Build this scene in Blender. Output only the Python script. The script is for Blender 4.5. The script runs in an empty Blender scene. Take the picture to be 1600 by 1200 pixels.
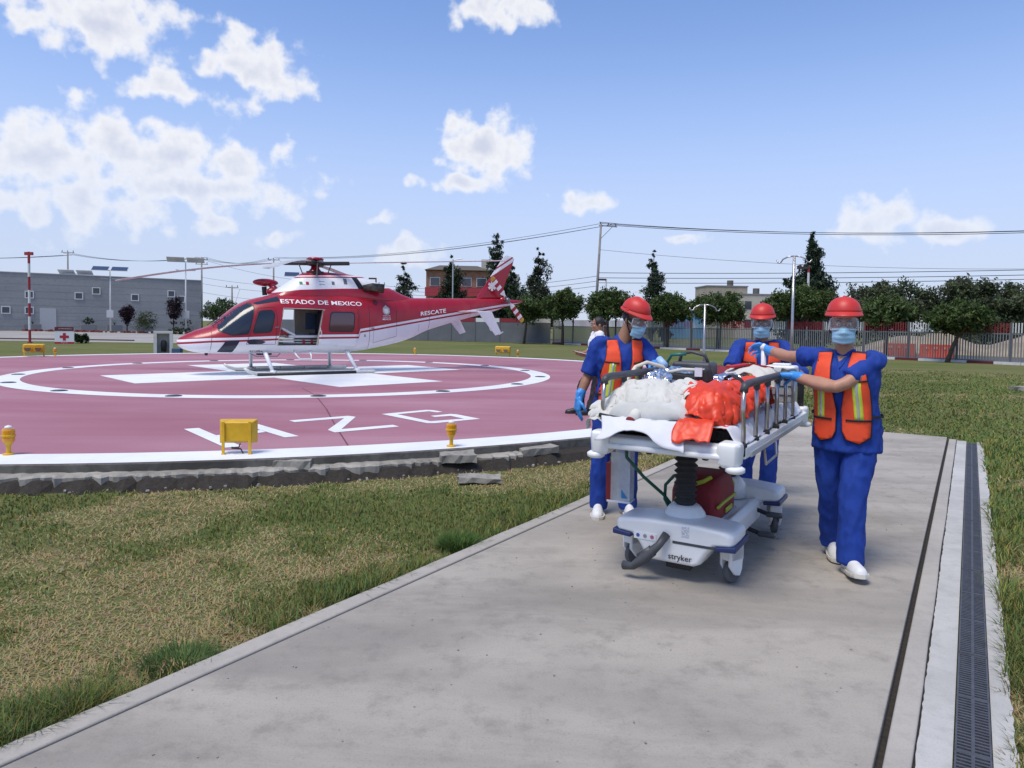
import bpy, bmesh, math, random
import numpy as np
from mathutils import Vector, Matrix, noise
from mathutils.geometry import delaunay_2d_cdt
from mathutils.bvhtree import BVHTree
R = math.radians
random.seed(7)
rng = np.random.default_rng(11)
scene = bpy.context.scene
C = scene.collection

# ------------------------------------------------------------------ camera
cam_d = bpy.data.cameras.new('camera')
cam = bpy.data.objects.new('camera', cam_d); C.objects.link(cam)
cam_d.sensor_width = 36.0; cam_d.lens = 1120 / 1600 * 36.0
cam_d.shift_y = -48 / 1600
cam_d.clip_start = 0.05; cam_d.clip_end = 3000
cam.matrix_world = (Matrix.Translation((0, 0, 1.6)) @ Matrix.Rotation(R(90) - math.atan(45 / 1120), 4, 'X')
                    @ Matrix.Rotation(0.015, 4, 'Z'))
scene.camera = cam

# ------------------------------------------------------------------ world: sky with fair-weather cumulus
SUN_EL, SUN_AZ = R(66), R(-140)          # azimuth measured from +Y towards +X
world = bpy.data.worlds.new('World'); scene.world = world; world.use_nodes = True
wn, wl = world.node_tree.nodes, world.node_tree.links
wn.clear()


def NODE(tree, typ, **kw):
    n = tree.nodes.new(typ)
    for k, v in kw.items():
        if k.startswith('i_'):
            n.inputs[k[2:].replace('_', ' ')].default_value = v
        else:
            setattr(n, k, v)
    return n


def MATH(tree, op, a, b=None, c=None, clamp=False):
    n = tree.nodes.new('ShaderNodeMath'); n.operation = op; n.use_clamp = clamp
    for i, v in enumerate((a, b, c)):
        if v is None:
            continue
        if isinstance(v, (int, float)):
            n.inputs[i].default_value = v
        else:
            tree.links.new(v, n.inputs[i])
    return n.outputs[0]


def VM(tree, op, a, b=None, out=0):
    n = tree.nodes.new('ShaderNodeVectorMath'); n.operation = op
    for i, v in enumerate((a, b)):
        if v is None:
            continue
        if isinstance(v, (tuple, list)):
            n.inputs[i].default_value = v
        else:
            tree.links.new(v, n.inputs[i])
    return n.outputs['Value'] if op in ('LENGTH', 'DOT_PRODUCT', 'DISTANCE') else n.outputs[0]


def MIX(tree, f, a, b):
    n = tree.nodes.new('ShaderNodeMix'); n.data_type = 'RGBA'; n.clamp_factor = True
    for s, v in ((n.inputs[0], f), (n.inputs[6], a), (n.inputs[7], b)):
        if isinstance(v, (int, float)):
            s.default_value = v
        elif isinstance(v, (tuple, list)):
            s.default_value = tuple(v) + (1,) * (4 - len(v))
        else:
            tree.links.new(v, s)
    return n.outputs[2]


# (azimuth, elevation, half widths) of the clouds, degrees
CLOUDS = [(-30.0, 19.3, 6.5, 2.6, 1.1), (-33.3, 18.9, 2.6, 1.6, .8), (-19.7, 18.1, 4.6, 2.7, 1.05), (-25.9, 16.1, 3.2, 1.3, .95), (-30.8, 14.7, 1.2, 1.0, .75),
          (-26.5, 11.3, 11.0, 2.6, 1.15), (-34.0, 10.5, 5.0, 3.0, 1.1), (-24.0, 9.6, 8.5, 2.3, .95), (-31.0, 7.8, 8.0, 2.4, .8),
          (-2.3, 13.7, 3.9, 2.9, 1.4), (-4.5, 10.9, 3.3, 1.0, 1.1), (-1.2, 23.6, 4.6, 1.8, .95), (5.6, 9.8, 2.5, 1.0, .85), (-10.6, 8.1, 1.2, .6, .8),
          (27.3, 7.7, 3.5, 1.9, 1.0), (31.0, 6.7, 2.2, 1.2, .9), (-8.2, 5.8, 2.5, 1.5, .85), (-18.3, 6.2, 1.9, .8, .75), (-22.8, 7.0, 2.8, .9, .75), (13.3, 6.8, 1.6, .5, .7),
          (60, 20, 10, 5, 1), (85, 9, 12, 3.5, 1), (110, 24, 12, 5, 1), (172, 26, 12, 6, 1), (-150, 14, 14, 5, 1), (-100, 12, 14, 4, 1), (-70, 22, 10, 5, 1), (20, 44, 12, 5, 1)]


def cloud_group():
    g = bpy.data.node_groups.new('cloud_field', 'ShaderNodeTree')
    g.interface.new_socket('P', in_out='INPUT', socket_type='NodeSocketVector')
    g.interface.new_socket('Field', in_out='OUTPUT', socket_type='NodeSocketFloat')
    gi = g.nodes.new('NodeGroupInput'); go = g.nodes.new('NodeGroupOutput')
    P = gi.outputs[0]
    wz = NODE(g, 'ShaderNodeTexNoise', noise_dimensions='2D', i_Scale=.5, i_Detail=2.0); g.links.new(P, wz.inputs['Vector'])
    wv = VM(g, 'MULTIPLY', VM(g, 'SUBTRACT', wz.outputs['Color'], (.5, .5, .5)), (1.3, .9, 0))
    Q = VM(g, 'ADD', P, wv)
    m = None
    for az, el, a, e, s in CLOUDS:
        d = VM(g, 'MULTIPLY', VM(g, 'SUBTRACT', Q, (az, el, 0)), (1 / a, 1 / e, 0))
        v = MATH(g, 'MULTIPLY', MATH(g, 'SUBTRACT', 1.0, VM(g, 'LENGTH', d)), s)
        m = v if m is None else MATH(g, 'MAXIMUM', m, v)
    m = MATH(g, 'MAXIMUM', m, -1.5)
    n1 = NODE(g, 'ShaderNodeTexNoise', noise_dimensions='2D', i_Scale=.50, i_Detail=5.0, i_Roughness=.48); g.links.new(P, n1.inputs['Vector'])
    f = MATH(g, 'ADD', m, MATH(g, 'MULTIPLY', MATH(g, 'SUBTRACT', n1.outputs[0], .5), 2.2))
    g.links.new(f, go.inputs[0])
    return g


wt = world.node_tree
tc = NODE(wt, 'ShaderNodeTexCoord')
sep = NODE(wt, 'ShaderNodeSeparateXYZ'); wl.new(tc.outputs['Generated'], sep.inputs[0])
az = MATH(wt, 'MULTIPLY', MATH(wt, 'ARCTAN2', sep.outputs[0], sep.outputs[1]), 180 / math.pi)
el = MATH(wt, 'MULTIPLY', MATH(wt, 'ARCSINE', sep.outputs[2]), 180 / math.pi)
cp = NODE(wt, 'ShaderNodeCombineXYZ'); wl.new(az, cp.inputs[0]); wl.new(el, cp.inputs[1])
grp = cloud_group()
ga = NODE(wt, 'ShaderNodeGroup'); ga.node_tree = grp; wl.new(cp.outputs[0], ga.inputs[0])
mr = NODE(wt, 'ShaderNodeMapRange', interpolation_type='SMOOTHSTEP'); wl.new(ga.outputs[0], mr.inputs[0])
mr.inputs[1].default_value = -.04; mr.inputs[2].default_value = .62
dens = mr.outputs[0]
fade = NODE(wt, 'ShaderNodeMapRange'); wl.new(el, fade.inputs[0])
fade.inputs[1].default_value = 1.0; fade.inputs[2].default_value = 13.0; fade.inputs[3].default_value = .38; fade.inputs[4].default_value = .95
dens = MATH(wt, 'MULTIPLY', dens, fade.outputs[0])
pn = NODE(wt, 'ShaderNodeTexNoise', noise_dimensions='2D', i_Scale=1.2, i_Detail=2.0); wl.new(cp.outputs[0], pn.inputs['Vector'])
shv = MATH(wt, 'ADD', ga.outputs[0], MATH(wt, 'MULTIPLY', MATH(wt, 'SUBTRACT', pn.outputs[0], .5), .45))
sh = NODE(wt, 'ShaderNodeMapRange', interpolation_type='SMOOTHSTEP'); wl.new(shv, sh.inputs[0])
sh.inputs[1].default_value = .15; sh.inputs[2].default_value = 1.6
ccol = MIX(wt, sh.outputs[0], (5.1, 5.1, 5.2), (3.4, 3.6, 4.3))
sky = NODE(wt, 'ShaderNodeTexSky', sky_type='NISHITA', sun_disc=False)
sky.sun_elevation = SUN_EL; sky.sun_rotation = SUN_AZ
sky.altitude = 2200; sky.air_density = 1.0; sky.dust_density = 1.6; sky.ozone_density = 1.6
hz = NODE(wt, 'ShaderNodeMapRange', interpolation_type='SMOOTHERSTEP'); wl.new(el, hz.inputs[0])
hz.inputs[1].default_value = -2; hz.inputs[2].default_value = 27; hz.inputs[3].default_value = .90; hz.inputs[4].default_value = 0.0
skyc = MIX(wt, 1.0, sky.outputs[0], (1, 1, 1))
skyt = NODE(wt, 'ShaderNodeMix', data_type='RGBA', blend_type='MULTIPLY'); skyt.inputs[0].default_value = 1.0
wl.new(sky.outputs[0], skyt.inputs[6]); skyt.inputs[7].default_value = (1.08, 1.12, 1.24, 1)
skyh = MIX(wt, hz.outputs[0], skyt.outputs[2], (2.95, 3.25, 4.15))
fin = MIX(wt, dens, skyh, ccol)
bg = NODE(wt, 'ShaderNodeBackground'); wl.new(fin, bg.inputs[0]); bg.inputs[1].default_value = .13
wo = NODE(wt, 'ShaderNodeOutputWorld'); wl.new(bg.outputs[0], wo.inputs[0])
world.cycles.sampling_method = 'MANUAL'; world.cycles.sample_map_resolution = 256

# ------------------------------------------------------------------ sun (veiled by thin cloud) and exposure
sd = bpy.data.lights.new('sun', 'SUN'); sd.energy = 2.3; sd.angle = R(26); sd.color = (1.0, .92, .80)
sun = bpy.data.objects.new('sun', sd); C.objects.link(sun)
sdir = Vector((math.sin(SUN_AZ) * math.cos(SUN_EL), math.cos(SUN_AZ) * math.cos(SUN_EL), math.sin(SUN_EL)))
sun.rotation_euler = sdir.to_track_quat('Z', 'Y').to_euler()
vs = scene.view_settings
vs.view_transform = 'Standard'; vs.look = 'None'; vs.exposure = 0.55; vs.gamma = 1.0; vs.use_curve_mapping = False
scene.cycles.max_bounces = 6; scene.cycles.transparent_max_bounces = 12

# ------------------------------------------------------------------ helpers
MATS = {}


def mat(name, col, rough=.6, metal=0.0, var=0.0, vscale=6.0, bump=0.0, bscale=40.0, col2=None, spec=.5, alpha=1.0,
        trans=0.0, coat=0.0, sub=0.0, detail=5.0):
    """Principled material; colour drifts between col and col2 (or a darker/lighter col) on object-space noise."""
    if name in MATS:
        return MATS[name]
    m = bpy.data.materials.new(name); m.use_nodes = True
    t = m.node_tree; b = t.nodes['Principled BSDF']
    b.inputs['Base Color'].default_value = tuple(col) + (1,)
    b.inputs['Roughness'].default_value = rough; b.inputs['Metallic'].default_value = metal
    b.inputs['Specular IOR Level'].default_value = spec
    b.inputs['Alpha'].default_value = alpha
    b.inputs['Transmission Weight'].default_value = trans
    b.inputs['Coat Weight'].default_value = coat
    if sub:
        b.inputs['Subsurface Weight'].default_value = sub; b.inputs['Subsurface Radius'].default_value = (.02, .008, .004)
    if var or col2 or bump:
        tcn = NODE(t, 'ShaderNodeTexCoord')
        if var or col2:
            n = NODE(t, 'ShaderNodeTexNoise', i_Scale=vscale, i_Detail=detail, i_Roughness=.6)
            t.links.new(tcn.outputs['Object'], n.inputs['Vector'])
            mp = NODE(t, 'ShaderNodeMapRange'); t.links.new(n.outputs[0], mp.inputs[0])
            mp.inputs[1].default_value = .3; mp.inputs[2].default_value = .7
            a, c = (col, col2) if col2 else ([x * (1 - var) for x in col], [min(1, x * (1 + var)) for x in col])
            t.links.new(MIX(t, mp.outputs[0], a, c), b.inputs['Base Color'])
        if bump:
            n = NODE(t, 'ShaderNodeTexNoise', i_Scale=bscale, i_Detail=4.0)
            t.links.new(tcn.outputs['Object'], n.inputs['Vector'])
            bn = NODE(t, 'ShaderNodeBump', i_Strength=bump, i_Distance=.01)
            t.links.new(n.outputs[0], bn.inputs['Height']); t.links.new(bn.outputs[0], b.inputs['Normal'])
    MATS[name] = m
    return m


def tag(o, label=None, cat=None, group=None, kind=None):
    if label: o['label'] = label
    if cat: o['category'] = cat
    if group: o['group'] = group
    if kind: o['kind'] = kind
    return o


def empty(name, loc=(0, 0, 0), rz=0.0, label=None, cat=None, group=None):
    o = bpy.data.objects.new(name, None); C.objects.link(o)
    o.location = loc; o.rotation_euler = (0, 0, rz); o.empty_display_size = .1
    return tag(o, label, cat, group)


def copy_tree(o, parent=None):
    c = o.copy(); C.objects.link(c)
    if parent is not None: c.parent = parent
    for ch in o.children:
        copy_tree(ch, c)
    return c


def frame_z(d):
    d = Vector(d).normalized()
    return d.to_track_quat('Z', 'Y').to_matrix()


class MB:
    """Collects boxes, tubes, lofts and polygons; build() links them as one mesh object."""

    def __init__(s):
        s.v, s.f, s.m, s.mi = [], [], [], 0

    def add(s, vs, fs):
        o = len(s.v); s.v += [tuple(p) for p in vs]
        s.f += [tuple(i + o for i in f) for f in fs]; s.m += [s.mi] * len(fs)
        return s

    def box(s, c, size, rot=None, taper=1.0):
        x, y, z = [k / 2 for k in size]
        pts = [Vector((sx * x * (taper if sz > 0 else 1), sy * y * (taper if sz > 0 else 1), sz * z))
               for sz in (-1, 1) for sy in (-1, 1) for sx in (-1, 1)]
        if rot is not None: pts = [rot @ p for p in pts]
        c = Vector(c)
        return s.add([p + c for p in pts], [(0, 2, 3, 1), (4, 5, 7, 6), (0, 1, 5, 4), (2, 6, 7, 3), (0, 4, 6, 2), (1, 3, 7, 5)])

    def loft(s, rings, cap=True, close=True):
        n = len(rings[0]); vs = [p for r in rings for p in r]; fs = []
        for i in range(len(rings) - 1):
            for j in range(n if close else n - 1):
                k = (j + 1) % n
                fs.append((i * n + j, i * n + k, (i + 1) * n + k, (i + 1) * n + j))
        if cap:
            fs.append(tuple(range(n - 1, -1, -1))); fs.append(tuple((len(rings) - 1) * n + j for j in range(n)))
        return s.add(vs, fs)

    def cyl(s, p0, p1, r0, r1=None, n=12):
        r1 = r0 if r1 is None else r1
        p0, p1 = Vector(p0), Vector(p1); M = frame_z(p1 - p0)
        ring = lambda p, r: [p + M @ Vector((r * math.cos(2 * math.pi * k / n), r * math.sin(2 * math.pi * k / n), 0)) for k in range(n)]
        return s.loft([ring(p0, r0), ring(p1, r1)])

    def tube(s, pts, r, n=8, rs=None):
        pts = [Vector(p) for p in pts]; rings = []
        M = None
        for i, p in enumerate(pts):
            d = (pts[min(i + 1, len(pts) - 1)] - pts[max(i - 1, 0)]).normalized()
            if M is None:
                M = frame_z(d)
            else:
                z0 = M.col[2]; M = z0.rotation_difference(d).to_matrix() @ M
            rr = rs[i] if rs else r
            rings.append([p + M @ Vector((rr * math.cos(2 * math.pi * k / n), rr * math.sin(2 * math.pi * k / n), 0)) for k in range(n)])
        return s.loft(rings)

    def ell(s, c, r, rot=None, nu=16, nv=10):
        c = Vector(c); r = (r, r, r) if isinstance(r, (int, float)) else r
        vs = []; fs = []
        for i in range(1, nv):
            t = math.pi * i / nv
            for j in range(nu):
                a = 2 * math.pi * j / nu
                p = Vector((r[0] * math.sin(t) * math.cos(a), r[1] * math.sin(t) * math.sin(a), r[2] * math.cos(t)))
                vs.append(c + (rot @ p if rot else p))
        top = Vector((0, 0, r[2])); vs.append(c + (rot @ top if rot else top)); vs.append(c - (rot @ top if rot else top))
        T = len(vs) - 2; B = T + 1
        for j in range(nu):
            k = (j + 1) % nu
            fs.append((T, j, k))
            for i in range(nv - 2):
                fs.append((i * nu + j, (i + 1) * nu + j, (i + 1) * nu + k, i * nu + k))
            fs.append((B, (nv - 2) * nu + k, (nv - 2) * nu + j))
        return s.add(vs, fs)

    def prism(s, poly, z0, z1, M=None):
        n = len(poly)
        f = (lambda p: M @ Vector(p)) if M is not None else (lambda p: Vector(p))
        vs = [f((x, y, z0)) for x, y in poly] + [f((x, y, z1)) for x, y in poly]
        fs = [tuple(range(n - 1, -1, -1)), tuple(range(n, 2 * n))] + [(i, (i + 1) % n, n + (i + 1) % n, n + i) for i in range(n)]
        return s.add(vs, fs)

    def lathe(s, prof, c=(0, 0, 0), n=16, M=None):
        rings = []
        for r, z in prof:
            rings.append([(Vector(c) + (M @ Vector((r * math.cos(2 * math.pi * k / n), r * math.sin(2 * math.pi * k / n), z)) if M else
                           Vector((r * math.cos(2 * math.pi * k / n), r * math.sin(2 * math.pi * k / n), z)))) for k in range(n)])
        return s.loft(rings)

    def build(s, name, mats, parent=None, smooth=False, bevel=0.0, seg=2, loc=None, sub=0, angle=40):
        me = bpy.data.meshes.new(name)
        me.from_pydata(s.v, [], s.f); me.update()
        mats = mats if isinstance(mats, (list, tuple)) else [mats]
        for m in mats: me.materials.append(m)
        if len(mats) > 1:
            me.polygons.foreach_set('material_index', s.m)
        bm = bmesh.new(); bm.from_mesh(me); bmesh.ops.recalc_face_normals(bm, faces=bm.faces); bm.to_mesh(me); bm.free()
        if smooth:
            me.polygons.foreach_set('use_smooth', [True] * len(me.polygons))
        o = bpy.data.objects.new(name, me); C.objects.link(o)
        if parent is not None: o.parent = parent
        if loc is not None: o.location = loc
        if bevel:
            md = o.modifiers.new('bevel', 'BEVEL'); md.width = bevel; md.segments = seg; md.limit_method = 'ANGLE'; md.angle_limit = R(angle)
            me.polygons.foreach_set('use_smooth', [True] * len(me.polygons))
            md.harden_normals = False
            wnm = o.modifiers.new('wn', 'WEIGHTED_NORMAL'); wnm.keep_sharp = True
        if smooth == 'auto':
            pass
        if sub:
            md = o.modifiers.new('sub', 'SUBSURF'); md.levels = sub; md.render_levels = sub
        return o


def numesh(name, verts, faces_flat, nper, mats, parent=None, col=None, mi=None, smooth=False):
    """fast mesh from numpy: verts (n,3), faces (m,nper)"""
    me = bpy.data.meshes.new(name)
    nv, nf = len(verts), len(faces_flat)
    me.vertices.add(nv); me.vertices.foreach_set('co', np.asarray(verts, np.float32).ravel())
    me.loops.add(nf * nper); me.loops.foreach_set('vertex_index', np.asarray(faces_flat, np.int32).ravel())
    me.polygons.add(nf); me.polygons.foreach_set('loop_start', np.arange(0, nf * nper, nper, dtype=np.int32))
    me.polygons.foreach_set('loop_total', np.full(nf, nper, np.int32))
    if mi is not None: me.polygons.foreach_set('material_index', np.asarray(mi, np.int32))
    if smooth: me.polygons.foreach_set('use_smooth', np.ones(nf, bool))
    me.update(calc_edges=True)
    if col is not None:
        at = me.color_attributes.new('tint', 'FLOAT_COLOR', 'POINT')
        c4 = np.ones((nv, 4), np.float32); c4[:, :3] = col; at.data.foreach_set('color', c4.ravel())
    for m in (mats if isinstance(mats, (list, tuple)) else [mats]): me.materials.append(m)
    o = bpy.data.objects.new(name, me); C.objects.link(o)
    if parent is not None: o.parent = parent
    return o


def tintmat(name, rough=.7, trans=0.0, spec=.3):
    """material whose colour is each piece's own tint"""
    m = bpy.data.materials.new(name); m.use_nodes = True; t = m.node_tree; b = t.nodes['Principled BSDF']
    a = NODE(t, 'ShaderNodeVertexColor'); a.layer_name = 'tint'
    t.links.new(a.outputs[0], b.inputs['Base Color']); b.inputs['Roughness'].default_value = rough
    b.inputs['Specular IOR Level'].default_value = spec
    if trans:
        tr = NODE(t, 'ShaderNodeBsdfTranslucent'); t.links.new(a.outputs[0], tr.inputs[0])
        mx = NODE(t, 'ShaderNodeMixShader'); mx.inputs[0].default_value = trans
        t.links.new(b.outputs[0], mx.inputs[1]); t.links.new(tr.outputs[0], mx.inputs[2])
        t.links.new(mx.outputs[0], t.nodes['Material Output'].inputs[0])
    return m


def text_polys(txt, size, bold=False, shear=0.0, space=1.0):
    """flat mesh (verts, faces) of a line of lettering, starting at the origin"""
    cu = bpy.data.curves.new('lettering', 'FONT'); cu.body = txt; cu.size = size; cu.shear = shear; cu.space_character = space
    cu.resolution_u = 3
    if bold: cu.offset = size * .012
    o = bpy.data.objects.new('lettering', cu); C.objects.link(o)
    dg = bpy.context.evaluated_depsgraph_get(); me = bpy.data.meshes.new_from_object(o.evaluated_get(dg))
    vs = [v.co.copy() for v in me.vertices]; fs = [tuple(p.vertices) for p in me.polygons]
    bpy.data.objects.remove(o); bpy.data.curves.remove(cu); bpy.data.meshes.remove(me)
    return vs, fs


def vnoise(x, y, s, seed=0):
    """smooth 2-D value noise on numpy arrays, 0..1"""
    x = np.asarray(x) / s + 100 + seed * 17.3; y = np.asarray(y) / s + 100 + seed * 9.1
    xi, yi = np.floor(x).astype(int), np.floor(y).astype(int); fx, fy = x - xi, y - yi
    fx, fy = fx * fx * (3 - 2 * fx), fy * fy * (3 - 2 * fy)
    h = lambda a, b: np.modf(np.abs(np.sin(a * 127.1 + b * 311.7 + seed * 74.7) * 43758.5453))[0]
    return (h(xi, yi) * (1 - fx) + h(xi + 1, yi) * fx) * (1 - fy) + (h(xi, yi + 1) * (1 - fx) + h(xi + 1, yi + 1) * fx) * fy
# ================================================================== ground, path, helipad
TH = R(32.6)                                              # heading of the path
UX, UY = math.sin(TH), math.cos(TH)
pathpt = lambda u, v, z=0.0: Vector((u * UX + v * UY, u * UY - v * UX, z))      # u along the path, v to its right
PC, PR, PZ = (-6.43, 19.73), 13.0, .18                    # helipad centre, radius, height
IC = (-5.89, 19.89)                                       # centre of the touchdown circle


def ground_material():
    m = bpy.data.materials.new('lawn_soil'); m.use_nodes = True; t = m.node_tree; b = t.nodes['Principled BSDF']
    tcn = NODE(t, 'ShaderNodeTexCoord')
    n1 = NODE(t, 'ShaderNodeTexNoise', i_Scale=.16, i_Detail=6.0, i_Roughness=.65); t.links.new(tcn.outputs['Object'], n1.inputs['Vector'])
    n2 = NODE(t, 'ShaderNodeTexNoise', i_Scale=5.0, i_Detail=8.0, i_Roughness=.7); t.links.new(tcn.outputs['Object'], n2.inputs['Vector'])
    n3 = NODE(t, 'ShaderNodeTexNoise', i_Scale=60.0, i_Detail=4.0); t.links.new(tcn.outputs['Object'], n3.inputs['Vector'])
    mp = NODE(t, 'ShaderNodeMapping'); mp.inputs['Scale'].default_value = (.05, .8, 1); mp.inputs['Rotation'].default_value = (0, 0, .12)
    t.links.new(tcn.outputs['Object'], mp.inputs[0])
    n4 = NODE(t, 'ShaderNodeTexNoise', i_Scale=1.0, i_Detail=5.0); t.links.new(mp.outputs[0], n4.inputs['Vector'])
    r = lambda n, a, c: (lambda q: (t.links.new(n.outputs[0], q.inputs[0]), setattr(q.inputs[1], 'default_value', a), setattr(q.inputs[2], 'default_value', c), q.outputs[0])[-1])(NODE(t, 'ShaderNodeMapRange'))
    c1 = MIX(t, r(n1, .4, .62), (.115, .150, .042), (.19, .175, .08))
    c2 = MIX(t, MATH(t, 'MULTIPLY', r(n2, .4, .7), .55), c1, (.085, .115, .032))
    c3 = MIX(t, MATH(t, 'MULTIPLY', r(n4, .48, .66), .5), c2, (.19, .165, .075))
    c4 = MIX(t, MATH(t, 'MULTIPLY', r(n3, .35, .75), .35), c3, (.075, .09, .03))
    t.links.new(c4, b.inputs['Base Color']); b.inputs['Roughness'].default_value = .95; b.inputs['Specular IOR Level'].default_value = .1
    bn = NODE(t, 'ShaderNodeBump', i_Strength=.8, i_Distance=.03); t.links.new(n3.outputs[0], bn.inputs['Height']); t.links.new(bn.outputs[0], b.inputs['Normal'])
    return m


GZ = -.05
mb = MB()
N = 64; rad = [2, 6, 15, 40, 100, 250, 600, 1500]
mb.add([(0, 30, GZ)] + [(r * math.cos(2 * math.pi * k / N), 30 + r * math.sin(2 * math.pi * k / N), GZ) for r in rad for k in range(N)],
       [(0, 1 + k, 1 + (k + 1) % N) for k in range(N)] +
       [(1 + i * N + k, 1 + (i + 1) * N + k, 1 + (i + 1) * N + (k + 1) % N, 1 + i * N + (k + 1) % N) for i in range(len(rad) - 1) for k in range(N)])
ground = mb.build('ground', ground_material())
tag(ground, kind='structure')


def concrete(name, base, dark, scale=1.0, stain=.5, streak=None, rough=.9):
    m = bpy.data.materials.new(name); m.use_nodes = True; t = m.node_tree; b = t.nodes['Principled BSDF']
    tcn = NODE(t, 'ShaderNodeTexCoord'); V = tcn.outputs['Object']
    if streak:
        mp = NODE(t, 'ShaderNodeMapping'); mp.inputs['Rotation'].default_value = (0, 0, streak[0]); mp.inputs['Scale'].default_value = streak[1]
        t.links.new(V, mp.inputs[0]); V2 = mp.outputs[0]
    else:
        V2 = V
    n1 = NODE(t, 'ShaderNodeTexNoise', i_Scale=.9 * scale, i_Detail=8.0, i_Roughness=.62, i_Distortion=.6); t.links.new(V2, n1.inputs['Vector'])
    n2 = NODE(t, 'ShaderNodeTexNoise', i_Scale=7.0 * scale, i_Detail=8.0, i_Roughness=.7); t.links.new(V, n2.inputs['Vector'])
    n3 = NODE(t, 'ShaderNodeTexNoise', i_Scale=120.0 * scale, i_Detail=3.0); t.links.new(V, n3.inputs['Vector'])
    n5 = NODE(t, 'ShaderNodeTexNoise', i_Scale=.35 * scale, i_Detail=3.0); t.links.new(V, n5.inputs['Vector'])

    def rng_(n, a, c):
        q = NODE(t, 'ShaderNodeMapRange', interpolation_type='SMOOTHSTEP'); t.links.new(n.outputs[0], q.inputs[0])
        q.inputs[1].default_value = a; q.inputs[2].default_value = c
        return q.outputs[0]
    c = MIX(t, MATH(t, 'MULTIPLY', rng_(n1, .35, .68), stain), base, dark)
    c = MIX(t, MATH(t, 'MULTIPLY', rng_(n2, .45, .75), stain * .7), c, [x * .78 for x in dark])
    c = MIX(t, MATH(t, 'MULTIPLY', rng_(n5, .5, .7), stain * .6), c, [min(1, x * 1.22) for x in base])
    c = MIX(t, MATH(t, 'MULTIPLY', rng_(n3, .5, .8), .35), c, [x * .6 for x in dark])
    t.links.new(c, b.inputs['Base Color']); b.inputs['Specular IOR Level'].default_value = .25
    q = NODE(t, 'ShaderNodeMapRange'); t.links.new(n2.outputs[0], q.inputs[0]); q.inputs[3].default_value = rough - .2; q.inputs[4].default_value = min(1, rough + .1)
    t.links.new(q.outputs[0], b.inputs['Roughness'])
    h = MATH(t, 'ADD', MATH(t, 'MULTIPLY', n3.outputs[0], .35), MATH(t, 'MULTIPLY', n2.outputs[0], .8))
    bn = NODE(t, 'ShaderNodeBump', i_Strength=.45, i_Distance=.006); t.links.new(h, bn.inputs['Height']); t.links.new(bn.outputs[0], b.inputs['Normal'])
    return m


M_path = concrete('path_concrete', (.375, .345, .30), (.24, .222, .195), .8, .9, streak=(R(57.4), (.45, 1.9, 1)))
M_kerb = concrete('kerb_concrete', (.40, .375, .335), (.30, .28, .25), 1.4, .6)
M_chan = concrete('channel_concrete', (.47, .465, .44), (.33, .325, .31), 1.6, .6)
M_old = concrete('weathered_concrete', (.36, .34, .30), (.17, .16, .14), 2.2, .9)
M_face = concrete('dark_concrete', (.16, .155, .14), (.06, .057, .05), 2.0, .9)


def strip(mb, v0, v1, u0, u1, z0, z1, jit=0.0, step=.25, seed=1, jit0=None):
    """a long slab along the path; the v1 (and v0) edge may be ragged"""
    n = max(1, int((u1 - u0) / step)); rs = []
    rr = random.Random(seed)
    for i in range(n + 1):
        u = u0 + (u1 - u0) * i / n
        a = v0 + (rr.uniform(-1, 1) * jit0 if jit0 else 0); b = v1 + rr.uniform(-1, 1) * jit
        rs.append([pathpt(u, a, z0), pathpt(u, b, z0), pathpt(u, b, z1), pathpt(u, a, z1)])
    mb.loft(rs)
    return mb


U0, U1 = -4.0, 12.62
path = strip(MB(), -2.855, -.25, U0, U1, -.14, 0.0).build('path', M_path, bevel=.008)
tag(path, kind='structure')
o = strip(MB(), -2.985, -2.865, U0, U1 - .05, -.16, .006, jit0=.006, step=.4).build('kerb', M_kerb, path, bevel=.012)
# shallow expansion joint between slab and left kerb is the 1 cm gap; dirt sits in it
M_dirt = mat('dark_dirt', (.028, .023, .018), .95, var=.4, vscale=30, bump=.6, bscale=60)
strip(MB(), -2.87, -2.85, U0, U1 - .06, -.05, -.012).build('joint_dirt', M_dirt, path)
strip(MB(), -.252, -.20, U0, U1, -.16, -.038).build('joint_dirt', M_dirt, path)
drain = bpy.data.objects.new('drain_channel', None); C.objects.link(drain); tag(drain, kind='structure')
strip(MB(), -.222, -.128, U0, U1 - .15, -.16, -.004, step=.5, jit=.003).build('kerb', M_kerb, drain, bevel=.01)
strip(MB(), -.121, -.004, U0, U1 - .2, -.16, -.012, step=.04, jit0=.003, seed=4).build('bed', M_chan, drain)
strip(MB(), .126, .205, U0, U1 - .2, -.16, -.016, step=.05, jit=.006, seed=9).build('bed', M_chan, drain)
strip(MB(), -.13, -.11, U0, U1 - .2, -.05, -.026).build('crack_dirt', M_dirt, drain)
strip(MB(), -.005, .127, U0, U1 - .2, -.2, -.06).build('gutter', M_face, drain)
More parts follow.
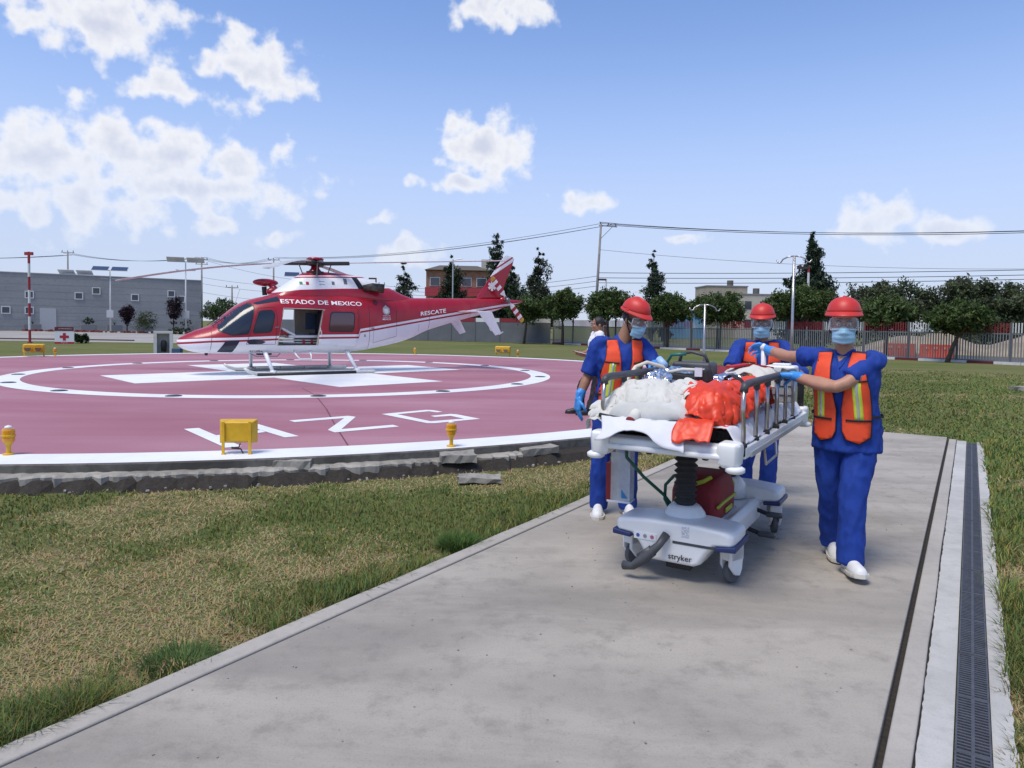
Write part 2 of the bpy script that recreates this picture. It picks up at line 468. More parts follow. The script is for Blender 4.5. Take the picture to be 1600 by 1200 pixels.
# cast grating: half-metre lengths, each a frame with cross bars
M_grate = mat('cast_grate', (.115, .12, .135), .55, .55, var=.25, vscale=9, bump=.3, bscale=90)
gm = MB()
for i in range(20):
    y = .012 + i * .025
    gm.box((.0305, y, -.008), (.049, .0105, .014)); gm.box((.0905, y, -.008), (.049, .0105, .014))
gm.box((.0035, .2475, -.009), (.007, .493, .018)); gm.box((.1175, .2475, -.009), (.007, .493, .018)); gm.box((.0605, .2475, -.0085), (.012, .493, .016))
gm.box((.0605, .0015, -.009), (.118, .005, .018)); gm.box((.0605, .4945, -.009), (.118, .005, .018))
g0 = gm.build('grate', M_grate, drain)
Mg = Matrix(((UY, UX, 0, 0), (-UX, UY, 0, 0), (0, 0, 1, 0), (0, 0, 0, 1)))
k = 0; u = 1.2
while u < U1 - .7:
    o = g0 if k == 0 else g0.copy()
    if k: C.objects.link(o); o.parent = drain
    o.matrix_local = Matrix.Translation(pathpt(u, .001, -.004 - .002 * (k % 3))) @ Mg
    k += 1; u += .5

rr = random.Random(77)
grit = MB()
for i in range(420):
    q = pathpt(rr.uniform(.5, U1), rr.uniform(-2.8, -.3)); s_ = rr.uniform(.003, .009)
    grit.box((q.x, q.y, s_ * .3), (s_, s_ * .8, s_ * .6), Matrix.Rotation(rr.uniform(0, 3), 3, 'Z'))
tag(grit.build('grit', M_old), 'tiny grit and crumbs lying on the concrete path', 'grit', kind='stuff')
# ------------------------------------------------------------------ helipad
def pad_paint():
    m = bpy.data.materials.new('pad_red_paint'); m.use_nodes = True; t = m.node_tree; b = t.nodes['Principled BSDF']
    tcn = NODE(t, 'ShaderNodeTexCoord'); V = tcn.outputs['Object']
    mp = NODE(t, 'ShaderNodeMapping'); mp.inputs['Rotation'].default_value = (0, 0, R(-20)); mp.inputs['Scale'].default_value = (.12, .75, 1); t.links.new(V, mp.inputs[0])
    n1 = NODE(t, 'ShaderNodeTexNoise', i_Scale=.9, i_Detail=7.0, i_Roughness=.65, i_Distortion=.8); t.links.new(mp.outputs[0], n1.inputs['Vector'])
    n2 = NODE(t, 'ShaderNodeTexNoise', i_Scale=.25, i_Detail=4.0); t.links.new(V, n2.inputs['Vector'])
    n3 = NODE(t, 'ShaderNodeTexNoise', i_Scale=45.0, i_Detail=5.0, i_Roughness=.7); t.links.new(V, n3.inputs['Vector'])
    q = lambda n, a, c: (lambda w: (t.links.new(n.outputs[0], w.inputs[0]), setattr(w.inputs[1], 'default_value', a), setattr(w.inputs[2], 'default_value', c), w.outputs[0])[-1])(NODE(t, 'ShaderNodeMapRange'))
    c = MIX(t, q(n1, .35, .68), (.315, .125, .165), (.40, .215, .26))
    c = MIX(t, MATH(t, 'MULTIPLY', q(n2, .42, .66), .6), c, (.28, .105, .14))
    c = MIX(t, MATH(t, 'MULTIPLY', q(n3, .45, .8), .3), c, (.20, .075, .095))
    t.links.new(c, b.inputs['Base Color']); b.inputs['Roughness'].default_value = .72; b.inputs['Specular IOR Level'].default_value = .3
    bn = NODE(t, 'ShaderNodeBump', i_Strength=.25, i_Distance=.004); t.links.new(n3.outputs[0], bn.inputs['Height']); t.links.new(bn.outputs[0], b.inputs['Normal'])
    return m


def white_paint():
    m = bpy.data.materials.new('white_road_paint'); m.use_nodes = True; t = m.node_tree; b = t.nodes['Principled BSDF']
    tcn = NODE(t, 'ShaderNodeTexCoord'); V = tcn.outputs['Object']
    n1 = NODE(t, 'ShaderNodeTexNoise', i_Scale=1.3, i_Detail=8.0, i_Roughness=.7); t.links.new(V, n1.inputs['Vector'])
    n2 = NODE(t, 'ShaderNodeTexNoise', i_Scale=16.0, i_Detail=6.0, i_Roughness=.75); t.links.new(V, n2.inputs['Vector'])
    w = NODE(t, 'ShaderNodeMapRange'); t.links.new(n1.outputs[0], w.inputs[0]); w.inputs[1].default_value = .4; w.inputs[2].default_value = .75
    c = MIX(t, MATH(t, 'MULTIPLY', w.outputs[0], .6), (.74, .76, .78), (.56, .56, .57))
    w2 = NODE(t, 'ShaderNodeMapRange'); t.links.new(n2.outputs[0], w2.inputs[0]); w2.inputs[1].default_value = .62; w2.inputs[2].default_value = .72
    c = MIX(t, MATH(t, 'MULTIPLY', w2.outputs[0], .45), c, (.42, .35, .36))
    t.links.new(c, b.inputs['Base Color']); b.inputs['Roughness'].default_value = .65
    return m


M_white = white_paint()
n = 180
mb = MB()
ring = lambda r, z: [(PC[0] + r * math.cos(2 * math.pi * k / n), PC[1] + r * math.sin(2 * math.pi * k / n), z) for k in range(n)]
mb.loft([ring(PR, -.15), ring(PR, PZ - .012), ring(PR - .012, PZ)], cap=False)
mb.mi = 1; mb.add([(PC[0], PC[1], PZ)] + ring(PR - .012, PZ), [(0, 1 + k, 1 + (k + 1) % n) for k in range(n)])
helipad = mb.build('helipad', [M_face, pad_paint()])
tag(helipad, kind='structure')


def flat(name, verts, faces, m, parent, z):
    b = MB(); b.add([(x, y, z) for x, y in verts], faces)
    return b.build(name, m, parent)


def annulus(name, c, r0, r1, z, m, parent, n=160):
    vs = [(c[0] + r * math.cos(2 * math.pi * k / n), c[1] + r * math.sin(2 * math.pi * k / n)) for r in (r0, r1) for k in range(n)]
    return flat(name, vs, [(k, (k + 1) % n, n + (k + 1) % n, n + k) for k in range(n)], m, parent, z)


annulus('edge_line', PC, 12.44, 12.985, PZ + .004, M_white, helipad)
annulus('touchdown_circle', IC, 6.42, 6.95, PZ + .004, M_white, helipad)
a0 = R(43.5); L_, W_ = 4.62, 1.42
cr = [(W_, W_), (L_, W_), (L_, -W_), (W_, -W_), (W_, -L_), (-W_, -L_), (-W_, -W_), (-L_, -W_), (-L_, W_), (-W_, W_), (-W_, L_), (W_, L_)]
rot2 = lambda p, a, c: (c[0] + p[0] * math.cos(a) - p[1] * math.sin(a), c[1] + p[0] * math.sin(a) + p[1] * math.cos(a))
flat('cross', [rot2(p, a0, IC) for p in cr], [(0, 1, 2, 3), (3, 4, 5, 6), (6, 7, 8, 9), (9, 10, 11, 0), (0, 3, 6, 9)], M_white, helipad, PZ + .004)
# letters HZG painted by the near edge
H = [[(-4.239, 9.242), (-4.091, 9.347), (-3.17, 8.03), (-3.32, 7.93)], [(-3.678, 9.749), (-3.525, 9.855), (-2.626, 8.831), (-2.753, 8.685)],
     [(-3.70, 8.80), (-3.60, 8.66), (-3.176, 9.149), (-3.30, 9.33)]]
H = [[(-4.239, 9.242), (-4.091, 9.347), (-3.03, 8.03), (-3.17, 7.92)], [(-3.678, 9.745), (-3.525, 9.85), (-2.615, 8.80), (-2.755, 8.69)],
     [(-3.64, 8.74), (-3.52, 8.60), (-3.12, 9.08), (-3.24, 9.24)]]
lo = MB(); z = PZ + .004
for q in H[:2]: lo.add([(x, y, z) for x, y in q], [(0, 1, 2, 3)])
lo.add([(x, y, z + .001) for x, y in H[2]], [(0, 1, 2, 3)])
lo.build('letter', M_white, helipad)
Zp = [(-3.168, 10.186), (-3.043, 10.029), (-2.46, 10.52), (-2.398, 9.342), (-2.259, 9.143), (-1.526, 9.746), (-1.64, 9.907), (-2.241, 9.432), (-2.327, 10.691), (-2.461, 10.787)]
lo = MB(); lo.add([(x, y, z) for x, y in Zp], [(0, 1, 2, 9), (9, 2, 3, 8), (8, 3, 7), (3, 4, 7), (7, 4, 5, 6)]); lo.build('letter', M_white, helipad)
Gp = [(-2.006, 11.055), (-1.397, 11.679), (-1.281, 11.66), (-1.097, 11.46), (-1.18, 11.37), (-1.326, 11.50), (-1.76, 11.06), (-1.165, 10.33), (-.70, 10.66), (-.93, 10.966), (-1.153, 10.80), (-1.235, 10.93), (-.95, 11.20), (-.85, 11.16), (-.461, 10.671), (-1.08, 10.13), (-1.19, 10.12)]
lo = MB(); lo.add([(x, y, z) for x, y in Gp], [(0, 1, 5, 6), (1, 2, 5), (2, 3, 4, 5), (0, 6, 7, 16), (16, 7, 15), (15, 7, 8, 14), (14, 8, 9, 13), (13, 9, 12), (12, 9, 10, 11)]); lo.build('letter', M_white, helipad)
# hairline joint across the slab
lo = MB(); pts = [(-4.45, 15.2), (-3.75, 13.7), (-3.0, 11.6), (-2.35, 9.6), (-1.82, 8.05)]
for (x0, y0), (x1, y1) in zip(pts, pts[1:]):
    lo.add([(x0 - .012, y0, PZ + .002), (x0 + .012, y0, PZ + .002), (x1 + .009, y1, PZ + .002), (x1 - .009, y1, PZ + .002)], [(0, 1, 2, 3)])
lo.build('slab_joint', mat('joint_red', (.13, .045, .06), .9), helipad)
# flush lights let into the circle
M_lgt = mat('flush_light_metal', (.06, .065, .075), .45, .6)
fl = MB(); fl.lathe([(.0, 0), (.15, 0), (.15, .006), (.10, .016), (0, .02)], n=20)
f0 = None
for k in range(16):
    a = R(-160.6 + 22.5 * k)
    p = (IC[0] + 6.68 * math.cos(a), IC[1] + 6.68 * math.sin(a), PZ + .005)
    if f0 is None:
        f0 = fl.build('flush_light', M_lgt, helipad, smooth=True); o = f0
    else:
        o = f0.copy(); C.objects.link(o)
    o.location = p

# broken footing ledge, soil trench and loose slabs along the near edge
def arc(r, a): return (PC[0] + r * math.cos(R(a)), PC[1] + r * math.sin(R(a)))
def ragged(name, r0, r1, z0, z1, aa, m, parent, jit, seed, step=.8, zi=None):
    rr = random.Random(seed); mb = MB(); rs = []
    a = aa[0]
    while a <= aa[1]:
        j = rr.uniform(-1, 1); zz = z1 + rr.uniform(-1, 1) * .006
        x0, y0 = arc(r0, a); x1, y1 = arc(r1 + jit * j, a)
        rs.append([(x0, y0, z0), (x1, y1, z0), (x1, y1, zz - .02), arc(r1 + jit * j - .04, a) + (zz,)] + ([arc(r0 + .15 + .02 * j, a) + (zi - .02 + .015 * j,)] if zi else []) + [(x0, y0, zi or zz)])
        a += step
    return mb.loft(rs).build(name, m, parent)


ledge = ragged('ledge', PR - .02, PR + .15, -.15, .098, (-130, -60), M_old, helipad, .045, 3, .22)
soil = ragged('soil_strip', PR + .02, PR + .31, -.16, -.038, (-160, -52), M_dirt, None, .07, 5, .4, zi=.07); tag(soil, kind='structure')
blocks = empty('loose_slabs')
bpy.data.objects.remove(blocks)
M_blk = concrete('slab_concrete', (.33, .315, .28), (.16, .15, .13), 3.0, .9)
def slab(lbl, cx, cy, sx, sy, sz, z, rz, tilt=(0, 0), seed=0):
    rr = random.Random(seed); mb = MB(); nx, ny = 7, 5; top = []; 
    f = lambda i, n: -.5 + i / (n - 1)
    jit = lambda s: rr.uniform(-s, s)
    vs = []; 
    for zz in (0, 1):
        for j in range(ny):
            for i in range(nx):
                e = (i in (0, nx - 1)) or (j in (0, ny - 1))
                vs.append((f(i, nx) * sx + (jit(.014) if e else 0), f(j, ny) * sy + (jit(.014) if e else 0), zz * sz + jit(.006)))
    I = lambda z, j, i: z * nx * ny + j * nx + i
    fs = []
    for j in range(ny - 1):
        for i in range(nx - 1):
            fs.append((I(1, j, i), I(1, j, i + 1), I(1, j + 1, i + 1), I(1, j + 1, i))); fs.append((I(0, j, i), I(0, j + 1, i), I(0, j + 1, i + 1), I(0, j, i + 1)))
    for i in range(nx - 1):
        fs.append((I(0, 0, i), I(0, 0, i + 1), I(1, 0, i + 1), I(1, 0, i))); fs.append((I(0, ny - 1, i + 1), I(0, ny - 1, i), I(1, ny - 1, i), I(1, ny - 1, i + 1)))
    for j in range(ny - 1):
        fs.append((I(0, j + 1, 0), I(0, j, 0), I(1, j, 0), I(1, j + 1, 0))); fs.append((I(0, j, nx - 1), I(0, j + 1, nx - 1), I(1, j + 1, nx - 1), I(1, j, nx - 1)))
    mb.add(vs, fs); o = mb.build('concrete_slab', M_blk)
    o.location = (cx, cy, z); o.rotation_euler = (tilt[0], tilt[1], rz)
    return tag(o, lbl, 'concrete slab', 'loose slabs along the helipad edge')


slab('squarish grey concrete slab by the helipad edge right of the yellow floodlight', -2.27, 7.50, .37, .36, .085, .075, R(4), seed=1)
slab('concrete slab directly below the small amber edge light nearest the medics', -.60, 8.02, .40, .34, .085, .07, R(12), (R(2), 0), seed=2)
slab('long cracked concrete slab by the helipad edge nearest the medics', .30, 8.60, .46, .34, .08, .06, R(22), (0, R(-3)), seed=3)
slab('flat broken concrete piece lying in the soil before the grass', -.32, 7.36, .44, .16, .05, -.02, R(8), (R(6), R(2)), seed=4)
rub = MB(); rr = random.Random(12)
for i in range(150):
    a = rr.uniform(-128, -57); r = PR + rr.uniform(.16, .36); x, y = arc(r, a); s = rr.uniform(.008, .03)
    rub.box((x, y, -.03 + s * .3), (s, s * rr.uniform(.6, 1.2), s * .7), Matrix.Rotation(rr.uniform(0, 3), 3, 'Z') @ Matrix.Rotation(rr.uniform(-.6, .6), 3, 'X'))
tag(rub.build('rubble', M_old), 'small grey concrete crumbs scattered in the soil trench', 'rubble', kind='stuff')

# small white paving block at the right of the far lawn
o = slab('small pale concrete block lying on the right-hand lawn', 14.5, 20.1, .7, .5, .10, -.03, R(10), seed=8); o['group'] = 'loose slabs'; del o['group']

# ------------------------------------------------------------------ grass blades
def blades(n, seed):
    r_ = np.random.default_rng(seed)
    d = 1.7 * (34 / 1.7) ** (r_.random(n) ** 1.15)                # log-ish spread of distance
    a = r_.uniform(R(-46), R(46), n)
    x, y = d * np.sin(a), d * np.cos(a)
    u, v = x * UX + y * UY, x * UY - y * UX
    rp = np.hypot(x - PC[0], y - PC[1])
    edge = .08 * (vnoise(x, y, .35, 3) - .5)
    ok = ((v < -2.99 + edge * .3) | (v > .19 + edge * .6) | (u > U1 + .05 + edge))
    ok &= rp > PR + .20 + .20 * (vnoise(x, y, .5, 5) - .35)
    ok &= ~((y > 40))
    return x[ok], y[ok], d[ok], v[ok], u[ok], r_


x, y, d, v, u, r_ = blades(520000, 3)
n = len(x)
pa = .55 * vnoise(x, y, 1.3, 1) + .3 * vnoise(x, y, .4, 2) + .15 * vnoise(x, y, .13, 7)
left = v < 0
dl = np.where(left, -2.99 - v, v - .2)                           # distance from the paving
edge = np.clip(1 - dl / .55, 0, 1) * np.clip(vnoise(x, y, .55, 8) * 2.0 - .25, 0, 1)
edge = np.where(u > U1, 0, edge)
green = np.clip((pa - .47) * 5 + .42 + edge * .9 + np.where(left, 0, .38) + np.clip((d - 9) / 12, 0, .3), 0, 1)
isg = r_.random(n) < green
h = (.018 + .026 * r_.random(n)) * (1 + 1.0 * np.clip(vnoise(x, y, .25, 4) - .5, 0, 1)) * (1 + 2.4 * edge) * (1 + np.clip((d - 6) / 30, 0, .5))
h = np.where(isg, h * 1.15, h * .85)
w = (.0016 + .0014 * r_.random(n)) * np.clip(d / 3.6, 1, 5)
az_ = r_.uniform(0, 2 * np.pi, n)
lean = np.where(isg, r_.uniform(.1, .8, n), r_.uniform(.5, 1.6, n))
dx, dy = np.cos(az_) * np.sin(lean), np.sin(az_) * np.sin(lean); dz = np.cos(lean)
px_, py_ = -np.sin(az_), np.cos(az_)
z0 = np.full(n, GZ)
V = np.zeros((n, 5, 3), np.float32)
for j, (t, ww) in enumerate(((0, 1), (0, -1), (.55, -.8), (.55, .8), (1, 0))):
    bend = t * t * .45
    V[:, j, 0] = x + dx * h * t * (1 + bend) + px_ * w * ww; V[:, j, 1] = y + dy * h * t * (1 + bend) + py_ * w * ww
    V[:, j, 2] = z0 + dz * h * t * (1 - bend * .5)
base = np.arange(n)[:, None] * 5
T = np.concatenate([base + np.array([[0, 1, 2]]), base + np.array([[0, 2, 3]]), base + np.array([[3, 2, 4]])], 1).reshape(-1, 3)
gcol = np.stack([.085 + .06 * r_.random(n), .125 + .065 * r_.random(n), .034 + .022 * r_.random(n)], 1)
dcol = np.stack([.30 + .16 * r_.random(n), .24 + .12 * r_.random(n), .115 + .07 * r_.random(n)], 1)
yel = (r_.random(n) < .25)[:, None]
gcol = np.where(yel, gcol * np.array([[1.9, 1.3, 1.1]]), gcol)
gcol = np.where(((v > 0) & (d > 5))[:, None], gcol * 1.22, gcol)
colr = np.where(isg[:, None], gcol, dcol)
colr = np.repeat(colr, 5, 0)
M_blade = tintmat('grass_blade', .75, .25)
grass = numesh('grass', V.reshape(-1, 3), T, 3, M_blade, col=colr)
tag(grass, 'short patchy green and straw coloured lawn grass', 'grass', kind='stuff')


def tuft(loc, rad_, hgt, nb, seed, label, tint=(.05, .10, .02)):
    r2 = np.random.default_rng(seed)
    rr2, aa = rad_ * np.sqrt(r2.random(nb)) * .7, r2.uniform(0, 2 * np.pi, nb)
    bx, by = rr2 * np.cos(aa), rr2 * np.sin(aa)
    ln = hgt * r2.uniform(.5, 1.1, nb); le = r2.uniform(.05, .9, nb); a2 = aa + r2.normal(0, .6, nb)
    ww = r2.uniform(.002, .0035, nb)
    V = np.zeros((nb, 5, 3))
    for j, (t, s) in enumerate(((0, 1), (0, -1), (.5, -.8), (.5, .8), (1, 0))):
        hor = np.sin(le) * t * (1 + .6 * t) * ln; ver = np.cos(le) * t * (1 - .25 * t) * ln
        V[:, j, 0] = bx + np.cos(a2) * hor - np.sin(a2) * ww * s; V[:, j, 1] = by + np.sin(a2) * hor + np.cos(a2) * ww * s; V[:, j, 2] = ver
    b0 = np.arange(nb)[:, None] * 5
    T = np.concatenate([b0 + np.array([[0, 1, 2]]), b0 + np.array([[0, 2, 3]]), b0 + np.array([[3, 2, 4]])], 1).reshape(-1, 3)
    cc = np.array([tint]) * r2.uniform(.7, 1.8, (nb, 1)) * np.array([[1, 1, 1]])
    o = numesh('grass_tuft', V.reshape(-1, 3), T, 3, M_blade, col=np.repeat(cc, 5, 0)); o.location = loc
    return tag(o, label, 'grass tuft', kind='thing')


tuft((-.36, 5.22, GZ), .20, .14, 900, 1, 'dense round green grass tuft beside the left kerb near the gurney')
tuft((-.95, 4.3, GZ), .16, .09, 480, 5, 'green grass tuft at the kerb just left of the largest tuft', (.05, .1, .02))
tuft((-1.55, 3.35, GZ), .24, .10, 800, 6, 'broad green grass tuft overhanging the kerb at lower left', (.065, .11, .03))
tuft((-2.0, 2.75, GZ), .28, .11, 900, 7, 'large green grass tuft at the kerb in the bottom left corner', (.065, .11, .03))
# ================================================================== helicopter
PSI = R(35)
heli = empty('helicopter', (-5.8, 20.06, PZ + .006), R(180) + PSI, 'red and white rescue helicopter on skids in the middle of the helipad', 'helicopter')
# local axes: +X nose, +Y port side would face away, so port (towards the camera) is +Y after the half turn
ST = [  # x, bottom, top, half width, exponent
    (3.30, .80, .90, .03, 2.0), (3.24, .72, .95, .16, 2.0), (3.12, .65, 1.02, .29, 2.0), (2.92, .59, 1.12, .43, 2.1), (2.70, .565, 1.20, .53, 2.15), (2.48, .55, 1.29, .61, 2.2),
    (2.16, .545, 1.56, .68, 2.3), (1.80, .54, 1.84, .735, 2.5), (1.50, .54, 1.98, .765, 2.7), (1.15, .54, 2.07, .78, 2.9), (.83, .54, 2.14, .79, 3.0),
    (.3, .54, 2.19, .79, 3.1), (-.4, .545, 2.21, .79, 3.1), (-1.0, .56, 2.22, .78, 3.0), (-1.4, .585, 2.22, .75, 2.8), (-1.8, .64, 2.22, .69, 2.6),
    (-2.2, .71, 2.21, .61, 2.4), (-2.7, .81, 2.19, .51, 2.3), (-3.2, .95, 2.175, .41, 2.2), (-3.7, 1.16, 2.185, .335, 2.1), (-4.35, 1.35, 2.20, .27, 2.0),
    (-5.06, 1.54, 2.22, .225, 2.0), (-5.7, 1.69, 2.24, .19, 2.0), (-6.28, 1.83, 2.26, .15, 2.0), (-6.89, 2.03, 2.25, .09, 2.0), (-7.47, 2.17, 2.215, .02, 2.0)]
SA = np.array(ST)


def hermite(xq, col):
    xs = SA[::-1, 0]; ys = SA[::-1, col]
    i = int(np.clip(np.searchsorted(xs, xq) - 1, 0, len(xs) - 2)); h = xs[i + 1] - xs[i]; t = (xq - xs[i]) / h
    sl = lambda k: (ys[k + 1] - ys[k]) / (xs[k + 1] - xs[k])
    def tan(k):
        if k <= 0: return sl(0)
        if k >= len(xs) - 1: return sl(len(xs) - 2)
        a, b = sl(k - 1), sl(k)
        return 0 if a * b <= 0 else 2 * a * b / (a + b)
    m0, m1 = tan(i) * h, tan(i + 1) * h
    return float((2 * t ** 3 - 3 * t * t + 1) * ys[i] + (t ** 3 - 2 * t * t + t) * m0 + (-2 * t ** 3 + 3 * t * t) * ys[i + 1] + (t ** 3 - t * t) * m1)


def sect(x):
    zb, zt, hw, ex = (hermite(x, c) for c in (1, 2, 3, 4))
    return zb, zt, hw, ex, zb + (zt - zb) * .44


def fus(x, a):
    zb, zt, hw, ex, zc = sect(x)
    c, s = math.cos(a), math.sin(a)
    if s < 0: ex = ex + (1.3 if x > -3 else max(0, 1.3 + (x + 3) * .6))
    y = hw * math.copysign(abs(c) ** (2 / ex), c)
    z = zc + (zt - zc if s > 0 else zc - zb) * math.copysign(abs(s) ** (2 / ex), s)
    return Vector((x, y, z))


def skin_y(x, z, off=.006):
    """port-side surface height y at (x, z)"""
    x = max(-7.45, min(3.29, x)); zb, zt, hw, ex, zc = sect(x)
    k = (z - zc) / (zt - zc) if z > zc else (zc - z) / (zc - zb)
    if z < zc: ex = ex + (1.3 if x > -3 else max(0, 1.3 + (x + 3) * .6))
    return hw * max(0.0, 1 - min(1, abs(k)) ** ex) ** (1 / ex) + off


def curve_node(t, src, pts, x0, x1, y0, y1):
    """piecewise curve z(x) as a float curve node"""
    mr = NODE(t, 'ShaderNodeMapRange'); t.links.new(src, mr.inputs[0]); mr.inputs[1].default_value = x0; mr.inputs[2].default_value = x1
    fc = NODE(t, 'ShaderNodeFloatCurve'); cu = fc.mapping.curves[0]
    ps = sorted(((px - x0) / (x1 - x0), (py - y0) / (y1 - y0)) for px, py in pts)
    cu.points[0].location = ps[0]; cu.points[1].location = ps[-1]
    for p in ps[1:-1]: cu.points.new(*p)
    for p in cu.points: p.handle_type = 'VECTOR'
    fc.mapping.update(); t.links.new(mr.outputs[0], fc.inputs['Value'])
    return MATH(t, 'MULTIPLY_ADD', fc.outputs[0], y1 - y0, y0)


RED, WHT = (.33, .007, .022), (.74, .755, .78)


def livery(name, bands):
    """paint scheme: red, then a white stripe, a thin red stripe and white below a line z(x)"""
    m = bpy.data.materials.new(name); m.use_nodes = True; t = m.node_tree; b = t.nodes['Principled BSDF']
    tcn = NODE(t, 'ShaderNodeTexCoord'); sp = NODE(t, 'ShaderNodeSeparateXYZ'); t.links.new(tcn.outputs['Object'], sp.inputs[0])
    ref = curve_node(t, sp.outputs[0], bands['line'], -7.6, 3.4, 0.0, 4.0)
    dz = MATH(t, 'SUBTRACT', sp.outputs[2], ref)
    col = None
    for z0, z1, c in bands['stripes']:
        f = MATH(t, 'MULTIPLY', MATH(t, 'GREATER_THAN', dz, z0), MATH(t, 'LESS_THAN', dz, z1))
        col = MIX(t, f, col if col is not None else bands['base'], c)
    nz = NODE(t, 'ShaderNodeTexNoise', i_Scale=2.5, i_Detail=6.0); t.links.new(tcn.outputs['Object'], nz.inputs['Vector'])
    dirt = NODE(t, 'ShaderNodeMapRange'); t.links.new(nz.outputs[0], dirt.inputs[0]); dirt.inputs[1].default_value = .5; dirt.inputs[2].default_value = .8
    col = MIX(t, MATH(t, 'MULTIPLY', dirt.outputs[0], .10), col, (.25, .22, .2))
    t.links.new(col, b.inputs['Base Color']); b.inputs['Roughness'].default_value = .36; b.inputs['Coat Weight'].default_value = .18; b.inputs['Coat Roughness'].default_value = .12
    return m


body_line = [(-7.6, 2.18), (-6.6, 2.07), (-4.94, 1.80), (-3.37, 1.545), (-1.40, 1.235), (-1.30, 1.22), (-1.29, 1.075), (-.2, 1.06), (.9, 1.025), (2.0, .975), (2.64, .955), (3.4, .895)]
M_body = livery('heli_livery', {'line': body_line, 'base': RED, 'stripes': [(-9, -.115, WHT), (-.115, -.065, RED), (-.065, 0, WHT)]})
M_red = mat('heli_red', RED, .28, coat=.4, var=.06, vscale=3); M_wht = mat('heli_white', WHT, .3, coat=.3, var=.05, vscale=3)
M_glass = mat('tinted_glass', (.020, .030, .050), .14, 0, spec=.45)
M_blk = mat('heli_black', (.012, .012, .014), .45); M_grey = mat('heli_grey_metal', (.22, .22, .23), .4, .7, var=.2, vscale=20)
M_in = mat('cabin_lining', (.42, .39, .34), .8, var=.1); M_seat = mat('cabin_seat', (.02, .026, .05), .7, bump=.3)
M_alu = mat('skid_paint', (.60, .61, .60), .45, .1, var=.15, vscale=8)
M_ltr = mat('lettering_white', (.85, .86, .87), .5)

xs = [3.30, 3.28, 3.24, 3.18, 3.12, 3.02, 2.92, 2.81, 2.70] + list(np.linspace(2.6, -7.3, 92)) + [-7.4, -7.47]
na = 48
mb = MB(); mb.loft([[fus(x, 2 * math.pi * k / na) for k in range(na)] for x in xs])
fo = mb.build('fuselage', M_body, heli, smooth=True)
# open cabin: cut the cabin void and both sliding-door openings out of the fuselage
cut = MB()
cut.box((.25, 0, 1.265), (1.66, 1.34, .99))
cut.add([(1.0, .55, .765), (-.08, .55, .765), (-.25, .55, 1.74), (.83, .55, 1.75), (1.0, 1.3, .765), (-.08, 1.3, .765), (-.25, 1.3, 1.74), (.83, 1.3, 1.75)],
        [(0, 1, 2, 3), (7, 6, 5, 4), (0, 4, 5, 1), (1, 5, 6, 2), (2, 6, 7, 3), (3, 7, 4, 0)])
cut2 = MB(); cut2.box((.52, -.95, 1.28), (.9, .8, .93))
dg = bpy.context.evaluated_depsgraph_get
cabs = []
for cb in (cut, cut2):
    c_ = cb.build('cabin_void', M_in, heli); cabs.append(c_)
    md = fo.modifiers.new('open', 'BOOLEAN'); md.operation = 'DIFFERENCE'; md.object = c_; md.solver = 'EXACT'; md.use_self = True
    md.material_mode = 'TRANSFER'
bpy.context.view_layer.update()
me = bpy.data.meshes.new_from_object(fo.evaluated_get(dg()))
fo.modifiers.clear(); fo.data = me
for c_ in cabs: bpy.data.objects.remove(c_)
sm = [True] * len(me.polygons)
for p in me.polygons:
    if me.materials[p.material_index].name.startswith('cabin'): sm[p.index] = False
me.polygons.foreach_set('use_smooth', sm)
me.set_sharp_from_angle(angle=R(38))


def decal(name, poly, m, parent, off=.006, cuts=4, yfun=None, smooth=True, thick=0.0):
    """a panel on the port skin given by its outline in (x, z)"""
    yfun = yfun or skin_y
    bm = bmesh.new()
    out = []
    for i, p in enumerate(poly):
        q = poly[(i + 1) % len(poly)]; n_ = max(1, int(math.dist(p, q) / .08))
        out += [(p[0] + (q[0] - p[0]) * k / n_, p[1] + (q[1] - p[1]) * k / n_) for k in range(n_)]
    x0, x1 = min(p[0] for p in out), max(p[0] for p in out); z0, z1 = min(p[1] for p in out), max(p[1] for p in out)
    g_ = .045; pts = [Vector(p) for p in out]; nb = len(pts)
    pts += [Vector((x0 + g_ * (i + .5 * (j % 2)), z0 + g_ * j)) for i in range(1, int((x1 - x0) / g_) + 1) for j in range(1, int((z1 - z0) / g_) + 1)]
    vo, _, fo_, *_r = delaunay_2d_cdt(pts, [], [list(range(nb))], 1, 1e-5)
    bv = [bm.verts.new((p.x, 0, p.y)) for p in vo]
    for f_ in fo_:
        try: bm.faces.new([bv[i] for i in f_])
        except ValueError: pass
    for v in bm.verts: v.co.y = yfun(v.co.x, v.co.z, off)
    bmesh.ops.recalc_face_normals(bm, faces=bm.faces)
    if sum(f_.normal.y for f_ in bm.faces) < 0: bmesh.ops.reverse_faces(bm, faces=bm.faces)
    me = bpy.data.meshes.new(name); bm.to_mesh(me); bm.free(); me.materials.append(m)
    if smooth: me.polygons.foreach_set('use_smooth', [True] * len(me.polygons))
    o = bpy.data.objects.new(name, me); C.objects.link(o); o.parent = parent
    return o


def rounded(poly, r, n=4):
    out = []
    for i, p in enumerate(poly):
        a, b = Vector(poly[i - 1]), Vector(poly[(i + 1) % len(poly)]); p = Vector(p)
        u, v = (a - p), (b - p); k = min(r, u.length * .45, v.length * .45); u.normalize(); v.normalize()
        for j in range(n + 1):
            t = j / n; q = p + u * k * (1 - t) ** 2 + v * k * t ** 2
            out.append((q.x, q.y))
    return out


